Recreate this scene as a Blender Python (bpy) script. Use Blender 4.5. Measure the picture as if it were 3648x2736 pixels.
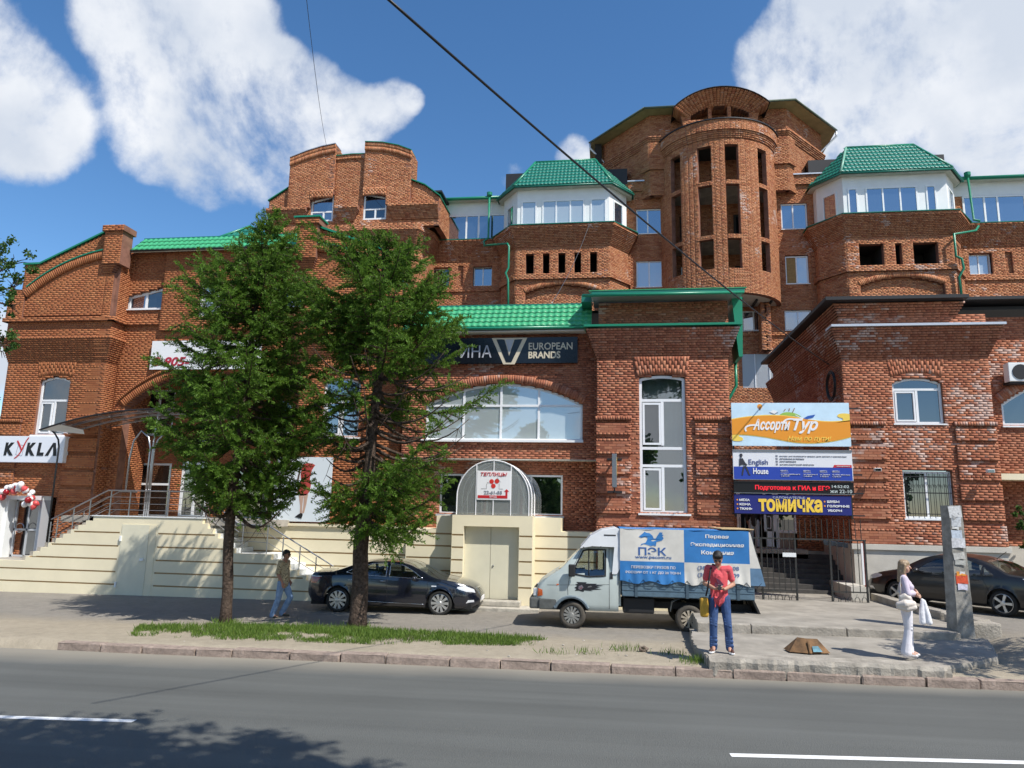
import bpy, bmesh, math, random
import numpy as np
from mathutils import Vector, Matrix
from mathutils.geometry import tessellate_polygon

random.seed(7)
RNG = np.random.default_rng(11)
SC = bpy.context.scene
for o in list(bpy.data.objects):
    bpy.data.objects.remove(o)
COL = SC.collection
R = math.radians
PI = math.pi

# ------------------------------------------------------------------ camera
F_, PITCH, ROLL, YAW, ZC = 2556.4, 0.174306, 0.0206, 0.14109, 2.95
_cp, _sp, _cy, _sy, _cr, _sr = (math.cos(PITCH), math.sin(PITCH), math.cos(YAW), math.sin(YAW), math.cos(ROLL), math.sin(ROLL))
_fwd = Vector((-_sy * _cp, _cy * _cp, _sp))
_rt = Vector((_cy, _sy, 0))
_up = _rt.cross(_fwd)
CR = _rt * _cr + _up * _sr
CU = _up * _cr - _rt * _sr
cam_d = bpy.data.cameras.new('camera')
cam = bpy.data.objects.new('camera', cam_d)
COL.objects.link(cam)
m = Matrix((CR, CU, -_fwd)).transposed().to_4x4()
m.translation = Vector((0, 0, ZC))
cam.matrix_world = m
cam_d.sensor_width = 36.0
cam_d.lens = F_ * 36.0 / 3648.0
cam_d.clip_start = 0.1
cam_d.clip_end = 3000
SC.camera = cam
KD = 3648 / 2212.0


def ray(x, y):
    d = CR * (x * KD - 1824) - CU * (y * KD - 1368) + _fwd * F_
    return d.normalized()


def at(x, y, Y):            # survey helper: where the sight line meets the upright plane at depth Y
    d = ray(x, y)
    t = Y / d.y
    return (t * d.x, ZC + t * d.z)


def gp(x, y, z):            # survey helper: where the sight line meets level z
    d = ray(x, y)
    t = (z - ZC) / d.z
    return (t * d.x, t * d.y)


# ------------------------------------------------------------------ sun and sky
SUN = Vector((0.62, -0.45, 1.0)).normalized()
sd = bpy.data.lights.new('sun', 'SUN')
sd.energy = 5.0
sd.angle = R(0.53)
sd.color = (1.0, 0.955, 0.88)
so = bpy.data.objects.new('sun', sd)
COL.objects.link(so)
so.rotation_euler = SUN.to_track_quat('Z', 'Y').to_euler()
so.location = (20, -10, 40)

world = bpy.data.worlds.new('World')
SC.world = world
world.use_nodes = True
nt = world.node_tree
nt.nodes.clear()


def N(tree, typ, **kw):
    n = tree.nodes.new(typ)
    for k, v in kw.items():
        if k.startswith('i_'):
            key = k[2:]
            key = int(key) if key.isdigit() else key
            n.inputs[key].default_value = v
        else:
            setattr(n, k, v)
    return n


def math_node(tree, op, a, b=None, c=None, clamp=False):
    n = tree.nodes.new('ShaderNodeMath')
    n.operation = op
    n.use_clamp = clamp
    for i, v in enumerate((a, b, c)):
        if v is None:
            continue
        if isinstance(v, (int, float)):
            n.inputs[i].default_value = v
        else:
            tree.links.new(v, n.inputs[i])
    return n.outputs[0]


sky = N(nt, 'ShaderNodeTexSky', sky_type='NISHITA', sun_disc=False, sun_elevation=math.asin(SUN.z),
        sun_rotation=math.atan2(SUN.x, SUN.y), altitude=300.0, air_density=1.0, dust_density=0.25, ozone_density=3.0)
hs = N(nt, 'ShaderNodeHueSaturation', i_Saturation=1.2, i_Value=1.0)
nt.links.new(sky.outputs[0], hs.inputs['Color'])
bg_sky = N(nt, 'ShaderNodeBackground', i_Strength=0.145)
nt.links.new(hs.outputs[0], bg_sky.inputs[0])
tc = N(nt, 'ShaderNodeTexCoord')
DIR = tc.outputs['Generated']
# cumulus: blobs of cloud at the directions where the photograph has them, more all round the sky
n1 = N(nt, 'ShaderNodeTexNoise', i_Scale=3.6, i_Detail=10.0, i_Roughness=0.60, i_Distortion=0.35)
nt.links.new(DIR, n1.inputs['Vector'])
n2 = N(nt, 'ShaderNodeTexNoise', i_Scale=11.0, i_Detail=8.0, i_Roughness=0.62)
nt.links.new(DIR, n2.inputs['Vector'])
BL = [(-40, 210, 6.5, 1.0), (60, 240, 4.6, 1.0), (20, 130, 2.6, .7), (110, 250, 2.6, .8), (-60, 80, 5, .8),
      (300, 40, 5.2, 1.0), (400, 60, 5.5, 1.0), (220, 60, 2.6, .7), (350, 150, 4.8, 1.0), (450, 150, 4.8, 1.0), (340, 250, 3.8, .95), (400, 320, 4.4, .95), (480, 260, 4.5, 1.0), (470, 390, 3.4, .85), (560, 330, 4.2, .95), (500, 60, 4, .9),
      (640, 200, 4.2, .95), (650, 290, 4.2, .95), (720, 240, 3.8, .95), (780, 260, 3.2, .9), (620, 130, 1.8, .75), (850, 225, 2.4, .8), (890, 215, 1.3, .6), (560, 420, 2.8, .7), (300, 340, 2.2, .6), (560, 180, 2.5, .8),
      (1660, 130, 3.4, .95), (1740, 70, 4.6, 1.0), (1850, 70, 5.5, 1.0), (1790, 170, 5.2, 1.0), (1930, 180, 5.5, 1.0), (1700, 210, 3.6, .95), (2040, 110, 5, 1.0), (2060, 230, 4.6, .95), (2150, 300, 3.6, .85), (1870, 260, 4.6, .9), (1780, 290, 4, .85),
      (2200, 330, 3.4, .7), (2190, 60, 4.5, .9), (2140, 180, 2.5, .7), (1660, 230, 2.8, .8), (2280, 200, 3, .6),
      (1240, 335, 1.9, .55), (1110, 385, 1.6, .5), (1015, 45, 1.2, .2), (-30, 800, 3.0, .8), (-60, 740, 4.0, .8)]
acc = None
for x, y, rad, w in BL:
    d = ray(x, y)
    dn = N(nt, 'ShaderNodeVectorMath', operation='DOT_PRODUCT')
    nt.links.new(DIR, dn.inputs[0])
    dn.inputs[1].default_value = d
    c = math.cos(R(rad * 1.12))
    f = N(nt, 'ShaderNodeMapRange', interpolation_type='SMOOTHERSTEP')
    f.inputs['From Min'].default_value = c
    f.inputs['From Max'].default_value = math.cos(R(rad * 0.15))
    f.inputs['To Max'].default_value = w
    nt.links.new(dn.outputs['Value'], f.inputs['Value'])
    # union of blobs: 1-(1-a)(1-b)
    inv = math_node(nt, 'SUBTRACT', 1.0, f.outputs[0])
    acc = inv if acc is None else math_node(nt, 'MULTIPLY', acc, inv)
blob = math_node(nt, 'SUBTRACT', 1.0, acc)
# general cloud field away from the view
dn = N(nt, 'ShaderNodeVectorMath', operation='DOT_PRODUCT')
nt.links.new(DIR, dn.inputs[0])
dn.inputs[1].default_value = ray(1106, 500)
away = N(nt, 'ShaderNodeMapRange')
away.inputs['From Min'].default_value = math.cos(R(50))
away.inputs['From Max'].default_value = math.cos(R(66))
nt.links.new(dn.outputs['Value'], away.inputs['Value'])
n3 = N(nt, 'ShaderNodeTexNoise', i_Scale=1.9, i_Detail=3.0, i_Roughness=0.5)
nt.links.new(DIR, n3.inputs['Vector'])
gen = N(nt, 'ShaderNodeMapRange')
gen.inputs['From Min'].default_value = 0.46
gen.inputs['From Max'].default_value = 0.66
nt.links.new(n3.outputs[0], gen.inputs['Value'])
gen2 = math_node(nt, 'MULTIPLY', gen.outputs[0], away.outputs[0])
base = math_node(nt, 'MAXIMUM', blob, gen2)
nsum = math_node(nt, 'ADD', math_node(nt, 'MULTIPLY', n1.outputs[0], 1.0), math_node(nt, 'MULTIPLY', n2.outputs[0], 0.35))
nz = math_node(nt, 'SUBTRACT', nsum, 0.675)
dens_raw = math_node(nt, 'ADD', base, math_node(nt, 'MULTIPLY', nz, 3.0))
dens = N(nt, 'ShaderNodeMapRange', interpolation_type='SMOOTHSTEP')
dens.inputs['From Min'].default_value = 0.42
dens.inputs['From Max'].default_value = 1.05
nt.links.new(dens_raw, dens.inputs['Value'])
# no cloud where there is no blob at all
gate = N(nt, 'ShaderNodeMapRange')
gate.inputs['From Min'].default_value = 0.01
gate.inputs['From Max'].default_value = 0.28
nt.links.new(base, gate.inputs['Value'])
density = math_node(nt, 'MULTIPLY', dens.outputs[0], gate.outputs[0])
# cloud shade: thicker inside -> greyer in billows
shade = N(nt, 'ShaderNodeTexNoise', i_Scale=4.5, i_Detail=6.0, i_Roughness=0.55)
mp = N(nt, 'ShaderNodeMapping')
mp.inputs['Location'].default_value = (0.03, 0.0, 0.05)
nt.links.new(DIR, mp.inputs[0])
nt.links.new(mp.outputs[0], shade.inputs['Vector'])
sh = N(nt, 'ShaderNodeMapRange')
sh.inputs['From Min'].default_value = 0.38
sh.inputs['From Max'].default_value = 0.66
nt.links.new(shade.outputs[0], sh.inputs['Value'])
cmix = N(nt, 'ShaderNodeMix', data_type='RGBA')
cmix.inputs[6].default_value = (0.62, 0.68, 0.78, 1)
cmix.inputs[7].default_value = (0.97, 0.98, 1.0, 1)
nt.links.new(sh.outputs[0], cmix.inputs[0])
bg_cl = N(nt, 'ShaderNodeBackground', i_Strength=0.93)
nt.links.new(cmix.outputs[2], bg_cl.inputs[0])
mixs = N(nt, 'ShaderNodeMixShader')
nt.links.new(density, mixs.inputs[0])
nt.links.new(bg_sky.outputs[0], mixs.inputs[1])
nt.links.new(bg_cl.outputs[0], mixs.inputs[2])
wo = N(nt, 'ShaderNodeOutputWorld')
nt.links.new(mixs.outputs[0], wo.inputs[0])

SC.view_settings.view_transform = 'Standard'
SC.view_settings.look = 'None'
SC.view_settings.exposure = 0.2
SC.view_settings.gamma = 1.0
SC.cycles.max_bounces = 8
SC.cycles.transparent_max_bounces = 24

# ------------------------------------------------------------------ object helpers


def tag(o, label=None, cat=None, group=None, kind=None):
    if label: o['label'] = label
    if cat: o['category'] = cat
    if group: o['group'] = group
    if kind: o['kind'] = kind
    return o


def thing(name, label, cat, loc=(0, 0, 0), rotz=0.0, group=None):
    o = bpy.data.objects.new(name, None)
    o.empty_display_size = 0.3
    COL.objects.link(o)
    o.location = loc
    o.rotation_euler = (0, 0, rotz)
    return tag(o, label, cat, group)


def link(name, me, parent=None, loc=None):
    o = bpy.data.objects.new(name, me)
    COL.objects.link(o)
    if parent: o.parent = parent
    if loc is not None: o.location = loc
    return o


def rot2(v, a):
    c, s = math.cos(a), math.sin(a)
    return (v[0] * c - v[1] * s, v[0] * s + v[1] * c)


class MB:
    def __init__(self):
        self.v, self.f, self.m = [], [], []

    def add(self, vs, fs, mi=0):
        b = len(self.v)
        self.v.extend([tuple(p) for p in vs])
        for f in fs:
            self.f.append(tuple(b + i for i in f))
            self.m.append(mi)
        return self

    def box(self, x0, x1, y0, y1, z0, z1, mi=0):
        vs = [(x0, y0, z0), (x1, y0, z0), (x1, y1, z0), (x0, y1, z0), (x0, y0, z1), (x1, y0, z1), (x1, y1, z1), (x0, y1, z1)]
        return self.add(vs, [(0, 3, 2, 1), (4, 5, 6, 7), (0, 1, 5, 4), (1, 2, 6, 5), (2, 3, 7, 6), (3, 0, 4, 7)], mi)

    def bbox(self, x0, x1, y0, y1, z0, z1, b=0.01, mi=0):
        """box with chamfered vertical and horizontal edges"""
        bm = bmesh.new()
        r = bmesh.ops.create_cube(bm, size=1.0)
        for v in bm.verts:
            v.co = ((x0 + x1) / 2 + v.co.x * (x1 - x0), (y0 + y1) / 2 + v.co.y * (y1 - y0), (z0 + z1) / 2 + v.co.z * (z1 - z0))
        bmesh.ops.bevel(bm, geom=bm.edges[:], offset=b, segments=2, affect='EDGES', profile=0.6)
        bm.verts.index_update()
        self.add([v.co for v in bm.verts], [[v.index for v in f.verts] for f in bm.faces], mi)
        bm.free()
        return self

    def prism(self, pts, y0, y1, mi=0):
        """polygon in (x,z), extruded y0 (front) .. y1 (back)"""
        n = len(pts)
        ar = sum(pts[i][0] * pts[(i + 1) % n][1] - pts[(i + 1) % n][0] * pts[i][1] for i in range(n))
        if ar < 0: pts = pts[::-1]
        tri = tessellate_polygon([[Vector((p[0], p[1], 0)) for p in pts]])
        vs = [(p[0], y0, p[1]) for p in pts] + [(p[0], y1, p[1]) for p in pts]
        fs = []
        for t in tri:
            a, b, c = (pts[i] for i in t)
            s = (b[0] - a[0]) * (c[1] - a[1]) - (b[1] - a[1]) * (c[0] - a[0])
            t = t if s > 0 else t[::-1]
            fs.append(tuple(t))
            fs.append(tuple(i + n for i in t[::-1]))
        for i in range(n):
            j = (i + 1) % n
            fs.append((i + n, j + n, j, i))
        return self.add(vs, fs, mi)

    def prism_z(self, pts, z0, z1, mi=0):
        """polygon in (x,y), extruded z0..z1"""
        b = MB().prism(pts, 0, 1)
        self.add([(v[0], v[2], z1 if v[1] == 0 else z0) for v in b.v], [f[::1] for f in b.f], mi)
        return self

    def tube(self, pts, rad, seg=8, mi=0, cap=True):
        pts = [Vector(p) for p in pts]
        n = len(pts)
        rr = rad if isinstance(rad, (list, tuple)) else [rad] * n
        t0 = (pts[1] - pts[0]).normalized()
        u = t0.orthogonal().normalized()
        vs, fs = [], []
        for i, p in enumerate(pts):
            if i == 0: t = pts[1] - pts[0]
            elif i == n - 1: t = pts[-1] - pts[-2]
            else: t = (pts[i + 1] - pts[i]).normalized() + (pts[i] - pts[i - 1]).normalized()
            t.normalize()
            u = (u - t * u.dot(t))
            if u.length < 1e-6: u = t.orthogonal()
            u.normalize()
            w = t.cross(u)
            for k in range(seg):
                a = 2 * PI * k / seg
                vs.append(p + (u * math.cos(a) + w * math.sin(a)) * rr[i])
        for i in range(n - 1):
            for k in range(seg):
                k2 = (k + 1) % seg
                fs.append((i * seg + k, i * seg + k2, (i + 1) * seg + k2, (i + 1) * seg + k))
        if cap:
            fs.append(tuple(range(seg))[::-1])
            fs.append(tuple((n - 1) * seg + k for k in range(seg)))
        return self.add(vs, fs, mi)

    def lathe(self, prof, seg=24, axis='z', c=(0, 0, 0), mi=0, cap=True):
        """prof: list of (r, h) along the axis"""
        vs, fs = [], []
        for r, h in prof:
            for k in range(seg):
                a = 2 * PI * k / seg
                p = (r * math.cos(a), r * math.sin(a), h)
                if axis == 'y': p = (p[0], -p[2], p[1])     # axis points to -y
                elif axis == 'x': p = (p[2], p[0], p[1])
                vs.append((c[0] + p[0], c[1] + p[1], c[2] + p[2]))
        for i in range(len(prof) - 1):
            for k in range(seg):
                k2 = (k + 1) % seg
                fs.append((i * seg + k, i * seg + k2, (i + 1) * seg + k2, (i + 1) * seg + k))
        if cap and prof[0][0] > 1e-5: fs.append(tuple(range(seg))[::-1])
        if cap and prof[-1][0] > 1e-5: fs.append(tuple((len(prof) - 1) * seg + k for k in range(seg)))
        return self.add(vs, fs, mi)

    def ball(self, c, r, seg=12, rings=8, mi=0, sc=(1, 1, 1)):
        vs, fs = [(c[0], c[1], c[2] + r * sc[2])], []
        for i in range(1, rings):
            th = PI * i / rings
            for k in range(seg):
                a = 2 * PI * k / seg
                vs.append((c[0] + r * sc[0] * math.sin(th) * math.cos(a), c[1] + r * sc[1] * math.sin(th) * math.sin(a), c[2] + r * sc[2] * math.cos(th)))
        vs.append((c[0], c[1], c[2] - r * sc[2]))
        for k in range(seg):
            fs.append((0, 1 + k, 1 + (k + 1) % seg))
            fs.append((len(vs) - 1, 1 + (rings - 2) * seg + (k + 1) % seg, 1 + (rings - 2) * seg + k))
        for i in range(rings - 2):
            for k in range(seg):
                k2 = (k + 1) % seg
                fs.append((1 + i * seg + k, 1 + (i + 1) * seg + k, 1 + (i + 1) * seg + k2, 1 + i * seg + k2))
        return self.add(vs, fs, mi)

    def mesh(self, name, mats, smooth=False):
        me = bpy.data.meshes.new(name)
        me.from_pydata(self.v, [], self.f)
        for mt in (mats if isinstance(mats, (list, tuple)) else [mats]): me.materials.append(mt)
        if any(self.m): me.polygons.foreach_set('material_index', self.m)
        if smooth: me.polygons.foreach_set('use_smooth', [True] * len(me.polygons))
        me.update()
        return me

    def build(self, name, mats, parent=None, smooth=False, loc=None, rotz=None):
        o = link(name, self.mesh(name, mats, smooth), parent, loc)
        if rotz is not None: o.rotation_euler = (0, 0, rotz)
        return o


def copy_tree(o, parent=None):
    c = o.copy()
    COL.objects.link(c)
    if parent: c.parent = parent
    for ch in list(o.children): copy_tree(ch, c)
    return c


def smooth_by_angle(me, deg=35):
    me.polygons.foreach_set('use_smooth', [True] * len(me.polygons))
    try: me.set_sharp_from_angle(angle=R(deg))
    except Exception: pass


# ------------------------------------------------------------------ materials
MATS = {}


def mat(name, color, rough=0.6, metal=0.0, spec=0.5, noise=None, bump=None, coat=0.0, emis=None, sheen=0):
    """principled material; noise=(scale, amount) mottles the colour, bump=(scale, height) roughens the surface"""
    mt = bpy.data.materials.new(name)
    mt.use_nodes = True
    t = mt.node_tree
    b = t.nodes['Principled BSDF']
    b.inputs['Base Color'].default_value = (*color, 1)
    b.inputs['Roughness'].default_value = rough
    b.inputs['Metallic'].default_value = metal
    b.inputs['Specular IOR Level'].default_value = spec
    b.inputs['Coat Weight'].default_value = coat
    b.inputs['Coat Roughness'].default_value = 0.03
    if emis:
        b.inputs['Emission Color'].default_value = (*emis[0], 1)
        b.inputs['Emission Strength'].default_value = emis[1]
    if noise or bump:
        g = t.nodes.new('ShaderNodeTexCoord')
        vec = g.outputs['Object']
    if noise:
        nn = N(t, 'ShaderNodeTexNoise', i_Scale=noise[0], i_Detail=6.0, i_Roughness=0.62)
        t.links.new(vec, nn.inputs['Vector'])
        mr = N(t, 'ShaderNodeMapRange')
        mr.inputs['From Min'].default_value = 0.32
        mr.inputs['From Max'].default_value = 0.68
        mr.inputs['To Min'].default_value = 1 - noise[1]
        mr.inputs['To Max'].default_value = 1 + noise[1]
        t.links.new(nn.outputs[0], mr.inputs['Value'])
        mx = N(t, 'ShaderNodeMix', data_type='RGBA', blend_type='MULTIPLY')
        mx.inputs[0].default_value = 1
        mx.inputs[6].default_value = (*color, 1)
        t.links.new(mr.outputs[0], mx.inputs[7])
        t.links.new(mx.outputs[2], b.inputs['Base Color'])
    if bump:
        nb = N(t, 'ShaderNodeTexNoise', i_Scale=bump[0], i_Detail=5.0, i_Roughness=0.6)
        t.links.new(vec, nb.inputs['Vector'])
        bp = N(t, 'ShaderNodeBump', i_Strength=1.0, i_Distance=bump[1])
        t.links.new(nb.outputs[0], bp.inputs['Height'])
        t.links.new(bp.outputs[0], b.inputs['Normal'])
    MATS[name] = mt
    return mt


def brick_mat(name, cols, white=0.63, whitemix=0.6):
    mt = bpy.data.materials.new(name)
    mt.use_nodes = True
    t = mt.node_tree
    b = t.nodes['Principled BSDF']
    b.inputs['Roughness'].default_value = 0.9
    b.inputs['Specular IOR Level'].default_value = 0.15
    ge = t.nodes.new('ShaderNodeNewGeometry')
    oi = t.nodes.new('ShaderNodeObjectInfo')
    rnd = math_node(t, 'FRACT', math_node(t, 'ADD', ge.outputs['Random Per Island'], oi.outputs['Random']))
    cr = t.nodes.new('ShaderNodeValToRGB')
    cr.color_ramp.interpolation = 'LINEAR'
    el = cr.color_ramp.elements
    while len(el) > 1: el.remove(el[-1])
    el[0].position = 0
    el[0].color = (*cols[0], 1)
    for i, c in enumerate(cols[1:], 1):
        e = el.new(i / (len(cols) - 1))
        e.color = (*c, 1)
    t.links.new(rnd, cr.inputs[0])
    # white lime bloom in drifts, on some bricks only
    no = N(t, 'ShaderNodeTexNoise', i_Scale=0.55, i_Detail=4.0, i_Roughness=0.6)
    t.links.new(ge.outputs['Position'], no.inputs['Vector'])
    r2 = math_node(t, 'FRACT', math_node(t, 'MULTIPLY', rnd, 7.31))
    s = math_node(t, 'ADD', no.outputs[0], math_node(t, 'MULTIPLY', r2, 0.16))
    mr = N(t, 'ShaderNodeMapRange')
    mr.inputs['From Min'].default_value = white
    mr.inputs['From Max'].default_value = white + 0.06
    mr.inputs['To Max'].default_value = whitemix
    t.links.new(s, mr.inputs['Value'])
    mx = N(t, 'ShaderNodeMix', data_type='RGBA')
    t.links.new(mr.outputs[0], mx.inputs[0])
    t.links.new(cr.outputs[0], mx.inputs[6])
    mx.inputs[7].default_value = (0.55, 0.44, 0.39, 1)
    # broad weathering and fine grain
    big = N(t, 'ShaderNodeTexNoise', i_Scale=0.28, i_Detail=3.0, i_Roughness=0.55)
    t.links.new(ge.outputs['Position'], big.inputs['Vector'])
    mr2 = N(t, 'ShaderNodeMapRange')
    mr2.inputs['From Min'].default_value = 0.3
    mr2.inputs['From Max'].default_value = 0.7
    mr2.inputs['To Min'].default_value = 0.86
    mr2.inputs['To Max'].default_value = 1.12
    t.links.new(big.outputs[0], mr2.inputs['Value'])
    fine = N(t, 'ShaderNodeTexNoise', i_Scale=28.0, i_Detail=3.0)
    t.links.new(ge.outputs['Position'], fine.inputs['Vector'])
    mr3 = N(t, 'ShaderNodeMapRange')
    mr3.inputs['To Min'].default_value = 0.86
    mr3.inputs['To Max'].default_value = 1.14
    t.links.new(fine.outputs[0], mr3.inputs['Value'])
    k = math_node(t, 'MULTIPLY', mr2.outputs[0], mr3.outputs[0])
    mm = N(t, 'ShaderNodeMix', data_type='RGBA', blend_type='MULTIPLY')
    mm.inputs[0].default_value = 1
    t.links.new(mx.outputs[2], mm.inputs[6])
    t.links.new(k, mm.inputs[7])
    t.links.new(mm.outputs[2], b.inputs['Base Color'])
    MATS[name] = mt
    return mt


def glass_mat(name, tint, refl=0.10, through=0.0, ior_boost=1.0, rough=0.0):
    """window glass: a mirror-like reflection over a see-through (or dark) body"""
    mt = bpy.data.materials.new(name)
    mt.use_nodes = True
    t = mt.node_tree
    t.nodes.clear()
    out = t.nodes.new('ShaderNodeOutputMaterial')
    gl = N(t, 'ShaderNodeBsdfGlossy', i_Roughness=rough)
    gl.inputs['Color'].default_value = (0.93, 0.96, 1, 1)
    lw = N(t, 'ShaderNodeFresnel', i_IOR=1.5)
    fac = math_node(t, 'ADD', math_node(t, 'MULTIPLY', lw.outputs[0], ior_boost), refl, clamp=True)
    df = N(t, 'ShaderNodeBsdfDiffuse')
    df.inputs['Color'].default_value = (*tint, 1)
    body = df.outputs[0]
    if through > 0:
        tr = N(t, 'ShaderNodeBsdfTransparent')
        tr.inputs['Color'].default_value = (0.82, 0.88, 0.86, 1)
        m0 = t.nodes.new('ShaderNodeMixShader')
        m0.inputs[0].default_value = through
        t.links.new(df.outputs[0], m0.inputs[1])
        t.links.new(tr.outputs[0], m0.inputs[2])
        body = m0.outputs[0]
    ms = t.nodes.new('ShaderNodeMixShader')
    t.links.new(fac, ms.inputs[0])
    t.links.new(body, ms.inputs[1])
    t.links.new(gl.outputs[0], ms.inputs[2])
    t.links.new(ms.outputs[0], out.inputs[0])
    MATS[name] = mt
    return mt


brick_front = brick_mat('brick_front', [(.24, .085, .052), (.34, .125, .072), (.41, .16, .09), (.38, .14, .085), (.46, .20, .115), (.31, .11, .066), (.44, .21, .135)], white=0.72)
brick_left = brick_mat('brick_left', [(.31, .108, .048), (.37, .14, .06), (.34, .125, .056), (.39, .16, .07), (.29, .10, .047)], white=0.80, whitemix=.3)
brick_right = brick_mat('brick_right', [(.27, .095, .058), (.36, .135, .078), (.41, .165, .092), (.38, .155, .095), (.45, .20, .12), (.33, .115, .066)], white=0.665, whitemix=.7)
brick_back = brick_mat('brick_back', [(.30, .108, .055), (.39, .16, .078), (.45, .195, .092), (.43, .20, .11), (.50, .24, .125), (.36, .13, .072)], white=0.72, whitemix=.65)
mortar = mat('mortar', (.21, .095, .06), .95, noise=(3, .3), spec=.1)
mortar_light = mat('mortar_light', (.24, .12, .085), .95, noise=(3, .3), spec=.1)
white_pvc = mat('white_pvc', (.80, .81, .82), .35, noise=(2.0, .03))
grey_pvc = mat('grey_pvc', (.42, .44, .47), .4)
white_panel = mat('white_panel', (.76, .78, .78), .5, noise=(1.5, .05))
green_tile = mat('green_tile', (.055, .36, .16), .42, noise=(1.2, .12), spec=.5)
green_dark = mat('green_dark', (.014, .17, .12), .40, noise=(1.2, .12), spec=.5)
green_trim = mat('green_trim', (.012, .21, .115), .35, spec=.5)
cream = mat('cream', (.78, .70, .50), .75, noise=(.9, .05), bump=(60, .002), spec=.25)
cream_groove = mat('cream_groove', (.36, .24, .11), .85)
cream_door = mat('cream_door', (.70, .66, .50), .6, noise=(1.2, .06))
concrete = mat('concrete', (.36, .33, .285), .92, noise=(2.2, .25), bump=(30, .012), spec=.2)
plinth_m = mat('plinth_render', (.52, .49, .43), .9, noise=(1.1, .12), bump=(25, .004), spec=.2)
metal_grey = mat('metal_grey', (.32, .33, .34), .35, metal=.9)
steel = mat('steel', (.42, .42, .43), .28, metal=.95)
dark_metal = mat('dark_metal', (.025, .025, .027), .55, metal=.3)
black_m = mat('black_plain', (.008, .008, .009), .5)
interior_m = mat('interior_dark', (.03, .027, .025), .9)
soffit_m = mat('soffit_ply', (.42, .34, .16), .8, noise=(2, .15))
soffit_w = mat('soffit_pale', (.55, .53, .46), .8, noise=(2, .1))
zinc = mat('zinc', (.55, .57, .60), .4, metal=.6)
red_m = mat('red_plain', (.52, .016, .022), .5)
white_m = mat('white_plain', (.80, .80, .80), .5)
navy_m = mat('navy_plain', (.010, .016, .16), .5)
blue_m = mat('blue_plain', (.018, .055, .36), .45)
yellow_m = mat('yellow_plain', (.80, .48, .03), .5)
orange_m = mat('orange_plain', (.80, .32, .03), .5)
grey_txt = mat('grey_print', (.20, .21, .25), .6)
glass_dark = glass_mat('glass_dark', (.010, .013, .016), refl=.13, ior_boost=1.3)
glass_sky = glass_mat('glass_sky', (.03, .045, .07), refl=.30, ior_boost=1.6)
glass_milky = glass_mat('glass_milky', (.40, .45, .46), refl=.22, ior_boost=1.2)
glass_thru = glass_mat('glass_thru', (.02, .03, .03), refl=.12, through=.86, ior_boost=1.6)
glass_car = glass_mat('glass_car', (.01, .012, .012), refl=.05, through=.72, ior_boost=1.4)
poly_sheet = glass_mat('polycarbonate', (.34, .35, .34), refl=.05, through=.52, ior_boost=.8, rough=.25)
canopy_sheet = glass_mat('canopy_sheet', (.07, .065, .05), refl=.03, through=.35, ior_boost=.6, rough=.2)
# ------------------------------------------------------------------ ground


def lerp(a, b, t):
    t = max(0.0, min(1.0, t))
    t = t * t * (3 - 2 * t)
    return a + (b - a) * t


def base_z(x): return 0.03 + 0.0085 * x


def T(x, y):
    """height of the bare ground at (x, y)"""
    b = base_z(x)
    if y < 14.3: return b
    left = lerp(b + 0.145, b + 0.02, (y - 15.8) / 2.4)
    right = lerp(b + 0.15, 0.50, (y - 14.6) / 3.6)
    return lerp(left, right, (x - 7.6) / 1.0) if x > 7 else left


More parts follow.
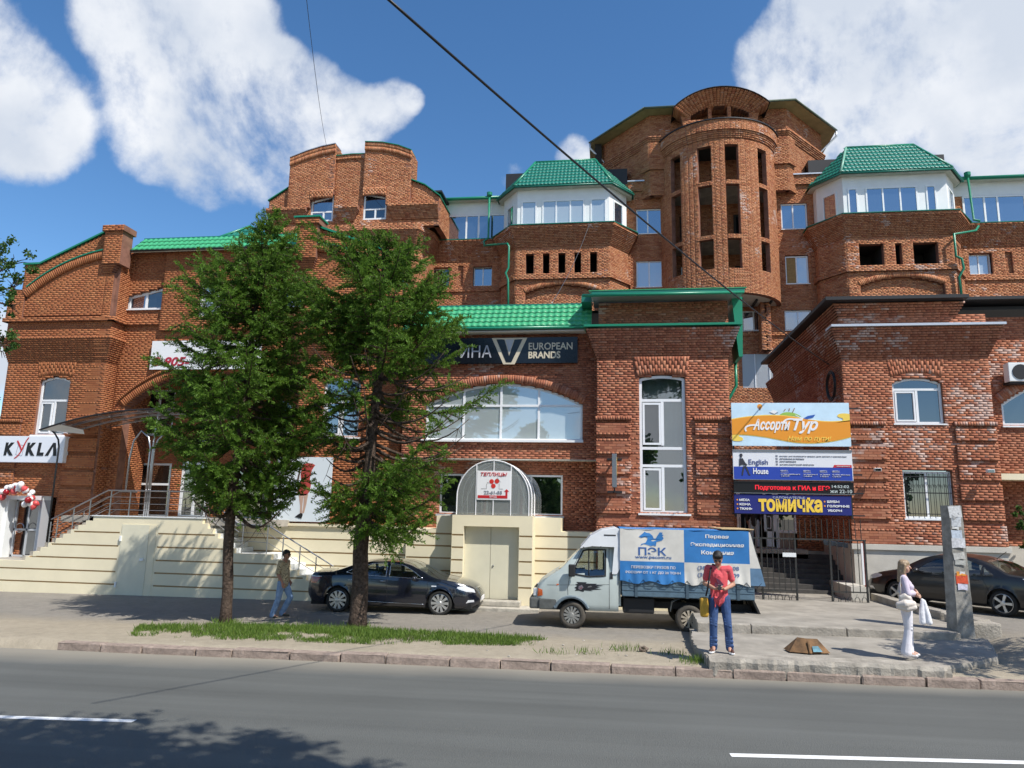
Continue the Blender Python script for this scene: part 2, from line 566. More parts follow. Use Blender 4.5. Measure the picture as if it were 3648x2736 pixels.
def road_mat():
    mt = bpy.data.materials.new('asphalt_road')
    mt.use_nodes = True
    t = mt.node_tree
    b = t.nodes['Principled BSDF']
    b.inputs['Roughness'].default_value = 0.82
    b.inputs['Specular IOR Level'].default_value = 0.35
    tcn = t.nodes.new('ShaderNodeTexCoord')
    P = tcn.outputs['Object']
    # long wheel tracks along the road
    mpn = N(t, 'ShaderNodeMapping')
    mpn.inputs['Scale'].default_value = (0.035, 1.1, 1)
    mpn.inputs['Rotation'].default_value = (0, 0, R(-1.2))
    t.links.new(P, mpn.inputs[0])
    a = N(t, 'ShaderNodeTexNoise', i_Scale=1.3, i_Detail=5.0, i_Roughness=.6)
    t.links.new(mpn.outputs[0], a.inputs['Vector'])
    g = N(t, 'ShaderNodeTexNoise', i_Scale=130.0, i_Detail=3.0)
    t.links.new(P, g.inputs['Vector'])
    big = N(t, 'ShaderNodeTexNoise', i_Scale=.5, i_Detail=5.0)
    t.links.new(P, big.inputs['Vector'])
    # paving seam along the lane: the nearer half is a coarser, paler course
    sp = N(t, 'ShaderNodeSeparateXYZ')
    t.links.new(P, sp.inputs[0])
    yy = math_node(t, 'SUBTRACT', sp.outputs[1], math_node(t, 'MULTIPLY', sp.outputs[0], 0.035))
    yy = math_node(t, 'ADD', yy, math_node(t, 'MULTIPLY', math_node(t, 'SUBTRACT', big.outputs[0], .5), .5))
    lane = N(t, 'ShaderNodeMapRange')
    lane.inputs['From Min'].default_value = 10.3
    lane.inputs['From Max'].default_value = 10.9
    t.links.new(yy, lane.inputs['Value'])
    dust = N(t, 'ShaderNodeMapRange')
    dust.inputs['From Min'].default_value = 13.2
    dust.inputs['From Max'].default_value = 14.15
    t.links.new(yy, dust.inputs['Value'])
    v = math_node(t, 'ADD', math_node(t, 'MULTIPLY', a.outputs[0], .085), math_node(t, 'MULTIPLY', g.outputs[0], .085))
    v = math_node(t, 'ADD', v, math_node(t, 'MULTIPLY', big.outputs[0], .03))
    v = math_node(t, 'SUBTRACT', v, math_node(t, 'MULTIPLY', lane.outputs[0], .022))
    v = math_node(t, 'ADD', v, .025)
    c1 = N(t, 'ShaderNodeCombineColor')
    t.links.new(math_node(t, 'MULTIPLY', v, .97), c1.inputs[0])
    t.links.new(math_node(t, 'MULTIPLY', v, 1.0), c1.inputs[1])
    t.links.new(math_node(t, 'MULTIPLY', v, .93), c1.inputs[2])
    mx = N(t, 'ShaderNodeMix', data_type='RGBA')
    t.links.new(math_node(t, 'MULTIPLY', dust.outputs[0], .75), mx.inputs[0])
    t.links.new(c1.outputs[0], mx.inputs[6])
    mx.inputs[7].default_value = (.30, .27, .215, 1)
    # crack seams sealed with tar
    wv = N(t, 'ShaderNodeTexWave', wave_type='BANDS', bands_direction='X', i_Scale=.018, i_Distortion=6.0, i_Detail=3.0)
    wv.inputs['Detail Scale'].default_value = .8
    mp2 = N(t, 'ShaderNodeMapping')
    mp2.inputs['Rotation'].default_value = (0, 0, R(38))
    t.links.new(P, mp2.inputs[0])
    t.links.new(mp2.outputs[0], wv.inputs['Vector'])
    ck = N(t, 'ShaderNodeMapRange')
    ck.inputs['From Min'].default_value = 0.9992
    ck.inputs['From Max'].default_value = 1.0
    t.links.new(wv.outputs[1], ck.inputs['Value'])
    m3 = N(t, 'ShaderNodeMix', data_type='RGBA', blend_type='MULTIPLY')
    t.links.new(math_node(t, 'MULTIPLY', ck.outputs[0], .0), m3.inputs[0])
    t.links.new(mx.outputs[2], m3.inputs[6])
    m3.inputs[7].default_value = (.4, .4, .4, 1)
    t.links.new(m3.outputs[2], b.inputs['Base Color'])
    bp = N(t, 'ShaderNodeBump', i_Strength=.9, i_Distance=.02)
    g2 = N(t, 'ShaderNodeTexNoise', i_Scale=45.0, i_Detail=4.0, i_Roughness=.7)
    t.links.new(P, g2.inputs['Vector'])
    amp = math_node(t, 'SUBTRACT', 1.15, lane.outputs[0])
    t.links.new(math_node(t, 'MULTIPLY', g2.outputs[0], amp), bp.inputs['Height'])
    t.links.new(bp.outputs[0], b.inputs['Normal'])
    return mt


def ground_mat():
    """dusty asphalt of the yard, bare sandy earth in the strip by the kerb"""
    mt = bpy.data.materials.new('yard_ground')
    mt.use_nodes = True
    t = mt.node_tree
    b = t.nodes['Principled BSDF']
    b.inputs['Roughness'].default_value = 0.95
    b.inputs['Specular IOR Level'].default_value = 0.15
    P = t.nodes.new('ShaderNodeTexCoord').outputs['Object']
    sp = N(t, 'ShaderNodeSeparateXYZ')
    t.links.new(P, sp.inputs[0])
    w = N(t, 'ShaderNodeTexNoise', i_Scale=.9, i_Detail=6.0, i_Roughness=.65)
    t.links.new(P, w.inputs['Vector'])
    f = N(t, 'ShaderNodeTexNoise', i_Scale=60.0, i_Detail=4.0, i_Roughness=.7)
    t.links.new(P, f.inputs['Vector'])
    md = N(t, 'ShaderNodeTexNoise', i_Scale=5.0, i_Detail=6.0, i_Roughness=.7)
    t.links.new(P, md.inputs['Vector'])
    yy = math_node(t, 'ADD', sp.outputs[1], math_node(t, 'MULTIPLY', math_node(t, 'SUBTRACT', w.outputs[0], .5), 2.2))
    k = N(t, 'ShaderNodeMapRange')
    k.inputs['From Min'].default_value = 16.7
    k.inputs['From Max'].default_value = 18.3
    t.links.new(yy, k.inputs['Value'])
    mx = N(t, 'ShaderNodeMix', data_type='RGBA')
    t.links.new(k.outputs[0], mx.inputs[0])
    mx.inputs[6].default_value = (.33, .285, .215, 1)     # sandy earth
    mx.inputs[7].default_value = (.235, .215, .185, 1)      # dusty asphalt
    s = math_node(t, 'ADD', math_node(t, 'MULTIPLY', f.outputs[0], .7), math_node(t, 'MULTIPLY', md.outputs[0], .6))
    s = math_node(t, 'ADD', s, math_node(t, 'MULTIPLY', w.outputs[0], .4))
    s = math_node(t, 'ADD', s, .15)
    mm = N(t, 'ShaderNodeMix', data_type='RGBA', blend_type='MULTIPLY')
    mm.inputs[0].default_value = 1
    t.links.new(mx.outputs[2], mm.inputs[6])
    t.links.new(s, mm.inputs[7])
    t.links.new(mm.outputs[2], b.inputs['Base Color'])
    bp = N(t, 'ShaderNodeBump', i_Strength=.8, i_Distance=.03)
    t.links.new(math_node(t, 'ADD', md.outputs[0], math_node(t, 'MULTIPLY', f.outputs[0], .35)), bp.inputs['Height'])
    t.links.new(bp.outputs[0], b.inputs['Normal'])
    return mt


def grid_sheet(name, xs, ys, zf, mt, kind='structure'):
    vs = [(x, y, zf(x, y)) for y in ys for x in xs]
    nx = len(xs)
    fs = [(j * nx + i, j * nx + i + 1, (j + 1) * nx + i + 1, (j + 1) * nx + i) for j in range(len(ys) - 1) for i in range(nx - 1)]
    me = bpy.data.meshes.new(name)
    me.from_pydata(vs, [], fs)
    me.materials.append(mt)
    me.polygons.foreach_set('use_smooth', [True] * len(fs))
    return tag(link(name, me), kind=kind)


asph = road_mat()
yard = ground_mat()
grid_sheet('ground', [-900, -300, -120, 120, 300, 900], [-900, -300, -60, 100, 300, 900], lambda x, y: -1.6, yard)
grid_sheet('road', [-120, -60, 0, 60, 120], [-14, 0, 7, 14.06], lambda x, y: base_z(x), asph)
xs = [-60, -40, -30, -25] + [-22 + .5 * i for i in range(82)] + [20, 25, 40, 60]
ys = [14.0, 14.2] + [14.32 + .25 * i for i in range(30)] + [22, 24, 26, 30, 40, 60, 90]
rr = random.Random(5)
grid_sheet('yard', xs, ys, lambda x, y: T(x, y) - (0.12 if y < 14.3 else 0) + (rr.uniform(-.012, .012) if 14.4 < y < 17.5 else 0), yard)
grid_sheet('sidewalk', [-120, -40, 0, 40, 120], [-60, -14.0], lambda x, y: base_z(x) + .12, yard)

# kerb stones
kerb_m = mat('kerb_granite', (.30, .235, .195), .9, noise=(7, .28), bump=(22, .016), spec=.2)
kerb_line = thing('kerb', 'long row of worn pinkish granite kerb stones along the road edge', 'kerb', (0, 14.05, 0))
x = -11.35
kl = [1.02, .95, 1.2, .8, 1.25, 1.05, .95, 1.3, 1.0, .98, 1.15, 1.2, 1.05, .95, 1.3, 1.1, .9, 1.25, 1.0, 1.1, 1.2, .95]
for i, L in enumerate(kl):
    L = L * .97
    z = base_z(x + L / 2)
    b = MB().bbox(-L / 2 + .012, L / 2 - .012, 0, .24, -.2, .15 + rr.uniform(-.012, .012), .022)
    vs = [(v[0] + rr.uniform(-.008, .008), v[1] + rr.uniform(-.012, .012), v[2] + rr.uniform(-.006, .006)) for v in b.v]
    b.v = vs
    o = b.build('kerb_stone', kerb_m, kerb_line, loc=(x + L / 2, rr.uniform(-.02, .02), z))
    o.rotation_euler = (rr.uniform(-.05, .05), rr.uniform(-.006, .006), rr.uniform(-.012, .012))
    x += L

# raised concrete pavement on the right, broken front edge
conc = mat('slab_concrete', (.33, .30, .255), .95, noise=(3.0, .28), bump=(26, .02), spec=.15)
conc2 = mat('pavement_top', (.30, .275, .235), .95, noise=(1.6, .22), bump=(40, .008), spec=.15)


def rough_slab(name, edge, zt, zb, mt, seed, jag=.03):
    """slab whose outline is a (x, y) polygon with a ragged edge"""
    r_ = random.Random(seed)
    pts = []
    n = len(edge)
    for i in range(n):
        a, b_ = Vector((*edge[i], 0)), Vector((*edge[(i + 1) % n], 0))
        k = max(1, int((b_ - a).length / .09))
        for j in range(k):
            p = a.lerp(b_, j / k)
            pts.append((p.x + r_.uniform(-jag, jag), p.y + r_.uniform(-jag, jag)))
    top = [(p[0] + r_.uniform(-.012, .012), p[1] + .035, zt(p[0], p[1])) for p in pts]
    mid = [(p[0], p[1], zt(p[0], p[1]) - .05 - r_.uniform(0, .03)) for p in pts]
    low = [(p[0] + r_.uniform(-.02, .02), p[1] + r_.uniform(-.01, .04), zb) for p in pts]
    n = len(pts)
    vs = top + mid + low
    fs = []
    for a in (0, n):
        for i in range(n):
            j = (i + 1) % n
            fs.append((a + n + i, a + n + j, a + j, a + i))
    tri = tessellate_polygon([[Vector((p[0], p[1], 0)) for p in top]])
    for t in tri:
        a, b_, c = (top[i] for i in t)
        s = (b_[0] - a[0]) * (c[1] - a[1]) - (b_[1] - a[1]) * (c[0] - a[0])
        fs.append(tuple(t) if s > 0 else tuple(t[::-1]))
    me = bpy.data.meshes.new(name)
    me.from_pydata(vs, [], fs)
    me.materials.append(mt)
    return tag(link(name, me), kind='structure')


SLAB = lambda x, y: .375 + .010 * (x - 2)
rough_slab('pavement', [(1.72, 14.25), (2.3, 14.14), (5.85, 14.16), (5.95, 14.5), (7.3, 15.6), (7.9, 17.2), (7.9, 17.45), (1.75, 17.45), (1.60, 15.6)], lambda x, y: SLAB(x, y) - .14 * max(0, (x - 5.2) / 2.2) * max(0, (16.4 - y) / 1.8), -.1, conc2, 3)
rough_slab('front_ledge', [(1.74, 14.06), (5.72, 14.10), (5.9, 14.3), (5.7, 14.5), (1.68, 14.5)], lambda x, y: SLAB(x, y) + .012 - .02 * max(0, x - 4.6), .08, conc, 4, .022)
PAV = lambda x, y: .53 + .004 * (x - 2)
rough_slab('upper_pavement', [(1.9, 17.2), (7.35, 17.36), (7.95, 18.2), (7.9, 24.9), (3.1, 24.9), (2.0, 22.9), (2.0, 20.0)], PAV, -.1, conc2, 5, .008)
# kerb blocks in front of the upper pavement and along the drive
kb = thing('pavement_kerb', 'low concrete kerb along the raised pavement behind the man in the pink shirt', 'kerb', (0, 17.1, 0))
for i, (a, b_) in enumerate([(1.86, 3.0), (3.02, 5.0), (5.02, 7.3)]):
    MB().bbox(a, b_, -.02, .18, .28, .575, .018).build('kerb_stone', conc, kb)
kd = thing('drive_kerb', 'broken grey concrete kerb running from the iron fence to the pole', 'kerb', (8, 18, 0))
for a, b_, w in [((7.72, 23.3), (7.82, 21.2), .16), ((7.82, 21.15), (8.0, 19.3), .17), ((8.02, 19.2), (8.25, 18.1), .18)]:
    d = Vector((b_[0] - a[0], b_[1] - a[1], 0))
    L = d.length
    mbk = MB().bbox(0, L, -w, w, .30, .74, .03)
    an = math.atan2(d.y, d.x)
    mbk.v = [(a[0] - 8 + rot2(v, an)[0] + rr.uniform(-.015, .015), a[1] - 18 + rot2(v, an)[1], v[2] + rr.uniform(-.02, .015)) for v in mbk.v]
    mbk.build('kerb_stone', conc, kd)
tag(MB().bbox(7.75, 8.45, 17.75, 18.15, .25, .72, .05).build('concrete_block', conc), 'chipped concrete block at the foot of the grey pole', 'block')
# two low concrete steps before the cream gate
st = thing('gate_step', 'two worn concrete steps in front of the cream cellar gate', 'steps', (-3.3, 22.0, 0))
st_m = mat('old_step', (.42, .39, .33), .95, noise=(4, .3), bump=(20, .012))
MB().bbox(-1.75, 1.15, -.42, .4, -.2, .12, .02).build('step', st_m, st)
MB().bbox(-1.5, .55, -.08, .4, .125, .27, .02).build('step', st_m, st)

# lane dashes
paint = mat('road_paint', (.78, .78, .76), .6, noise=(14, .12))
p0, p1 = gp(-160, 1539, -.02), gp(290, 1557, -.02)
q0, q1 = gp(1578, 1630, .05), gp(2420, 1659, .05)
for a, b_ in ((p0, p1), (q0, q1)):
    d = (Vector((b_[0], b_[1], 0)) - Vector((a[0], a[1], 0)))
    nrm = Vector((-d.y, d.x, 0)).normalized() * .065
    vs = [(Vector((a[0], a[1], 0)) - nrm), (Vector((b_[0], b_[1], 0)) - nrm), (Vector((b_[0], b_[1], 0)) + nrm), (Vector((a[0], a[1], 0)) + nrm)]
    vs = [(v.x, v.y, base_z(v.x) + .004) for v in vs]
    tag(MB().add(vs, [(0, 1, 2, 3)]).build('lane_marking', paint), kind='structure')

# ------------------------------------------------------------------ brickwork


class Bricks:
    """collects every brick of one building; the nearest become objects, the rest one joined part"""

    def __init__(self):
        self.b = []          # (cx, cy, cz, tx, ty, half length, half height, half depth)
        self.free = []       # (verts, faces) wedge bricks
        self.back = MB()     # mortar bed

    def wall(self, path, z0, z1, holes=(), keep=None, off=0.0, back=.3, ch=.077, bl=.26, phase=0, header=6, jit=.0025, mort=True, depth=.06):
        """courses of brick along a plan polyline (left to right as seen from outside)"""
        segs = []
        u = 0.0
        n = len(path)
        for i in range(n - 1):
            a, b_ = path[i], path[i + 1]
            L = math.hypot(b_[0] - a[0], b_[1] - a[1])
            segs.append([u, u + L, a, ((b_[0] - a[0]) / L, (b_[1] - a[1]) / L)])
            u += L
        turns = [0.0] * n
        for i in range(1, n - 1):
            t0, t1 = segs[i - 1][3], segs[i][3]
            turns[i] = math.atan2(t0[0] * t1[1] - t0[1] * t1[0], t0[0] * t1[0] + t0[1] * t1[1])
        nc = max(1, int(round((z1 - z0) / ch)))
        h = (z1 - z0) / nc
        for c in range(nc):
            zm = z0 + (c + .5) * h
            o = off(zm) if callable(off) else off
            iv = [(0.0, u)] if keep is None else scan(keep, zm)
            for hp in holes:
                hv = scan(hp, zm)
                for a, b_ in hv: iv = cut(iv, a, b_)
            gc = c + phase
            hd = header and gc % header == header - 1
            step = bl / 2 if hd else bl
            ph = (bl / 4 if hd else (bl / 2 if gc % 2 else 0))
            for si, (s0, s1, A, tdir) in enumerate(segs):
                e0 = o * math.tan(turns[si] / 2) if si > 0 else 0
                e1 = o * math.tan(turns[si + 1] / 2) if si < len(segs) - 1 else 0
                nx, ny = tdir[1], -tdir[0]
                for a, b_ in iv:
                    lo, hi = max(a, s0), min(b_, s1)
                    if hi - lo < .02: continue
                    if lo == s0: lo -= e0
                    if hi == s1: hi += e1
                    if mort:
                        of = o - .007
                        P = lambda uu, dd: (A[0] + tdir[0] * (uu - s0) + nx * dd, A[1] + tdir[1] * (uu - s0) + ny * dd)
                        q = [P(lo + .003, of), P(hi - .003, of), P(hi - .003, o - back), P(lo + .003, o - back)]
                        za, zb = z0 + c * h, z0 + (c + 1) * h
                        self.back.add([(*p, za) for p in q] + [(*p, zb) for p in q], [(0, 1, 5, 4), (1, 2, 6, 5), (3, 0, 4, 7), (4, 5, 6, 7), (0, 3, 2, 1)])
                    k = math.floor((lo - ph) / step)
                    while True:
                        ua, ub = ph + k * step, ph + (k + 1) * step
                        if ua >= hi: break
                        k += 1
                        xa, xb = max(ua, lo), min(ub, hi)
                        if hi - xb < .045: xb = hi
                        if xb - xa < .045 and xb < hi: continue
                        if xb - xa < .02: continue
                        g = .005
                        hl = (xb - xa) / 2 - g
                        if xa == lo: xa2 = xa + .001
                        uc = (xa + xb) / 2
                        j = RNG.uniform(-jit, jit)
                        dd = o - depth / 2 + j
                        px, py = A[0] + tdir[0] * (uc - s0) + nx * dd, A[1] + tdir[1] * (uc - s0) + ny * dd
                        self.b.append((px, py, zm, tdir[0], tdir[1], hl, h / 2 - .0052, depth / 2))

    def corbel(self, path, z0, n, d0, d1, ch=.077, **kw):
        """n courses stepping out from d0 to d1"""
        for i in range(n):
            self.wall(path, z0 + i * ch, z0 + (i + 1) * ch, off=d0 + (d1 - d0) * (i + 1) / n, phase=i, header=2 if i % 2 else 0, **kw)

    def arch(self, P0, tdir, cu, cz, r0, r1, a0, a1, proud=.0, n=None, depth=.1, split=1, straight=None):
        """ring of wedge bricks on the plane through P0 (x, y) along tdir; angles from +u, in radians"""
        n = n or max(3, int(abs(a1 - a0) * r0 / .078))
        nx, ny = tdir[1], -tdir[0]
        for i in range(n):
            b0, b1 = a0 + (a1 - a0) * (i + .06) / n, a0 + (a1 - a0) * (i + .94) / n
            cuts = [0, 1] if split == 1 else ([0, .52, 1] if i % 2 else [0, .36, .70, 1])
            for q in range(len(cuts) - 1):
                ra, rb = r0 + (r1 - r0) * cuts[q] + (.005 if q else 0), r0 + (r1 - r0) * cuts[q + 1] - .004
                pr = proud + RNG.uniform(-.003, .003)
                uz = []
                for a in (b0, b1):
                    for r in (ra, rb):
                        uz.append((cu + r * math.cos(a), cz + r * math.sin(a)))
                if straight is not None:
                    uz = [(p[0], min(p[1], straight)) for p in uz]
                o4 = [uz[0], uz[2], uz[3], uz[1]]
                self.wedge(P0, tdir, o4, pr, depth)

    def flat_arch(self, P0, tdir, u0, u1, z0, z1, rise, splay, proud=.012, n=16, depth=.1):
        """splayed flat arch over an opening, underside rising by `rise` in the middle"""
        for i in range(n):
            f0, f1 = (i + .05) / n, (i + .95) / n
            q = lambda f: 4 * f * (1 - f)
            for a, b_ in (((0, .5), (.5, 1)) if i % 2 else ((0, .28), (.28, .75), (.75, 1)))if z1 - z0 > .3 else ((0, 1),):
                pts = []
                for f, t in ((f0, a), (f1, a), (f1, b_), (f0, b_)):
                    zb = z0 + rise * q(f)
                    tt = t + (.008 if t == a and a > 0 else 0)
                    z = zb + (z1 - zb) * tt
                    uu = u0 - splay * tt + (u1 - u0 + 2 * splay * tt) * f
                    pts.append((uu, z))
                self.wedge(P0, tdir, pts, proud + RNG.uniform(-.003, .003), depth)

    def wedge(self, P0, tdir, o4, pr, depth):
        nx, ny = tdir[1], -tdir[0]
        ar = sum(o4[i][0] * o4[(i + 1) % 4][1] - o4[(i + 1) % 4][0] * o4[i][1] for i in range(4))
        if ar < 0: o4 = o4[::-1]
        vs = [(P0[0] + tdir[0] * p[0] + nx * pr, P0[1] + tdir[1] * p[0] + ny * pr, p[1]) for p in o4]
        vs += [(P0[0] + tdir[0] * p[0] + nx * (pr - depth), P0[1] + tdir[1] * p[0] + ny * (pr - depth), p[1]) for p in o4]
        self.free.append((vs, [(0, 1, 2, 3), (4, 5, 1, 0), (5, 6, 2, 1), (6, 7, 3, 2), (7, 4, 0, 3)]))

    def finish(self, parent, mbrick, mmort, limit=300, near=(0, 0, 3), skip=None):
        A = np.array(self.b)
        loc = np.array(parent.location)
        d = np.linalg.norm(A[:, :3] - np.array(near), axis=1)
        # full, sunlit-size bricks first, nearest to the viewer, front facing
        pen = np.where(A[:, 5] > .115, 0, 50) + np.where(A[:, 3] < .9, 50, 0)
        if skip is not None: pen = pen + np.array([100 if skip(a[0], a[2]) else 0 for a in A])
        order = np.argsort(d + pen)
        sel, rest = (order[:limit], order[limit:]) if limit else (order[:0], order)
        me = MB().box(-.5, .5, -.5, .5, -.5, .5).mesh('brick', mbrick)
        for i in sel:
            a = A[i]
            o = link('brick', me, parent)
            o.location = Vector(a[:3]) - parent.location
            o.rotation_euler = (0, 0, math.atan2(a[4], a[3]))
            o.scale = (a[5] * 2, a[7] * 2, a[6] * 2)
        B = A[rest]
        c = B[:, :3] - loc
        tx, ty = B[:, 3], B[:, 4]
        hl, hh, hd = B[:, 5], B[:, 6], B[:, 7]
        cor = []
        for sx, sy, sz in ((-1, -1, -1), (1, -1, -1), (1, 1, -1), (-1, 1, -1), (-1, -1, 1), (1, -1, 1), (1, 1, 1), (-1, 1, 1)):
            # local x along the wall, local y inward (-normal), so sy=-1 is the face
            X = c[:, 0] + sx * hl * tx - sy * hd * ty
            Y = c[:, 1] + sx * hl * ty + sy * hd * tx
            Z = c[:, 2] + sz * hh
            cor.append(np.stack([X, Y, Z], 1))
        V = np.stack(cor, 1).reshape(-1, 3)
        fb = np.array([(0, 1, 5, 4), (1, 2, 6, 5), (3, 0, 4, 7), (4, 5, 6, 7), (0, 3, 2, 1)])
        nb = len(B)
        Fq = (fb[None] + 8 * np.arange(nb)[:, None, None]).reshape(-1, 4)
        if self.free:
            fv, ff = [], []
            bs = len(V)
            for vs, fs in self.free:
                fv.extend([(v[0] - loc[0], v[1] - loc[1], v[2] - loc[2]) for v in vs])
                ff.extend([[bs + i for i in f] for f in fs])
                bs += len(vs)
            V = np.concatenate([V, np.array(fv)])
            Fq = np.concatenate([Fq, np.array(ff)])
        bme = quad_mesh('brickwork', V, Fq, mbrick)
        tag(link('brickwork', bme, parent), kind='stuff')
        self.back.v = [(v[0] - loc[0], v[1] - loc[1], v[2] - loc[2]) for v in self.back.v]
        self.back.build('wall', mmort, parent)


def quad_mesh(name, V, Fq, mt, smooth=False):
    V = np.asarray(V, dtype=np.float32)
    Fq = np.asarray(Fq, dtype=np.int32)
    k = Fq.shape[1]
    me = bpy.data.meshes.new(name)
    me.vertices.add(len(V))
    me.vertices.foreach_set('co', V.ravel())
    me.loops.add(Fq.size)
    me.loops.foreach_set('vertex_index', Fq.ravel())
    me.polygons.add(len(Fq))
    me.polygons.foreach_set('loop_start', np.arange(0, Fq.size, k, dtype=np.int32))
    try: me.polygons.foreach_set('loop_total', np.full(len(Fq), k, dtype=np.int32))
    except Exception: pass
    me.update(calc_edges=True)
    me.validate()
    if mt: me.materials.append(mt)
    if smooth: me.polygons.foreach_set('use_smooth', [True] * len(me.polygons))
    return me


def scan(poly, z):
    """u-intervals of a (u, z) polygon at height z"""
    xs = []
    n = len(poly)
    for i in range(n):
        a, b_ = poly[i], poly[(i + 1) % n]
        if (a[1] <= z) != (b_[1] <= z):
            xs.append(a[0] + (b_[0] - a[0]) * (z - a[1]) / (b_[1] - a[1]))
    xs.sort()
    return [(xs[i], xs[i + 1]) for i in range(0, len(xs) - 1, 2)]


def cut(iv, a, b_):
    out = []
    for p, q in iv:
        if b_ <= p or a >= q: out.append((p, q)); continue
        if a > p: out.append((p, a))
        if b_ < q: out.append((b_, q))
    return out


def rect(u0, u1, z0, z1): return [(u0, z0), (u1, z0), (u1, z1), (u0, z1)]


def arched(u0, u1, z0, zs, rise, n=14):
    """opening with an arched head"""
    pts = [(u0, z0), (u1, z0)]
    for i in range(n + 1):
        f = 1 - i / n
        pts.append((u0 + (u1 - u0) * f, zs + rise * 4 * f * (1 - f)))
    return pts


# ------------------------------------------------------------------ windows


def sub_frame(mb, outer, fw, y0, y1):
    """frame following the outline: outline polygon minus the inset outline"""
    n = len(outer)
    c = (sum(p[0] for p in outer) / n, sum(p[1] for p in outer) / n)
    inner = inset(outer, fw)
    for i in range(n):
        j = (i + 1) % n
        a, b_, c_, d = outer[i], outer[j], inner[j], inner[i]
        vs = [(p[0], y0, p[1]) for p in (a, b_, c_, d)] + [(p[0], y1, p[1]) for p in (a, b_, c_, d)]
        mb.add(vs, [(0, 1, 2, 3), (7, 6, 2, 3)[::-1], (4, 5, 1, 0)])
    return inner


def inset(poly, d):
    n = len(poly)
    ar = sum(poly[i][0] * poly[(i + 1) % n][1] - poly[(i + 1) % n][0] * poly[i][1] for i in range(n))
    s = 1 if ar > 0 else -1
    out = []
    for i in range(n):
        p, q, r_ = Vector(poly[i - 1]), Vector(poly[i]), Vector(poly[(i + 1) % n])
        e1, e2 = (q - p).normalized(), (r_ - q).normalized()
        n1, n2 = Vector((-e1.y, e1.x)) * s, Vector((-e2.y, e2.x)) * s
        b_ = (n1 + n2)
        if b_.length < 1e-6: b_ = n1
        b_.normalize()
        k = d / max(.35, b_.dot(n1))
        w = q + b_ * k
        out.append((w.x, w.y))
    return out


def window(parent, loc, rotz, poly, mull=(), trans=(), glass=None, frame=None, fw=.06, sill=None, sashes=(), curtain=None, label=None, backed=True, open_pane=None):
    """window in local (x, z), facing -y. mull: (x, z0, z1) bars; trans: (z, x0, x1) bars; panes follow the bars"""
    glass = glass or glass_dark
    frame = frame or white_pvc
    mb = MB()
    inner = sub_frame(mb, poly, fw, -.035, .05)
    hw = fw * .5
    for x, z0, z1 in mull: mb.box(x - hw, x + hw, -.03, .045, z0, z1)
    for z, x0, x1 in trans: mb.box(x0, x1, -.032, .047, z - hw, z + hw)
    for x0, x1, z0, z1 in sashes:            # opening sashes: a second, prouder frame
        for q in (rect(x0, x1, z0, z1),):
            sub_frame(mb, q, fw * .75, -.05, .0)
    w = mb.build('window', frame, parent)
    w.location = Vector(loc) - parent.location
    w.rotation_euler = (0, 0, rotz)
    if label: w['label'] = label
    # panes: split the inner outline by the bars
    cells = [inner]
    for z, x0, x1 in trans: cells = [c for p in cells for c in split_poly(p, 1, z, x0, x1)]
    for x, z0, z1 in mull: cells = [c for p in cells for c in split_poly(p, 0, x, z0, z1)]
    for ci, c in enumerate(cells):
        if len(c) < 3: continue
        g = glass[ci % len(glass)] if isinstance(glass, (list, tuple)) else glass
        MB().prism(c, .004, .016).build('pane', g, w)
    if sill:
        x0, x1, zt, dp, th = sill
        MB().box(x0, x1, -dp, .0, zt - th, zt).build('sill', sill_mat.get(frame.name, white_pvc), w)
    xs_, zs_ = [p[0] for p in poly], [p[1] for p in poly]
    x0, x1, z0, z1 = min(xs_), max(xs_), min(zs_), max(zs_)
    if curtain:
        cm, y, zlo = curtain
        vs, fs = [], []
        k = max(8, int((x1 - x0) / .045))
        for i in range(k + 1):
            f = i / k
            xx = x0 + .04 + (x1 - x0 - .08) * f
            yy = y + .035 * math.sin(f * k * .9) + .02 * math.sin(f * 31 + 2)
            vs += [(xx, yy, z0 + zlo), (xx, yy, z1 - .02)]
        fs = [(2 * i, 2 * i + 2, 2 * i + 3, 2 * i + 1) for i in range(k)]
        MB().add(vs, fs).build('curtain', cm, w)
    if backed:
        b = MB()
        b.add([(x0, 1.5, z0), (x1, 1.5, z0), (x1, 1.5, z1), (x0, 1.5, z1), (x0, .06, z0), (x1, .06, z0), (x1, .06, z1), (x0, .06, z1)],
              [(0, 1, 2, 3), (0, 4, 5, 1), (3, 2, 6, 7), (0, 3, 7, 4), (1, 5, 6, 2)])
        b.build('room', interior_m, w)
    return w


sill_mat = {}


def split_poly(p, ax, v, lo, hi):
    """cut polygon p at coordinate v on axis ax if its other extent lies within lo..hi"""
    o = 1 - ax
    cm = sum(q[o] for q in p) / len(p)
    if not (lo - .02 <= cm <= hi + .02): return [p]
    mn, mx = min(q[ax] for q in p), max(q[ax] for q in p)
    if v <= mn + .01 or v >= mx - .01: return [p]
    A, B = [], []
    n = len(p)
    for i in range(n):
        a, b_ = p[i], p[(i + 1) % n]
        (A if a[ax] <= v else B).append(a)
        if (a[ax] <= v) != (b_[ax] <= v):
            t = (v - a[ax]) / (b_[ax] - a[ax])
            q = [0, 0]
            q[ax] = v
            q[o] = a[o] + (b_[o] - a[o]) * t
            A.append(tuple(q))
            B.append(tuple(q))
    return [A, B]


# ------------------------------------------------------------------ metal tile roofs


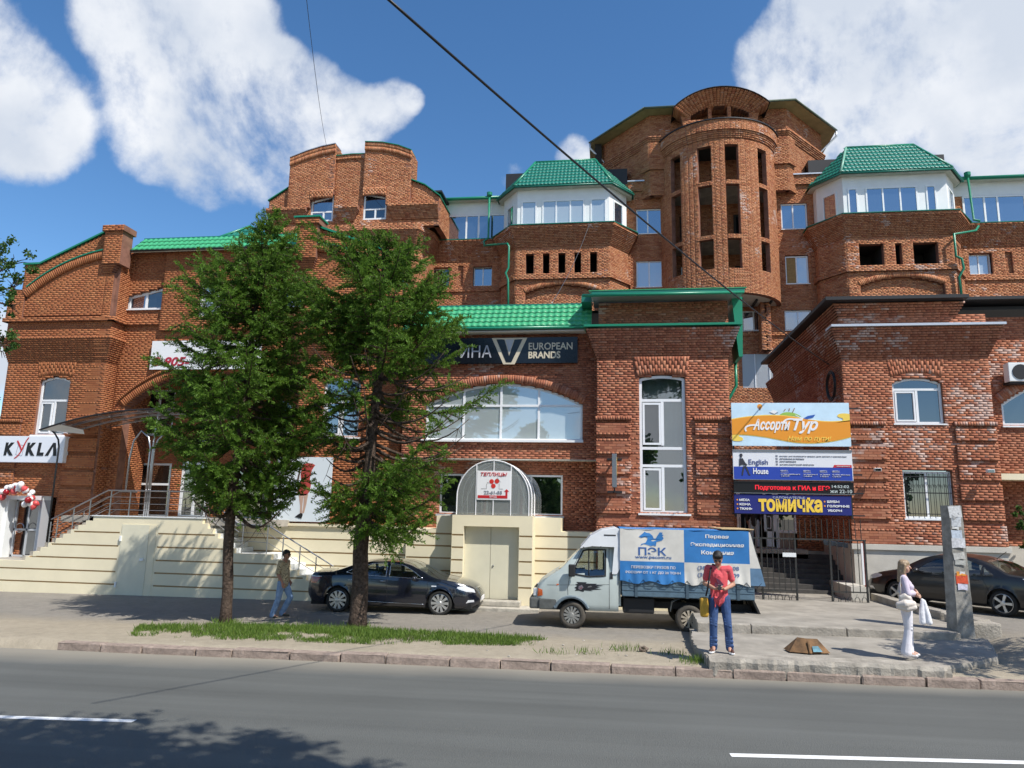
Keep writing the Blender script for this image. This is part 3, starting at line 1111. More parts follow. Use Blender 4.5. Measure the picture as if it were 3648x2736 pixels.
def tile_mesh(w, l, mt, waves=1):
    """one pressed tile: rounded wave across, a step at the lower edge"""
    nx, vs, fs = 6, [], []
    for j, (y, dz) in enumerate(((0, -.02), (0, .022), (l * .55, .006), (l, .0))):
        for i in range(nx + 1):
            f = i / nx
            hz = .026 * (math.sin(PI * min(1, f / .72)) ** 1.0 if f < .72 else -.12 * math.sin(PI * (f - .72) / .28))
            zz = hz + dz if j else hz - .012
            vs.append((w * f, y + (.0 if j else .004), zz))
    for j in range(3):
        for i in range(nx):
            a = j * (nx + 1) + i
            fs.append((a, a + 1, a + nx + 2, a + nx + 1))
    return MB().add(vs, fs).mesh('roof_tile', mt, True)


def tile_roof(parent, O, u, v, poly, mt, tw=.20, tl=.36, limit=300, cols=None, under=None):
    """tiles on the plane O + u*a + v*b inside poly (a, b); u along the eave, v up the slope"""
    u, v = Vector(u).normalized(), Vector(v).normalized()
    nrm = u.cross(v)
    if nrm.z < 0: nrm = -nrm
    M3 = Matrix((u, v, nrm)).transposed().to_4x4()
    amin, amax = min(p[0] for p in poly), max(p[0] for p in poly)
    bmin, bmax = min(p[1] for p in poly), max(p[1] for p in poly)
    na, nb = max(1, round((amax - amin) / tw)), max(1, round((bmax - bmin) / tl))
    tw, tl = (amax - amin) / na, (bmax - bmin) / nb
    me = tile_mesh(tw, tl, mt)
    n = 0
    rest = MB()
    poly_i = poly
    for j in range(nb):
        zz = bmin + (j + .5) * tl
        iv = scan(poly, zz)
        for i in range(na):
            a = amin + i * tw
            lo = max([p for p, q in iv] or [9e9])
            if not any(p - tw * .45 <= a and a + tw <= q + tw * .45 for p, q in iv): continue
            Mx = M3.copy()
            Mx.translation = Vector(O) + u * a + v * (bmin + j * tl) - parent.location
            if n < limit:
                o = link('roof_tile', me, parent)
                o.matrix_local = Mx
            else:
                rest.add([Mx @ vv.co for vv in me.vertices], [tuple(p.vertices) for p in me.polygons])
            n += 1
    if rest.v: tag(rest.build('roof_tiling', mt, parent, smooth=True), kind='stuff')
    return n


def roof_deck(parent, pts, mt, th=.05, name='roof_deck'):
    """a plain sheet under the tiles, given 3-D corners"""
    ps = [Vector(p) - parent.location for p in pts]
    nrm = (ps[1] - ps[0]).cross(ps[2] - ps[0]).normalized()
    if nrm.z < 0: nrm = -nrm
    lo = [p - nrm * th for p in ps]
    n = len(ps)
    mb = MB().add(ps + lo, [tuple(range(n)), tuple(range(2 * n - 1, n - 1, -1))] + [(i, n + i, n + (i + 1) % n, (i + 1) % n) for i in range(n)])
    return mb.build(name, mt, parent)


# ------------------------------------------------------------------ lettering


def text_mesh(s, bold=0.0, shear=0.0, extrude=0.0, spacing=1.0):
    cu = bpy.data.curves.new('t', 'FONT')
    cu.body = s
    cu.size = 1.0
    cu.shear = shear
    cu.offset = bold
    cu.extrude = extrude
    cu.space_character = spacing
    cu.resolution_u = 3
    ob = bpy.data.objects.new('t', cu)
    COL.objects.link(ob)
    bpy.context.view_layer.update()
    me = bpy.data.meshes.new_from_object(ob.evaluated_get(bpy.context.evaluated_depsgraph_get()))
    bpy.data.objects.remove(ob)
    bpy.data.curves.remove(cu)
    return me


def lettering(parent, s, x0, x1, z0, z1, y, mt, bold=0.0, shear=0.0, th=.012, keep=False, name='lettering', spacing=1.0, tilt=0.0):
    """text fitted to the box x0..x1, z0..z1 on the plane y (local to parent), facing -y"""
    me = text_mesh(s, bold, shear, .02, spacing)
    n = len(me.vertices)
    co = np.zeros(n * 3, dtype=np.float32)
    me.vertices.foreach_get('co', co)
    co = co.reshape(-1, 3)
    mn, mx = co.min(0), co.max(0)
    sx = (x1 - x0) / max(1e-6, mx[0] - mn[0])
    sz = (z1 - z0) / max(1e-6, mx[1] - mn[1])
    if keep: sx = sz = min(sx, sz)
    X = x0 + (co[:, 0] - mn[0]) * sx
    Z = z0 + (co[:, 1] - mn[1]) * sz + (X - x0) * tilt
    Y = y - (co[:, 2] - mn[2]) / max(1e-6, mx[2] - mn[2]) * th
    me.vertices.foreach_set('co', np.stack([X, Y, Z], 1).astype(np.float32).ravel())
    me.materials.clear()
    me.materials.append(mt)
    me.update()
    return link(name, me, parent)


def flat(parent, name, pts, y, mt, th=.006):
    """flat shape (x, z) laid on the plane y, facing -y"""
    return MB().prism(pts, y - th, y).build(name, mt, parent)


def circle(cx, cz, r, n=20, sx=1.0): return [(cx + r * sx * math.cos(2 * PI * i / n), cz + r * math.sin(2 * PI * i / n)) for i in range(n)]


def stroke(pts, w):
    """thick polyline as a polygon"""
    L, Rr = [], []
    n = len(pts)
    for i in range(n):
        a = Vector(pts[max(0, i - 1)])
        b_ = Vector(pts[min(n - 1, i + 1)])
        t = (b_ - a).normalized()
        nn = Vector((-t.y, t.x)) * (w[i] if isinstance(w, (list, tuple)) else w) / 2
        p = Vector(pts[i])
        L.append((p.x + nn.x, p.y + nn.y))
        Rr.append((p.x - nn.x, p.y - nn.y))
    return L + Rr[::-1]


def bez(*p, n=10):
    """cubic bezier points"""
    out = []
    for i in range(n + 1):
        t = i / n
        c = ((1 - t) ** 3, 3 * t * (1 - t) ** 2, 3 * t * t * (1 - t), t ** 3)
        out.append((sum(c[k] * p[k][0] for k in range(4)), sum(c[k] * p[k][1] for k in range(4))))
    return out
# ------------------------------------------------------------------ the brick complex


def front(B, x0, x1, Y, z0, z1, holes=(), keep=None, **kw):
    sh = lambda p: [(q[0] - x0, q[1]) for q in p]
    B.wall([(x0, Y), (x1, Y)], z0, z1, holes=[sh(h) for h in holes], keep=sh(keep) if keep else None, **kw)


RUST = [(5.37, 5.75), (4.76, 5.25), (4.14, 4.62), (3.53, 4.02), (2.92, 3.39)]


def rustic(B, x0, x1, Y, dx=0.06, rows=RUST, top=True):
    """banded quoin blocks standing proud of the wall"""
    for a, b_ in rows:
        front(B, x0, x1, Y, a, b_, off=.07, back=.16, ch=.0765, header=5, phase=rr.randint(0, 5))
    if top:
        front(B, x0 - .03, x1 + .03, Y, 5.84, 5.965, off=.11, back=.2, ch=.125, bl=.078, header=0)


def sloped_cap(parent, pts, w0, w1, th, mt, name='coping'):
    """metal capping that follows a polyline of (x, z), from y=w0 to y=w1"""
    mb = MB()
    for i in range(len(pts) - 1):
        a, b_ = pts[i], pts[i + 1]
        mb.add([(a[0], w0, a[1]), (b_[0], w0, b_[1]), (b_[0], w1, b_[1]), (a[0], w1, a[1]),
                (a[0], w0, a[1] + th), (b_[0], w0, b_[1] + th), (b_[0], w1, b_[1] + th), (a[0], w1, a[1] + th)],
               [(0, 1, 5, 4), (4, 5, 6, 7), (3, 2, 1, 0), (2, 3, 7, 6), (0, 4, 7, 3), (1, 2, 6, 5)])
    mb.v = [tuple(Vector(v) - parent.location) for v in mb.v]
    return mb.build(name, mt, parent)


def part_box(parent, name, x0, x1, y0, y1, z0, z1, mt, b=0):
    o = parent.location
    mb = MB()
    (mb.bbox(x0 - o.x, x1 - o.x, y0 - o.y, y1 - o.y, z0 - o.z, z1 - o.z, b) if b else mb.box(x0 - o.x, x1 - o.x, y0 - o.y, y1 - o.y, z0 - o.z, z1 - o.z))
    return mb.build(name, mt, parent)


def part_tube(parent, name, pts, r, mt, seg=8):
    return MB().tube([Vector(p) - parent.location for p in pts], r, seg).build(name, mt, parent, smooth=True)


# ============ left wing
YG, YE, YC, YP = 24.1, 24.7, 23.6, 22.95
LW = thing('brick_building', 'two storey red brick shop wing with curved gables, behind the two larches', 'building', (-15, 24.1, 0))
B = Bricks()
gw = [(-23.0, 29.0), (-23.0, YG), (-18.85, YG), (-18.85, YE + .02)]
win1 = arched(-21.52, -20.26, 5.37, 7.42, .17)
u_of = lambda x: (x + 23.0) + (29.0 - YG)
uh = lambda poly: [(u_of(p[0]), p[1]) for p in poly]
door_k = rect(-21.45, -20.2, .9, 3.05)
B.wall(gw, -.3, 8.16, holes=[uh(win1), uh(door_k)])
B.corbel(gw, 8.16, 12, 0, .26)
B.wall(gw, 9.084, 9.70, off=.13)
B.wall(gw, 9.70, 9.854, off=.27)
arcC, arcR = (-18.3, 6.12), 6.45


def under_arc(cx, cz, r, xa, xb, z0):
    pts = [(xa, z0), (xb, z0)]
    for i in range(13):
        x_ = xb + (xa - xb) * i / 12
        pts.append((x_, cz + math.sqrt(max(0.01, r * r - (x_ - cx) ** 2))))
    return pts


front(B, -23.2, -18.85, YG, 9.854, 12.6, keep=under_arc(*arcC, arcR - .30, -22.6, -19.2, 9.9), off=.15)
front(B, -23.2, -22.5, YG, 9.854, 11.0, off=.22, back=.4)
front(B, -19.2, -18.85, YG, 9.854, 11.6, off=.15)
B.wall([(-18.85, YG), (-18.85, YE + .02)], 9.854, 12.6, off=.15)
B.arch((-23.0, YG), (1, 0), arcC[0] + 23.0, arcC[1], arcR - .30, arcR, PI - math.acos((22.62 - 18.3) / arcR), PI - math.acos((19.28 - 18.3) / arcR) , proud=.24, depth=.4)
front(B, -22.8, -19.2, YG, 10.6, 13.5, keep=[(-22.8, 10.6), (-19.2, 10.6), (-19.2, 13.36), (-22.15, 12.04), (-22.8, 12.04)], off=.06, back=.3)
arc_pts = [(arcC[0] + arcR * math.cos(a), arcC[1] + arcR * math.sin(a)) for a in [PI - math.acos((22.45 - 18.3) / arcR) + (PI - math.acos((19.3 - 18.3) / arcR) - PI + math.acos((22.45 - 18.3) / arcR)) * i / 10 for i in range(11)]]
sloped_cap(LW, [(p[0], p[1] + .005) for p in arc_pts], YG - .27, YG - .06, .05, green_trim)
sloped_cap(LW, [(-22.86, 12.05), (-22.15, 12.06), (-19.28, 13.38)], YG - .12, YG + .3, .07, green_trim)
# pier at the inner end of the gable
front(B, -19.3, -18.55, YG, 11.9, 13.2, off=.34, back=.6)
front(B, -19.38, -18.47, YG, 13.2, 13.43, off=.42, back=.75)
for i in range(5): front(B, -19.3 + .0 * i, -18.75 - .06 * (4 - i), YG, 11.5 + .077 * i, 11.577 + .077 * i, off=.16 + .035 * i, header=0)
part_box(LW, 'flashing', -19.42, -18.9, YG - .35, YG + .3, 13.435, 13.47, zinc)
# window with its flat arch
window(LW, (0, YG + .14, 0), 0, win1, mull=[(-20.86, 5.42, 6.66)], trans=[(6.69, -21.5, -20.28)], sashes=[(-21.42, -20.93, 5.45, 6.62)], glass=glass_dark, fw=.075, sill=(-21.6, -20.2, 5.37, .2, .05))
B.flat_arch((-23.0, YG), (1, 0), 1.40, 2.82, 7.56, 8.16, .12, .10, n=18)
front(B, -22.97, -22.05, YG, 6.0, 6.0766, off=.05)
rustic(B, -23.0, -22.05, YG)
rustic(B, -20.10, -18.80, YG)
B.wall([(-18.80, YG - .0), (-18.80, YE)], 2.92, 5.75, off=.05, jit=.01)
# entrance recess in the middle
arch_o = arched(-18.35, -11.65, 2.3, 6.55, 1.35, 22)
q1 = [(-18.78, 10.35), (-17.2, 10.35), (-17.2, 11.25), (-18.78, 10.9)]
q2 = [(-12.8, 10.35), (-11.22, 10.35), (-11.22, 10.9), (-12.8, 11.25)]
mid_w = rect(-15.7, -14.3, 10.0, 11.4)
front(B, -18.85, -11.15, YE, 2.3, 12.75, holes=[arch_o, q1, q2, mid_w], back=.45)
cr_ = ((6.7 / 2) ** 2 + 1.35 ** 2) / (2 * 1.35)
a_ = math.asin(3.35 / cr_)
B.arch((-15, YE), (1, 0), 0, 6.55 + 1.35 - cr_, cr_, cr_ + .27, PI / 2 + a_, PI / 2 - a_, proud=.06, depth=.4)
B.arch((-15, YE), (1, 0), 0, 6.55 + 1.35 - cr_, cr_ + .29, cr_ + .37, PI / 2 + a_, PI / 2 - a_, proud=.12, depth=.4)
front(B, -17.2, -12.8, YE, 9.45, 12.75, holes=[mid_w], off=.14)
front(B, -18.85, -17.2, YE, 9.70, 9.854, off=.1)
window(LW, (0, YE + .16, 0), 0, q1, mull=[(-18.02, 10.4, 11.1)], glass=[glass_sky, glass_dark], fw=.09, sill=(-18.85, -17.2, 10.35, .22, .04))
window(LW, (0, YE + .16, 0), 0, q2, mull=[(-11.98, 10.4, 11.1)], glass=glass_dark, fw=.09, sill=(-12.8, -11.15, 10.35, .22, .04))
window(LW, (0, YE + .1, 0), 0, mid_w, mull=[(-15, 10, 11.4)], glass=glass_milky, fw=.07, sill=(-15.75, -14.25, 10, .2, .04))
# back wall of the porch
YB2 = 26.2
pw = [rect(-18.62, -17.15, 2.42, 4.5), rect(-18.6, -17.3, 5.6, 7.45), rect(-16.7, -15.55, 2.42, 4.55), rect(-14.5, -13.2, 2.42, 4.5), rect(-12.9, -11.4, 5.6, 7.45)]
front(B, -18.9, -11.1, YB2, 2.2, 8.2, holes=pw)
B.wall([(-18.35, YE + .4), (-18.35, YB2)], 2.3, 8.0)
window(LW, (0, YB2 + .1, 0), 0, pw[0], mull=[], trans=[(3.68, -18.6, -17.2)], fw=.08, glass=glass_thru)
window(LW, (0, YB2 + .1, 0), 0, pw[1], mull=[(-18.0, 5.6, 7.4)], fw=.08)
window(LW, (0, YB2 + .1, 0), 0, pw[3], trans=[(3.68, -14.5, -13.2)], fw=.08, glass=glass_thru)
window(LW, (0, YB2 + .1, 0), 0, pw[4], mull=[(-12.1, 5.6, 7.4)], fw=.08)
d_ = window(LW, (0, YB2 + .06, 0), 0, pw[2], mull=[(-16.12, 2.45, 3.95)], trans=[(3.98, -16.7, -15.55)], fw=.10, glass=glass_thru)
d_.name = 'door'
part_box(LW, 'porch_ceiling', -18.9, -11.1, YE + .02, YB2 + .3, 8.1, 8.2, soffit_w)
# green tile strip over the recess
tile_roof(LW, (-18.55, 24.26, 12.60), (1, 0, 0), (0, .72, .70), rect(0, 7.1, 0, 1.08), green_tile, .215, .36)
roof_deck(LW, [(-18.6, 24.32, 12.56), (-11.4, 24.32, 12.56), (-11.4, 25.05, 13.26), (-18.6, 25.05, 13.26)], soffit_w, .04)
part_box(LW, 'ridge_cap', -18.55, -11.45, 25.0, 25.2, 13.31, 13.38, green_dark)
part_tube(LW, 'gutter', [(-18.5, 24.25, 12.57), (-11.5, 24.25, 12.57)], .03, dark_metal)
part_box(LW, 'roof_deck', -22.9, -11.3, 25.15, 31, 12.2, 12.3, dark_metal)
part_box(LW, 'roof_deck', -11.3, -7.2, 24.5, 31, 9.7, 9.8, dark_metal)
# small hipped roof light behind the strip
for s, pts in ((1, None),):
    roof_deck(LW, [(-16.4, 25.6, 13.30), (-13.3, 25.6, 13.30), (-14.85, 26.4, 14.28)], green_dark, .03, 'hip_roof')
tile_roof(LW, (-16.4, 25.62, 13.33), (1, 0, 0), (0, .63, .777), [(0, 0), (3.1, 0), (1.55, 1.24)], green_dark, .2, .36, limit=60)
for a, b_ in (((-16.45, 25.6, 13.32), (-14.85, 26.4, 14.34)), ((-13.25, 25.6, 13.32), (-14.85, 26.4, 14.34))):
    part_tube(LW, 'hip_cap', [a, b_], .055, green_trim, 6)

# ---- right gable of the left wing (mirror)
gr = [(-11.15, YE + .02), (-11.15, YG), (-7.1, YG)]
win2 = arched(-10.2, -8.85, 5.36, 7.32, .17)
vh = lambda poly: [(p[0] + 11.15 + (YE + .02 - YG), p[1]) for p in poly]
B.wall(gr, -.3, 8.16, holes=[vh(win2)])
B.corbel(gr, 8.16, 12, 0, .26)
B.wall(gr, 9.084, 9.70, off=.13)
B.wall(gr, 9.70, 9.854, off=.27)
ac2 = (-11.7, 6.12)
front(B, -11.15, -6.9, YG, 9.854, 12.6, keep=under_arc(*ac2, arcR - .30, -10.85, -7.1, 9.9), off=.15)
front(B, -11.15, -10.85, YG, 9.854, 11.6, off=.15)
B.wall([(-11.15, YE + .02), (-11.15, YG)], 9.854, 12.6, off=.15)
B.arch((-11.0, YG), (1, 0), ac2[0] + 11.0, ac2[1], arcR - .30, arcR, math.acos((11.7 - 10.8) / arcR), math.acos((11.7 - 7.3) / arcR), proud=.24, depth=.4)
front(B, -10.8, -7.4, YG, 10.6, 13.5, keep=[(-10.8, 10.6), (-7.4, 10.6), (-7.4, 11.98), (-8.0, 12.08), (-10.8, 13.14)], off=.06, back=.3)
arc2 = [(ac2[0] + arcR * math.cos(a), ac2[1] + arcR * math.sin(a)) for a in [math.acos((11.7 - 10.9) / arcR) + (math.acos((11.7 - 7.2) / arcR) - math.acos((11.7 - 10.9) / arcR)) * i / 10 for i in range(11)]]
sloped_cap(LW, arc2, YG - .28, YG - .06, .06, green_trim)
sloped_cap(LW, [(-10.78, 13.16), (-8.05, 12.13)], YG - .13, YG + .3, .08, green_trim)
front(B, -8.1, -7.42, YG, 10.4, 11.95, off=.2, back=.5)
front(B, -8.16, -7.36, YG, 11.95, 12.03, off=.25, back=.5)
part_box(LW, 'coping', -8.18, -7.34, YG - .28, YG + .32, 12.035, 12.10, green_trim)
front(B, -11.5, -10.72, YG, 11.9, 13.2, off=.34, back=.6)
front(B, -11.58, -10.64, YG, 13.2, 13.43, off=.42, back=.75)
part_box(LW, 'coping', -11.62, -10.6, YG - .46, YG + .34, 13.435, 13.50, green_trim)
for i in range(6): front(B, -11.3, -10.74 - .03 * (5 - i), YG, 11.44 + .077 * i, 11.517 + .077 * i, off=.15 + .03 * i, header=0)
window(LW, (0, YG + .14, 0), 0, win2, mull=[(-9.5, 5.4, 6.66)], trans=[(6.69, -10.2, -8.85)], sashes=[(-10.12, -9.57, 5.44, 6.62)], glass=glass_sky, fw=.075, sill=(-10.32, -8.75, 5.36, .22, .05))
B.flat_arch((-11.15, YG), (1, 0), .9, 2.36, 7.5, 8.16, .12, .10, n=18)
rustic(B, -11.15, -10.4, YG)
rustic(B, -8.65, -7.25, YG)
B.finish(LW, brick_left, mortar_light, skip=lambda x, z: z < 3 or z > 11 or (-18.8 < x < -7))

# ============ central block with the black sign and the pavilion beside the truck
CB = thing('brick_building', 'red brick block with green tile eaves and a tall pavilion window above the truck', 'building', (-1.5, 23.6, 0))
B = Bricks()
aw = arched(-6.3, -.98, 5.24, 6.45, .72, 22)
front(B, -7.1, -.45, YC, 4.62, 8.95, holes=[aw], back=.35)
B.wall([(-7.1, YG), (-7.1, YC)], 4.62, 9.0)
ca = ((5.32 / 2) ** 2 + .72 ** 2) / (2 * .72)
aa = math.asin(2.66 / ca)
B.arch((-3.64, YC), (1, 0), 0, 6.45 + .72 - ca, ca + .03, ca + .29, PI / 2 + aa, PI / 2 - aa, proud=.05, depth=.3)
curt = mat('net_curtain', (.55, .56, .60), .9)
curt2 = mat('curtain_rose', (.42, .30, .33), .9)
W_ = window(CB, (0, YC + .12, 0), 0, aw, mull=[(-5.0, 5.3, 7.1), (-3.72, 5.3, 7.15), (-2.44, 5.3, 7.1)], trans=[(6.42, -6.3, -.98)], glass=glass_milky, fw=.07, sill=(-6.4, -.95, 5.25, .24, .07), curtain=(curt, .35, .0))
# lower storey set back under the overhang
lw_ = [rect(-5.85, -4.35, 2.80, 4.14), rect(-4.25, -3.1, 2.80, 4.14), rect(-3.0, -1.66, 2.80, 4.14)]
front(B, -7.1, -.45, 24.2, 2.2, 4.7, holes=lw_)
part_box(CB, 'soffit', -7.1, -.45, YC - .0, 24.25, 4.60, 4.625, soffit_w)
B.wall([(-.5, 24.3), (-.5, YP)], 2.0, 7.9)
window(CB, (0, 24.28, 0), 0, lw_[0], mull=[(-5.1, 2.8, 4.14)], glass=glass_dark, frame=white_pvc, fw=.06)
window(CB, (0, 24.28, 0), 0, lw_[1], glass=glass_dark, fw=.06)
window(CB, (0, 24.28, 0), 0, lw_[2], mull=[(-2.72, 2.8, 4.14)], glass=glass_thru, fw=.06)
part_box(CB, 'sill', -5.95, -1.6, 24.1, 24.24, 2.72, 2.79, grey_pvc)
# tile eaves
tile_roof(CB, (-7.1, 23.16, 9.03), (1, 0, 0), (0, .66, .75), rect(0, 6.42, 0, 1.3), green_tile, .214, .26)
roof_deck(CB, [(-7.1, 23.22, 9.0), (-.68, 23.22, 9.0), (-.68, 24.05, 9.94), (-7.1, 24.05, 9.94)], soffit_w, .03)
part_box(CB, 'ridge_cap', -7.1, -.66, 23.99, 24.2, 9.985, 10.05, green_dark)
part_tube(CB, 'gutter', [(-7.1, 23.12, 8.97), (-.70, 23.12, 8.97)], .055, green_trim, 10)
part_box(CB, 'soffit', -7.1, -.70, 23.15, YC + .0, 8.86, 8.885, soffit_w)
part_box(CB, 'roof_deck', -7.1, 3.7, 24.1, 33, 9.7, 9.8, dark_metal)
# pavilion
pil = [(-.50, 26.0), (-.50, YP), (3.63, YP), (3.63, 33)]
pu = lambda poly: [(p[0] + .5 + 26.0 - YP, p[1]) for p in poly]
tw = arched(.85, 2.28, 2.95, 7.2, .10)
B.wall(pil, .2, 7.86, holes=[pu(tw)], back=.45)
B.corbel(pil, 7.86, 12, 0, .34)
B.wall(pil, 8.784, 8.80, off=.0, mort=False, ch=.02)
B.flat_arch((-.5, YP), (1, 0), 1.28, 2.84, 7.27, 7.90, .10, .10, n=19, proud=.04)
rustic(B, -.52, .57, YP)
rustic(B, 2.55, 3.66, YP)
front(B, -.52, 3.65, YP, .2, 2.76, off=.06)
part_box(CB, 'coping', -.90, 4.03, YP - .42, YP + .3, 8.83, 8.90, green_trim)
front(B, -.45, 3.75, YP + .45, 8.85, 9.85, back=.2)
window(CB, (0, YP + .13, 0), 0, tw, mull=[(1.57, 5.06, 6.46), (1.56, 2.98, 4.38)], trans=[(6.50, .85, 2.28), (4.97, .85, 2.28), (4.42, .85, 2.28)],
       sashes=[(.95, 1.52, 5.08, 6.42), (.95, 1.50, 3.05, 4.34)], glass=[glass_thru, glass_thru, glass_thru, glass_dark, glass_thru, glass_thru], fw=.085, sill=(.78, 2.38, 2.95, .2, .06), curtain=(curt, .35, 2.1))
# eaves over the pavilion
part_box(CB, 'eaves', -.62, 4.12, YP - .38, YP + 1.2, 9.90, 9.99, zinc)
part_box(CB, 'fascia', -.66, 4.14, YP - .43, YP - .385, 9.86, 10.02, green_dark)
part_tube(CB, 'gutter', [(-.95, YP - .5, 9.84), (4.1, YP - .5, 9.84)], .05, green_trim, 10)
part_box(CB, 'fascia', -1.0, -.68, YP - .05, YP + 1.1, 9.76, 9.98, green_dark)
roof_deck(CB, [(-.75, YP - .45, 10.03), (4.2, YP - .45, 10.03), (4.2, YP + 2.4, 10.5), (-.75, YP + 2.4, 10.5)], green_tile, .03, 'roof_sheet')
MB().add([(3.86 + 1.5, -.30, 9.95), (4.20 + 1.5, -.30, 9.95), (4.20 + 1.5, .8, 9.95), (3.86 + 1.5, .8, 9.95), (4.02 + 1.5, -.35, 7.95), (4.14 + 1.5, -.35, 7.95), (4.14 + 1.5, .8, 7.95), (4.02 + 1.5, .8, 7.95)],
         [(0, 1, 2, 3), (7, 6, 5, 4), (4, 5, 1, 0), (5, 6, 2, 1), (6, 7, 3, 2), (7, 4, 0, 3)]).build('side_fascia', green_trim, CB)
part_tube(CB, 'downpipe', [(4.1, 24.4, 8.0), (4.1, 24.4, 7.2), (3.85, 24.4, 6.75), (3.72, 24.4, 6.6)], .05, green_trim)
B.finish(CB, brick_front, mortar, skip=lambda x, z: x < -2.3 or z < 2.6)

# ============ right block
YR = 24.1
RB = thing('brick_building', 'red brick block with white-stained bricks and a barred window behind the grey pole', 'building', (10, 24.1, 0))
B = Bricks()
rb = [(7.38, 34), (7.38, YR), (11.8, YR), (11.8, 24.6)]
ru = lambda poly: [(p[0] - 7.38 + 34 - YR, p[1]) for p in poly]
uw = arched(8.88, 10.36, 5.91, 7.22, .17)
bw = rect(9.0, 10.44, 2.95, 4.42)
B.wall(rb, 2.15, 8.06, holes=[ru(uw), ru(bw)], back=.4)
B.corbel(rb, 8.06, 12, 0, .36)
B.wall(rb, 9.06, 9.45, off=.02)
B.corbel([(7.38, 34), (7.38, YR), (10.95, YR), (10.95, 24.6)], 9.45, 5, .02, .22)
B.flat_arch((7.38, YR), (1, 0), 1.47, 3.0, 7.42, 8.06, .14, .11, n=20)
rustic(B, 7.36, 8.55, YR)
rustic(B, 10.62, 11.82, YR)
front(B, 7.36, 11.84, YR, 2.16, 2.78, off=.06)
part_box(RB, 'flashing', 7.0, 12.2, YR - .47, YR + .2, 8.995, 9.07, zinc)
part_box(RB, 'eaves', 6.85, 11.15, YR - .55, YR + .3, 9.86, 9.97, dark_metal)
part_box(RB, 'eaves', 6.85, 7.4, YR + .3, 34, 9.86, 9.97, dark_metal)
part_box(RB, 'eaves', 11.15, 26, YR - .15, YR + 1.2, 9.90, 10.0, dark_metal)
part_box(RB, 'roof_deck', 7.3, 26, YR + .4, 33, 9.7, 9.8, dark_metal)
window(RB, (0, YR + .13, 0), 0, uw, mull=[(9.62, 5.95, 6.98)], trans=[(7.02, 8.88, 10.36)], sashes=[(8.96, 9.56, 5.99, 6.96)], glass=glass_dark, frame=white_pvc, fw=.07, sill=(8.84, 10.42, 5.91, .16, .04))
wb = window(RB, (0, YR + .16, 0), 0, bw, mull=[(9.72, 2.95, 4.42)], glass=glass_dark, fw=.07, sill=(8.96, 10.5, 2.95, .18, .04))
gb = MB()
for i in range(9):
    xx = 9.08 + i * .16
    gb.tube([(xx, -.12, 2.98), (xx, -.12, 4.38)], .008, 5)
    gb.tube([(xx - .05, -.12, 3.95), (xx - .02, -.12, 4.02), (xx + .03, -.12, 3.98), (xx + .05, -.12, 3.9)], .007, 4)
for zz in (3.1, 3.75, 4.25): gb.box(9.03, 10.42, -.13, -.11, zz - .012, zz + .012)
gb.build('window_grille', dark_metal, wb)
# recessed bay at the picture edge
front(B, 11.8, 26, 24.5, 4.4, 9.45, holes=[arched(12.25, 17.0, 5.9, 6.6, .9, 16)], back=.35)
rca = ((4.75 / 2) ** 2 + .9 ** 2) / 1.8
ra_ = math.asin(2.375 / rca)
B.arch((14.625, 24.5), (1, 0), 0, 7.5 - rca, rca + .03, rca + .32, PI / 2 + ra_, PI / 2 - ra_, proud=.05)
window(RB, (0, 24.62, 0), 0, arched(12.25, 17.0, 5.9, 6.6, .9, 16), mull=[(13.8, 5.9, 7.3), (15.4, 5.9, 7.3)], glass=glass_dark, fw=.09, sill=(12.2, 17.05, 5.9, .2, .05))
front(B, 11.9, 26, 25.2, 2.15, 4.4)
part_box(RB, 'lintel', 11.85, 26, 24.35, 25.2, 4.2, 4.39, cream)
part_box(RB, 'plinth', 7.40, 11.82, YR - .03, 33, .2, 1.98, plinth_m)
part_box(RB, 'plinth_ledge', 7.33, 11.9, YR - .10, YR + .3, 1.98, 2.15, plinth_m, .01)
part_box(RB, 'plinth', 11.83, 26, 25.1, 26, .2, 2.15, plinth_m)
B.finish(RB, brick_right, mortar, skip=lambda x, z: z < 2.1 or x > 12 or z > 7.9)
for xx in (8.12, 11.35):
    t = thing('floodlight', 'small white floodlight on the brick quoins left of the barred window' if xx < 9 else 'small white floodlight on the brick quoins right of the barred window', 'floodlight', (xx, 23.7, 4.42))
    MB().bbox(-.10, .10, -.08, .06, -.05, .05, .012).build('housing', white_m, t)
    MB().box(-.085, .085, -.088, -.081, -.04, .035).build('lens', glass_dark, t)
    MB().tube([(0, .06, 0), (0, .33, -.03)], .014, 6).build('bracket', dark_metal, t)
# ============ tall back building
YM = 39.0
BB = thing('brick_building', 'tall red brick rear building with a round open tower and green hipped bay roofs', 'building', (5.9, 39, 0))
B = Bricks()


def opening_box(parent, x0, x1, z0, z1, y, depth=1.6, name='dark_room'):
    o = parent.location
    b = MB().add([(x0, y + depth, z0), (x1, y + depth, z0), (x1, y + depth, z1), (x0, y + depth, z1), (x0, y, z0), (x1, y, z0), (x1, y, z1), (x0, y, z1)],
                 [(0, 1, 2, 3), (0, 4, 5, 1), (3, 2, 6, 7), (0, 3, 7, 4), (1, 5, 6, 2)])
    b.v = [tuple(Vector(v) - o) for v in b.v]
    return b.build(name, interior_m, parent)


BKW = dict(jit=.006)
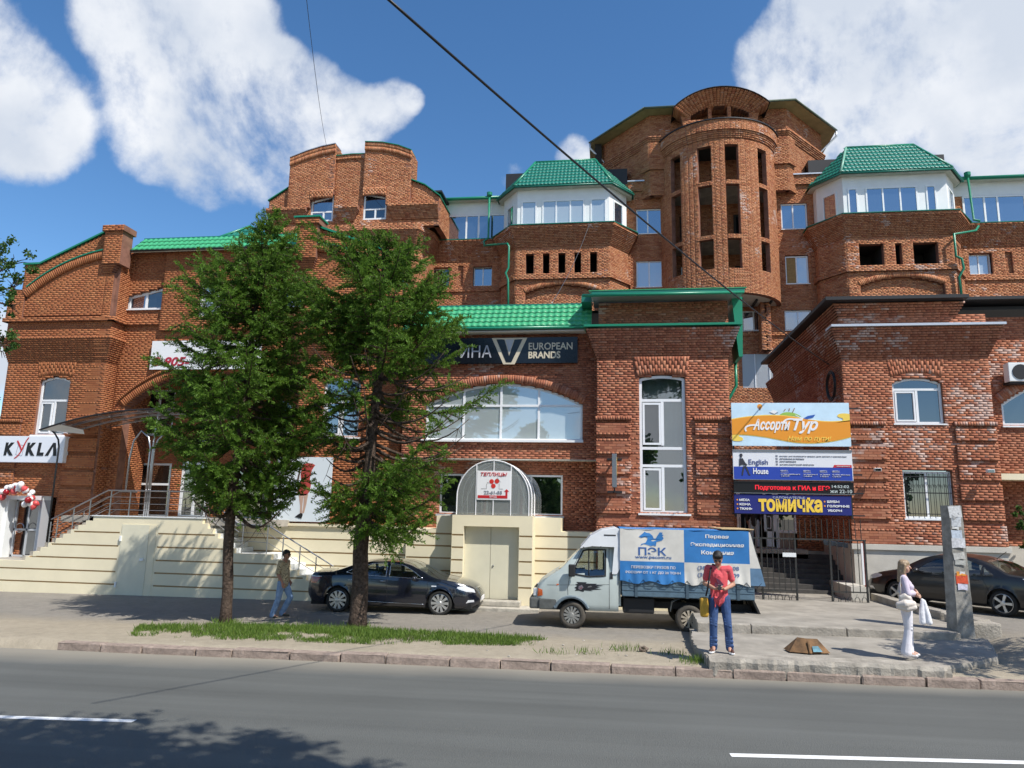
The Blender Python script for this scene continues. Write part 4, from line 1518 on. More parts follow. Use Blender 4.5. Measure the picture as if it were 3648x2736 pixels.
# ---- long main wall, behind everything else
wA, wB = rect(1.38, 2.84, 18.46, 19.96), rect(1.36, 2.80, 15.33, 16.88)
wC, wD = rect(9.26, 10.64, 18.46, 19.96), rect(9.36, 10.56, 15.33, 16.92)
wE, wF = rect(9.2, 10.58, 12.76, 13.86), rect(7.0, 8.28, 12.76, 13.88)
w1, w2 = rect(-10.38, -9.36, 15.66, 16.80), rect(-7.94, -6.84, 15.66, 16.82)
w5, w6 = rect(18.63, 19.75, 15.66, 16.80), rect(21.4, 22.5, 15.66, 16.8)
nic, nic2 = rect(-8.84, -8.54, 15.64, 16.86), rect(20.39, 20.72, 15.66, 16.82)
panel = rect(6.9, 9.3, 9.62, 11.46)
front(B, 3.2, 11.3, YM, 5.0, 21.5, holes=[wC, wD, wE, wF, panel], **BKW)
front(B, .8, 3.2, YM, 13.0, 21.5, holes=[wA, wB], **BKW)
front(B, -10.6, -5.6, YM, 13.0, 17.10, holes=[w1, w2, nic], **BKW)
front(B, -10.6, -5.6, YM + .12, 15.5, 17.0, holes=[w1, w2], **BKW)
front(B, 17.8, 27, YM, 12.0, 17.10, holes=[w5, w6, nic2], **BKW)
front(B, 17.8, 27, YM + .12, 15.5, 17.0, holes=[w5, w6], **BKW)
for xa, xb in ((-10.6, -5.6), (17.8, 27)):
    B.corbel([(xa, YM), (xb, YM)], 17.10, 14, 0, .42, **BKW)
    front(B, xa, xb, YM, 15.27, 15.5, off=.08, **BKW)
    front(B, xa, xb, YM, 18.18, 18.28, off=.45, **BKW)
front(B, .9, 2.35, YM, 21.0, 21.55, off=.12)
front(B, 9.6, 11.6, YM, 21.0, 21.55, off=.12)
front(B, 6.8, 9.4, YM, 12.45, 12.62, off=.08)
part_box(BB, 'coping', .9, 2.45, YM - .2, YM + .3, 21.55, 21.62, zinc)
part_box(BB, 'coping', 9.55, 11.7, YM - .2, YM + .3, 21.55, 21.62, zinc)
for poly, g, mu in ((wA, [glass_sky], [2.02]), (wB, [glass_milky], [2.07]), (wC, [glass_sky], [9.9]), (wD, [mat('chipboard', (.30, .19, .07), .8, noise=(9, .2)), glass_milky], [9.95]), (wE, [glass_sky], [9.9]), (wF, [glass_sky], [7.6])):
    zs = (poly[0][1], poly[2][1])
    window(BB, (0, YM + .14, 0), 0, poly, mull=[(mu[0], *zs)], glass=g, fw=.07, sill=(poly[0][0] - .04, poly[1][0] + .04, zs[0], .2, .04))
for poly, g, mx_ in ((w1, glass_dark, -9.8), (w2, glass_sky, -7.4), (w5, glass_milky, 19.18), (w6, glass_milky, 21.9)):
    window(BB, (0, YM + .26, 0), 0, poly, mull=[(mx_, 15.66, 16.8)], glass=g, fw=.06)
# corrugated translucent panels low in the gap
pm = glass_mat('corrugated_sheet', (.46, .47, .48), refl=.10, ior_boost=.5, rough=.3)
cv = MB()
for i in range(48):
    xa = 6.9 + i * .05
    for k in range(2):
        a, b_ = xa + k * .025, xa + (k + 1) * .025
        ya, yb = (0, -.02) if k == 0 else (-.02, 0)
        cv.add([(a - 5.9, ya, 9.62), (b_ - 5.9, yb, 9.62), (b_ - 5.9, yb, 11.46), (a - 5.9, ya, 11.46)], [(0, 1, 2, 3)])
cvp = cv.build('corrugated_panel', pm, BB, loc=(0, .02, 0))
for xx in (7.55, 8.3, 8.95): part_box(BB, 'panel_batten', xx - .02, xx + .02, YM - .03, YM + .02, 9.62, 11.46, white_pvc)

# ---- balcony glazing on both flanks
for s, xa, xb, bars, gl in ((0, -9.75, -6.1, [-8.42, -7.70], glass_sky), (1, 18.55, 27, [19.62, 20.27, 21.6, 23.2], glass_sky)):
    front(B, xa - .9, xa, YM, 18.28, 20.0)
    if not s: front(B, xb, xb + .6, YM, 18.28, 20.0)
    pl = rect(xa, xb, 18.38, 19.96)
    window(BB, (0, YM - .02, 0), 0, pl, mull=[(b_, 18.38, 19.96) for b_ in bars], glass=[glass_sky, glass_sky, glass_sky, glass_dark], fw=.09)
    part_box(BB, 'fascia', xa - .9, xb + .4, YM - .05, YM + .3, 19.97, 20.72, white_panel)
    part_box(BB, 'eaves', xa - .9, xb + .4, YM - .45, YM + .6, 20.72, 20.80, soffit_w)
    part_tube(BB, 'gutter', [(xa - .9, YM - .50, 20.78), (xb + .4, YM - .50, 20.78)], .10, green_trim)
    part_box(BB, 'flashing', xa - .3, xb + .4, YM - .47, YM, 18.285, 18.33, green_dark)
    part_box(BB, 'roof_deck', xa - .9, xb + .4, YM + .3, 48, 20.82, 20.9, dark_metal)

# ---- left stepped tower
YT = 36.5
lt = [(-19.0, 40), (-19.0, YT), (-10.75, YT), (-10.3, 37.6), (-10.3, YM + .2)]
low_w = [rect(-14.2, -13.1, 17.4, 17.95)]
B.wall(lt, 11.0, 17.1, **BKW)
B.corbel(lt, 17.1, 12, 0, .34, **BKW)
B.wall(lt, 18.024, 18.35, off=.38, **BKW)
upw = [(-16.95, 18.85), (-15.62, 18.85), (-15.62, 20.38), (-16.95, 20.06)]
upw2 = [(-13.84, 18.85), (-12.5, 18.85), (-12.5, 20.14), (-13.84, 20.42)]
LT = [(-19.5, 40), (-19.5, YT), (-9.45, YT), (-9.45, 40)]
lu = lambda poly: [(p[0] + 19.5 + 40 - YT, p[1]) for p in poly]
B.wall(LT, 18.35, 20.0, holes=[lu(upw), lu(upw2)], off=0, **BKW)
front(B, -19.5, -18.3, YT, 20.0, 21.1, keep=[(-19.5, 19.9), (-18.3, 19.9), (-18.3, 20.95), (-19.5, 20.15)], **BKW)
front(B, -11.1, -9.45, YT, 20.0, 21.2, keep=[(-11.1, 19.9), (-9.45, 19.9), (-9.45, 20.0), (-10.3, 20.7), (-11.1, 21.05)], **BKW)
front(B, -18.3, -15.6, YT, 19.6, 23.4, keep=[(-18.3, 19.6), (-15.6, 19.6), (-15.6, 23.38), (-16.4, 23.26), (-17.3, 23.02), (-18.3, 22.66)], holes=[upw], off=.22, back=.8, **BKW)
front(B, -15.6, -13.86, YT, 19.6, 22.7, holes=[upw, upw2], off=.02, back=.6, **BKW)
front(B, -13.86, -11.1, YT, 19.6, 23.4, keep=[(-13.86, 19.6), (-11.1, 19.6), (-11.1, 22.74), (-11.9, 23.08), (-12.8, 23.3), (-13.86, 23.4)], holes=[upw2], off=.22, back=.8, **BKW)
B.wall([(-11.1, YT - .22), (-11.1, YT + 1.0)], 20.5, 22.7, **BKW)
B.wall([(-15.6, YT - .22), (-15.6, YT + .9)], 20.5, 23.3, **BKW)
# soldier course crowns
for pts, pr in (([(-18.3, 22.66), (-17.3, 23.02), (-16.4, 23.26), (-15.6, 23.38)], .3), ([(-13.86, 23.4), (-12.8, 23.3), (-11.9, 23.08), (-11.1, 22.74)], .3), ([(-15.6, 22.72), (-14.7, 22.78), (-13.86, 22.76)], .1)):
    th = .5 if pr > .2 else .25
    for i in range(len(pts) - 1):
        a, b_ = pts[i], pts[i + 1]
        k = max(2, int((b_[0] - a[0]) / .078))
        for j in range(k):
            f0, f1 = (j + .05) / k, (j + .95) / k
            za, zb = a[1] + (b_[1] - a[1]) * f0, a[1] + (b_[1] - a[1]) * f1
            xa, xb = a[0] + (b_[0] - a[0]) * f0, a[0] + (b_[0] - a[0]) * f1
            for q in ((0, .45), (.48, 1)):
                B.wedge((0, YT), (1, 0), [(xa, za - th * (1 - q[0])), (xb, zb - th * (1 - q[0])), (xb, zb - th * (1 - q[1])), (xa, za - th * (1 - q[1]))], pr, .25)
    sloped_cap(BB, pts, YT - pr - .04, YT + .6, .04, green_trim if pts[0][0] > -15.7 else zinc)
sloped_cap(BB, [(-19.55, 20.17), (-18.28, 20.98)], YT - .1, YT + .4, .06, green_trim)
sloped_cap(BB, [(-11.12, 21.08), (-10.3, 20.73), (-9.4, 20.02)], YT - .12, YT + 2.6, .06, green_trim)
# heavy brick sills (corbelled boxes) between the windows
for xa, xb in ((-19.5, -17.1), (-15.45, -14.05), (-12.35, -9.45)):
    for i in range(9):
        front(B, xa + .035 * (8 - i), xb - .035 * (8 - i) * (0 if xb > -10 else 1), YT, 18.75 + .077 * i, 18.827 + .077 * i, off=.08 + .03 * i, header=0, **BKW)
    front(B, xa, xb, YT, 19.44, 19.6, off=.36, header=0, **BKW)
front(B, -14.4, -12.2, YT, 18.05, 18.2, off=.42, **BKW)
window(BB, (0, YT + .1, 0), 0, upw, mull=[(-16.2, 18.9, 19.4)], trans=[(19.42, -16.95, -15.62)], glass=glass_sky, fw=.09)
window(BB, (0, YT + .1, 0), 0, upw2, mull=[(-13.15, 18.9, 19.45)], trans=[(19.47, -13.84, -12.5)], glass=glass_dark, fw=.09)
B.flat_arch((-19.5, YT), (1, 0), 2.55, 3.88, 20.12, 20.62, .05, 0, n=14, proud=.26)
B.flat_arch((-19.5, YT), (1, 0), 5.66, 7.0, 20.16, 20.62, .05, 0, n=14, proud=.26)
part_box(BB, 'roof_deck', -19.4, -9.5, 37.1, 46, 20.6, 20.7, dark_metal)

# ---- the two chamfered bays


def bay(cx, slots, glz, seed):
    hf, hs, y0, y1 = 2.55, 3.55, 37.0, 38.4
    P = lambda k=0.0: [(cx - hs - k, YM + .3), (cx - hs - k, y1 - k * .4), (cx - hf - k * .4, y0 - k), (cx + hf + k * .4, y0 - k), (cx + hs + k, y1 - k * .4), (cx + hs + k, YM + .3)]
    path = P()
    u0 = (YM + .3 - y1) + math.hypot(hs - hf, y1 - y0)          # path length at the left front corner
    fu = lambda poly: [(p[0] - (cx - hf) + u0, p[1]) for p in poly]
    hol = [fu(rect(a, b_, 15.58, 16.7)) for a, b_ in slots]
    arch_p = arched(cx - 1.98, cx + 1.98, 12.0, 14.50, .42)
    B.wall(path, 12.0, 15.24, holes=[fu(arch_p)], **BKW)
    B.wall(path, 15.24, 15.55, off=.12, header=0, **BKW)
    B.wall(path, 15.55, 17.1, holes=hol, **BKW)
    B.corbel(path, 17.1, 12, 0, .46, **BKW)
    B.wall(path, 18.024, 18.18, off=.50, header=0, **BKW)
    front(B, cx - 2.0, cx + 2.0, y0 + .18, 12.0, 15.0, **BKW)
    rc = (1.98 ** 2 + .42 ** 2) / .84
    ra = math.asin(1.98 / rc)
    B.arch((cx, y0), (1, 0), 0, 14.92 - rc, rc + .02, rc + .27, PI / 2 + ra, PI / 2 - ra, proud=.03)
    front(B, cx - hf, cx - 2.0, y0, 12.0, 14.5, off=.03)
    front(B, cx + 2.0, cx + hf, y0, 12.0, 14.5, off=.03)
    for a, b_ in slots: opening_box(BB, a - .02, b_ + .02, 15.5, 16.75, y0 + .25)
    if len(slots) == 3:     # pilaster strips on the lit chamfer
        pass
    # flashing on the ledge, white glazed storey and hipped roof
    o = BB.location
    pl = P(.56)
    MB().prism_z([(p[0] - o.x, p[1] - o.y) for p in pl], 18.19, 18.235).build('flashing', green_dark, BB)
    vp = P(-.08)
    vs = [(p[0], p[1]) for p in vp]
    names = []
    for i in range(len(vs) - 1):
        a, b_ = Vector((*vs[i], 0)), Vector((*vs[i + 1], 0))
        d = b_ - a
        L = d.length
        an = math.atan2(d.y, d.x)
        mid = i == 2
        if L < .6: wins = []
        elif mid: wins = [(.22, 1.08, 0), (1.38, 3.70, 2), (4.02, 4.88, 0)] if not glz else [(.22, .72, 0), (1.1, 3.62, 2), (4.02, 4.52, 0)]
        elif i in (1, 3): wins = [(.38, L - .38, 0)]
        else: wins = []
        mb = MB()
        # panel with window openings: pieces around the openings
        z0, z1, wz0, wz1 = 18.24, 20.45, 18.40, 19.82
        cuts = [0] + [q for w in wins for q in w[:2]] + [L]
        mb.box(0, L, -.0, .12, wz1, z1)
        mb.box(0, L, 0, .12, z0, wz0)
        for q in range(0, len(cuts), 2): mb.box(cuts[q], cuts[q + 1], 0, .12, wz0, wz1)
        w = mb.build('balcony_panel', white_panel, BB)
        w.location = a - BB.location
        w.rotation_euler = (0, 0, an)
        for x0, x1, nm in wins:
            ml = [(x0 + (x1 - x0) * k / (nm + 1), wz0, wz1) for k in range(1, nm + 1)]
            window(BB, a, an, rect(x0 + .004, x1 - .004, wz0 + .004, wz1 - .004), mull=ml, glass=(glass_milky if not glz else glass_sky) if mid else glass_sky, fw=.075)
    # eaves soffit
    ep = P(.22)
    MB().prism_z([(p[0] - o.x, p[1] - o.y) for p in ep], 20.45, 20.52).build('eaves', soffit_w, BB)
    # roof: front trapezoid, two chamfer triangles/trapezoids, two sides
    zr, ze = 22.85, 20.53
    yr = 38.6
    R1, R2 = Vector((cx - 1.72, yr, zr)), Vector((cx + 1.72, yr, zr))
    E_ = [Vector((p[0], p[1], ze)) for p in P(.34)]
    faces = [(E_[2], E_[3], R2, R1), (E_[1], E_[2], R1, R1), (E_[3], E_[4], R2, R2), (E_[0], E_[1], R1, R1), (E_[4], E_[5], R2, R2)]
    for qi, q in enumerate(faces):
        A, Bv, C, D = q
        u = (Bv - A).normalized()
        nrm = u.cross((C - A)).normalized()
        if nrm.z < 0: nrm = -nrm
        v = nrm.cross(u)
        loc2 = lambda p: ((p - A).dot(u), (p - A).dot(v))
        poly = [loc2(A), loc2(Bv), loc2(C)] + ([loc2(D)] if (C - D).length > .01 else [])
        if qi < 3: tile_roof(BB, A + nrm * .02, u, v, poly, green_dark, .205, .36, limit=(110 if qi == 0 else 20))
        pts = [A, Bv, C] + ([D] if (C - D).length > .01 else [])
        roof_deck(BB, pts, green_dark, .03, 'roof_sheet')
    for a, b_ in ((E_[2], R1), (E_[3], R2), (R1, R2)):
        part_tube(BB, 'hip_cap', [a + Vector((0, 0, .04)), b_ + Vector((0, 0, .04))], .07, green_trim if cx < 5 else mat('hip_cap_pale', (.16, .36, .26), .45) if a is E_[2] else green_trim, 6)
    for i in range(1, 4):
        a, b_ = E_[i], E_[i + 1]
        part_tube(BB, 'gutter', [a - Vector((0, 0, .05)), b_ - Vector((0, 0, .05))], .05, green_dark, 6)
    MB().box(cx - hs - o.x, cx + hs - o.x, YM + .3 - o.y, 46 - o.y, 20.5, 22.6).build('attic', dark_metal, BB)


bay(5.9 - 8.55, [(-4.64, -4.21), (-3.71, -3.36), (-2.87, -2.50), (-2.00, -1.65), (-1.16, -.80)], 0, 1)
bay(5.9 + 8.55, [(12.52, 13.69), (14.26, 14.56), (15.11, 16.28)], 1, 2)
# pilaster strips on the sunlit chamfer of the right bay
pc = [(14.45 + 2.55, 37.0), (14.45 + 3.55, 38.4)]
cd = Vector((1.0, 1.4)).normalized()
for a, b_ in ((.15, .55), (.9, 1.6)):
    B.wall([(pc[0][0] + cd.x * a, pc[0][1] + cd.y * a), (pc[0][0] + cd.x * b_, pc[0][1] + cd.y * b_)], 15.6, 16.6, off=.06, **BKW)
    B.wall([(pc[0][0] + cd.x * a, pc[0][1] + cd.y * a), (pc[0][0] + cd.x * b_, pc[0][1] + cd.y * b_)], 13.2, 15.0, off=.06, **BKW)

# ---- round tower
TC = (5.9, 39.5)
TR = 3.18
NSEG = 40


def arcpath(r, a0=-100, a1=100, n=NSEG):
    # angle measured from the -y direction, increasing to +x
    return [(TC[0] + r * math.sin(R(a0 + (a1 - a0) * i / n)), TC[1] - r * math.cos(R(a0 + (a1 - a0) * i / n))) for i in range(n + 1)]


tp = arcpath(TR)
Ltot = sum(math.dist(tp[i], tp[i + 1]) for i in range(len(tp) - 1))
ua = lambda deg: (deg + 100) / 200 * Ltot
hol = []
TH = [(-57, -44), (-25.5, -12.5), (.5, 13), (34.5, 47)]
TZ = [(15.42, 16.98), (17.25, 19.98), (20.22, 22.20)]
for a0, a1 in TH:
    for z0, z1 in TZ: hol.append(rect(ua(a0), ua(a1), z0, z1))
B.wall(tp, 14.1, 22.62, holes=hol, back=.26, **BKW)
for i in range(4): B.wall(arcpath(TR), 22.62 + .1 * i, 22.72 + .1 * i, off=.05 + .03 * i, header=0, ch=.1, **BKW)
B.wall(arcpath(TR), 23.02, 23.6, off=.20, back=.5, **BKW)
o = BB.location
MB().prism_z([(p[0] - o.x, p[1] - o.y) for p in arcpath(TR + .26)], 23.6, 23.66).build('flashing', dark_metal, BB)
for zf in (14.1, 17.08, 20.06): MB().prism_z([(p[0] - o.x, p[1] - o.y) for p in arcpath(TR - .24)], zf, zf + .12).build('floor_slab', soffit_w if zf < 15 else concrete, BB)
MB().prism_z([(p[0] - o.x, p[1] - o.y) for p in arcpath(TR - .24)], 22.4, 22.5).build('ceiling', interior_m, BB)
# rooms at the back of the loggias, with doors and glazing
for i, zf in enumerate((14.1, 17.08, 20.06)):
    for k, xx in enumerate((-1.55, 1.35)):
        dd = MB()
        dd.box(xx - .55, xx + .55, -.06, -.02, zf + .15, zf + 2.3)
        dd.build('door', [white_pvc, interior_m][k if i != 1 else 1], BB)
        MB().box(xx - .42, xx + .42, -.075, -.06, zf + .45, zf + 2.15).build('pane', [glass_sky, glass_dark][k], BB)
# soffit joists under the tower
for k in range(-3, 4):
    part_box(BB, 'joist', 5.9 + k * .8 - .05, 5.9 + k * .8 + .05, 37.0 + abs(k) * .28, 39, 14.0, 14.1, interior_m)
B.wall([(6.2 + 1.6, 39.0), (6.2 + 1.6, 38.2), (6.2 + 2.1, 38.2), (6.2 + 2.1, 39.0)], 11.5, 14.2, **BKW)

# ---- octagonal crown behind the tower
oc = [(-.6, 48), (-.55, 41.6), (2.15, 38.45), (9.65, 38.45), (12.35, 41.6), (12.4, 48)]
B.wall(oc, 20.5, 25.35, **BKW)
for i in range(5): B.wall(oc, 23.5 + .1 * i, 23.6 + .1 * i, off=.05 + .035 * i, header=0, ch=.1, **BKW)
B.wall([(2.15 - .4, 38.9), (2.15, 38.45), (3.0, 38.45)], 22.0, 23.6, off=.12, **BKW)
B.wall([(8.8, 38.45), (9.65, 38.45), (10.05, 38.9)], 22.0, 23.6, off=.12, **BKW)
ocx = [(-1.35, 48), (-1.30, 41.3), (1.85, 37.75), (9.95, 37.75), (13.1, 41.3), (13.15, 48)]
MB().prism_z([(p[0] - o.x, p[1] - o.y) for p in ocx], 25.36, 25.44).build('eaves', soffit_m, BB)
ocr = [(-1.4, 48), (-1.36, 41.27), (1.82, 37.68), (9.98, 37.68), (13.16, 41.27), (13.2, 48)]
top_ = [(p[0] * .55 + 5.9 * .45, p[1] * .55 + 44 * .45, 26.6) for p in ocr]
bt = [(p[0], p[1], 25.45) for p in ocr]
rf = MB().add([(v[0] - o.x, v[1] - o.y, v[2]) for v in bt + top_], [(i, i + 1, i + 7, i + 6) for i in range(5)] + [(6, 7, 8, 9, 10, 11)] + [tuple(range(5, -1, -1))])
rf.build('roof_sheet', mat('roof_olive', (.10, .16, .09), .5), BB)
for i in range(1, 4): part_tube(BB, 'gutter', [(ocr[i][0], ocr[i][1], 25.40), (ocr[i + 1][0], ocr[i + 1][1], 25.40)], .06, mat('gutter_olive', (.10, .13, .09), .5) if i == 1 else MATS['gutter_olive'], 6)
for s in (-1, 1):
    x0, x1 = (-1.3, -.45) if s < 0 else (13.1, 12.25)
    part_tube(BB, 'downpipe', [(x0, 41.2, 25.3), (x0, 41.2, 25.0), (x1, 41.55, 24.2), (x1 + .1 * s, 41.5, 20.6)], .06, zinc)
part_box(BB, 'side_fascia', -1.0, -.6, 41.3, 42.2, 23.9, 25.3, interior_m)
# arched dormer over the tower
YD = 37.45
gx = 5.9
ap = arched(gx - 1.55, gx + 1.55, 24.35, 24.62, .55, 16)
q_ = [(gx - .62, 24.3), (gx - .42, 24.3), (gx - .42, 25.3), (gx - .62, 25.3)]
q2_ = [(gx + .42, 24.3), (gx + .62, 24.3), (gx + .62, 25.3), (gx + .42, 25.3)]
keepd = [(gx - 1.9, 23.6), (gx + 1.9, 23.6), (gx + 2.1, 24.7)] + [(gx + 2.1 * math.cos(a), 24.7 + .65 * math.sin(a)) for a in [PI * i / 14 for i in range(1, 14)]] + [(gx - 2.1, 24.7)]
front(B, gx - 2.2, gx + 2.2, YD, 23.6, 25.75, keep=keepd, holes=[ap], back=.4, **BKW)
front(B, gx - .62, gx - .42, YD + .02, 24.35, 25.15, back=.2)
front(B, gx + .42, gx + .62, YD + .02, 24.35, 25.15, back=.2)
for i in range(9):
    k = i / 8
    rc_ = 2.75 + .085 * i
    czz = 24.85 - 2.45
    half = math.acos(min(.999, (1.75 + .10 * i * .9) / rc_))
    B.arch((gx, YD), (1, 0), 0, czz, rc_ - .0, rc_ + .08, PI - half, half, proud=.05 + .065 * i, depth=.9, n=26)
opening_box(BB, gx - 1.6, gx + 1.6, 24.3, 25.3, YD + .3, 2.0)
dv = MB()
rc_ = 2.75 + .085 * 9
half = math.acos((1.75 + .81) / rc_)
pts = [(gx + rc_ * math.cos(PI - half + (2 * half - PI) * i / 16), 24.85 - 2.45 + rc_ * math.sin(PI - half + (2 * half - PI) * i / 16)) for i in range(17)]
sloped_cap(BB, [(p[0], p[1] - .01) for p in pts], YD - .66, 41, .03, dark_metal, 'dormer_roof')

# drainpipes of the bays
part_tube(BB, 'downpipe', [(-7.0, 38.42, 20.95), (-7.0, 38.42, 18.3), (-7.25, 38.35, 18.05), (-7.15, 38.1, 17.7), (-5.65, 36.85, 17.3), (-5.55, 36.8, 17.1), (-5.55, 36.8, 15.9), (-5.7, 36.8, 15.6), (-5.55, 36.75, 15.2), (-5.5, 36.8, 13.0)], .06, green_trim)
part_tube(BB, 'downpipe', [(18.65, 38.4, 20.95), (18.75, 38.4, 18.4), (18.95, 38.2, 18.25)], .06, green_trim)
part_tube(BB, 'downpipe', [(18.9, 38.3, 18.0), (18.6, 38.0, 17.65), (16.95, 36.7, 17.0), (16.95, 36.72, 15.85), (17.2, 36.7, 15.7), (17.25, 36.7, 15.2), (17.05, 36.8, 14.8), (17.1, 36.8, 13.0)], .06, green_trim)
MB().lathe([(.05, 0), (.16, .12), (.16, .3)], 10).build('hopper', green_trim, BB, loc=(-7.0 - o.x, 38.42 - o.y, 20.75))
MB().lathe([(.05, 0), (.16, .12), (.16, .3)], 10).build('hopper', green_trim, BB, loc=(18.65 - o.x, 38.4 - o.y, 20.75))
B.finish(BB, brick_back, mortar_light, near=(6, 20, 16), skip=lambda x, z: not (2.7 < x < 9.1 and 14 < z < 22.4))
# ============ cream podium with the two flights of steps
YPD = 22.7
PD = thing('podium', 'cream stair podium with brown grooves and a flush cellar door', 'podium', (-15, YPD, 0))


def banded(parent, outline, Y, grooves, depth, gap=(), gh=.05, margin=.1, extra=()):
    """rendered wall (x, z outline) with recessed brown grooves; gap: x-ranges without groove"""
    levels = sorted(set([p[1] for p in outline] + [g - gh / 2 for g in grooves] + [g + gh / 2 for g in grooves]))
    w = MB()
    o = parent.location
    for a, b_ in zip(levels[:-1], levels[1:]):
        if b_ - a < 1e-4: continue
        zm = (a + b_) / 2
        isg = any(abs(zm - g) < gh / 2 for g in grooves)
        for x0, x1 in scan(outline, zm):
            if not isg:
                w.box(x0 - o.x, x1 - o.x, Y - o.y, Y + depth - o.y, a, b_)
            else:
                iv = [(x0 + margin, x1 - margin)]
                for p, q in gap: iv = cut(iv, p, q)
                for p, q in iv: MB().box(p - o.x, q - o.x, Y + .025 - o.y, Y + depth - o.y, a, b_).build('groove', cream_groove, parent)
                rest = [(x0, x1)]
                for p, q in iv: rest = cut(rest, p, q)
                for p, q in rest: w.box(p - o.x, q - o.x, Y - o.y, Y + depth - o.y, a, b_)
    w.build('wall', cream, parent)


stL = [(-20.17, .92 + .155)] + [(-20.17 + .264 * i, .92 + .155 * (i + 1)) for i in range(1, 10)]
out = [(-25, -.5), (-8.6, -.5), (-8.6, .12)]
xs_r = []
x, z = -8.85, .12
for i in range(8):
    out += [(x, z), (x, z + .157)]
    z += .157
    if i < 7: x -= .31
out += [(-11.3, z), (-12.34, z)]
zl = z
xs_r = z
x = -12.34
for i in range(7):
    out += [(x, z), (x, z + .155)]
    z += .155
    if i < 6: x -= .20
ztop = 2.47
out += [(-13.54, z), (-13.54, ztop), (-17.54, ztop)]
x, z = -17.54, ztop
for i in range(10):
    z -= .155
    out += [(x, z)]
    x -= .264
    out += [(x, z)]
out += [(-20.18, .92), (-25, .92)]
banded(PD, out, YPD, [1.94, 1.50, 1.07, .66, .25], .16, gap=[(-16.5, -15.1)], margin=.12)
# steps behind the wall
for i in range(10):
    part_box(PD, 'step', -20.18 + .264 * i, -17.5, YPD + .16, YG - .02, .78 + .155 * i, .92 + .155 * (i + 1) - .004, concrete if i < 9 else cream)
for i in range(7):
    part_box(PD, 'step', -13.54, -12.34 - .2 * i, YPD + .16, YG - .02, zl - .1 + .155 * i, zl + .155 * (i + 1) - .004, white_panel)
for i in range(8):
    part_box(PD, 'step', -12.5, -8.85 - .31 * i, YPD + .16, YG - .02, -.1 + .157 * i, .12 + .157 * (i + 1) - .004, white_panel)
part_box(PD, 'landing', -18.9, -11.1, YPD + .16, 26.3, 2.25, ztop - .004, concrete)
part_box(PD, 'landing', -25, -20.17, YPD + .16, YG + .5, .2, .916, concrete)
part_box(PD, 'landing_edge', -17.6, -13.5, YPD - .03, YPD + .3, ztop, ztop + .03, white_panel)
dr = part_box(PD, 'cellar_door', -16.42, -15.42, YPD - .02, YPD + .02, -.08, 2.22, cream_door)
part_box(PD, 'door_frame', -15.415, -15.16, YPD - .012, YPD + .02, -.08, 2.22, cream)
MB().bbox(-.09, .05, -.06, 0, -.04, .04, .01).build('door_handle', white_panel, dr, loc=(-.55, -.02, 1.08))
for zz in (.25, 1.75): MB().bbox(-.03, .03, -.05, .01, -.09, .09, .01).build('hinge', white_panel, dr, loc=(-1.42, -.02, zz))
# plinth wall behind the right flight and under the centre block
PW = thing('plinth_wall', 'cream rendered plinth with brown grooves under the brick centre block, behind the black sedan', 'wall', (-6, 23, 0))
banded(PW, [(-13.6, -.5), (-6.6, -.5), (-6.6, 2.26), (-13.6, 2.26)], 24.0, [1.84, 1.40, .97, .54], .12, margin=.02)
part_box(PW, 'ledge', -13.6, -6.6, 23.92, 24.2, 2.27, 2.36, cream)
banded(PW, [(-6.6, -.5), (-.45, -.5), (-.45, 2.32), (-1.62, 2.32), (-1.62, 2.74), (-5.62, 2.74), (-5.62, 2.32), (-6.6, 2.32)], 22.95, [2.17, 1.79, 1.41, 1.02, .64, .26], 1.3, gap=[(-1.62, 0), (-5.02, -2.42)] if 0 else [(-5.02, -2.42)], margin=.02)
part_box(PW, 'base_course', -.46, 3.62, YP - .09, YP + .4, -.2, 2.3, cream)

# gatehouse to the cellar
GH = thing('gatehouse', 'cream cellar gatehouse with pale double doors, between black sedan and truck', 'gatehouse', (-3.7, 22.35, 0))
go = [(-4.97, -.4), (-4.6, -.4), (-4.6, 2.44), (-2.86, 2.44), (-2.86, -.4), (-2.45, -.4), (-2.45, 2.78), (-4.97, 2.78)]
banded(GH, go, 22.35, [2.17, 1.79, 1.41, 1.02, .64], .6, margin=.005)
for xa, xb in ((-4.6, -3.78), (-3.775, -2.86)):
    lf = part_box(GH, 'door_leaf', xa + .004, xb - .004, 22.60, 22.64, .26, 2.44, cream_door)
MB().ball((0, 0, 0), .03).build('door_handle', steel, GH, loc=(.02, .24, 1.25))
GA = thing('greenhouse_front', 'arched translucent greenhouse end standing on the cream gatehouse, carrying a white sign', 'greenhouse', (-3.72, 22.42, 2.79))
gp_ = [(-1.14, 0), (1.14, 0), (1.14, .56)] + [(1.14 * math.cos(PI * i / 20), .56 + 1.14 * math.sin(PI * i / 20)) for i in range(1, 20)] + [(-1.14, .56)]
MB().prism(gp_, 0, .012).build('end_sheet', poly_sheet, GA)
va = MB()
arcp = [(1.14, 0), (1.14, .56)] + gp_[3:-1] + [(-1.14, .56), (-1.14, 0)]
for a, b_ in zip(arcp[:-1], arcp[1:]):
    va.add([(a[0], .012, a[1]), (b_[0], .012, b_[1]), (b_[0], 1.7, b_[1]), (a[0], 1.7, a[1])], [(0, 1, 2, 3)])
va.build('vault_sheet', poly_sheet, GA)
for yy in (-.01, .85, 1.68):
    MB().tube([(p[0], yy, p[1]) for p in arcp], .02, 6).build('hoop', white_m, GA)
for xx in (-.53, .02, .57):
    MB().box(xx - .014, xx + .014, -.022, -.002, .0, .56 + math.sqrt(1.14 ** 2 - xx * xx)).build('mullion', white_m, GA)
for s in (-1, 1): MB().tube([(s * 1.1, .5, .05), (s * .6, .8, 1.5)], .014, 5).build('brace', white_m, GA)
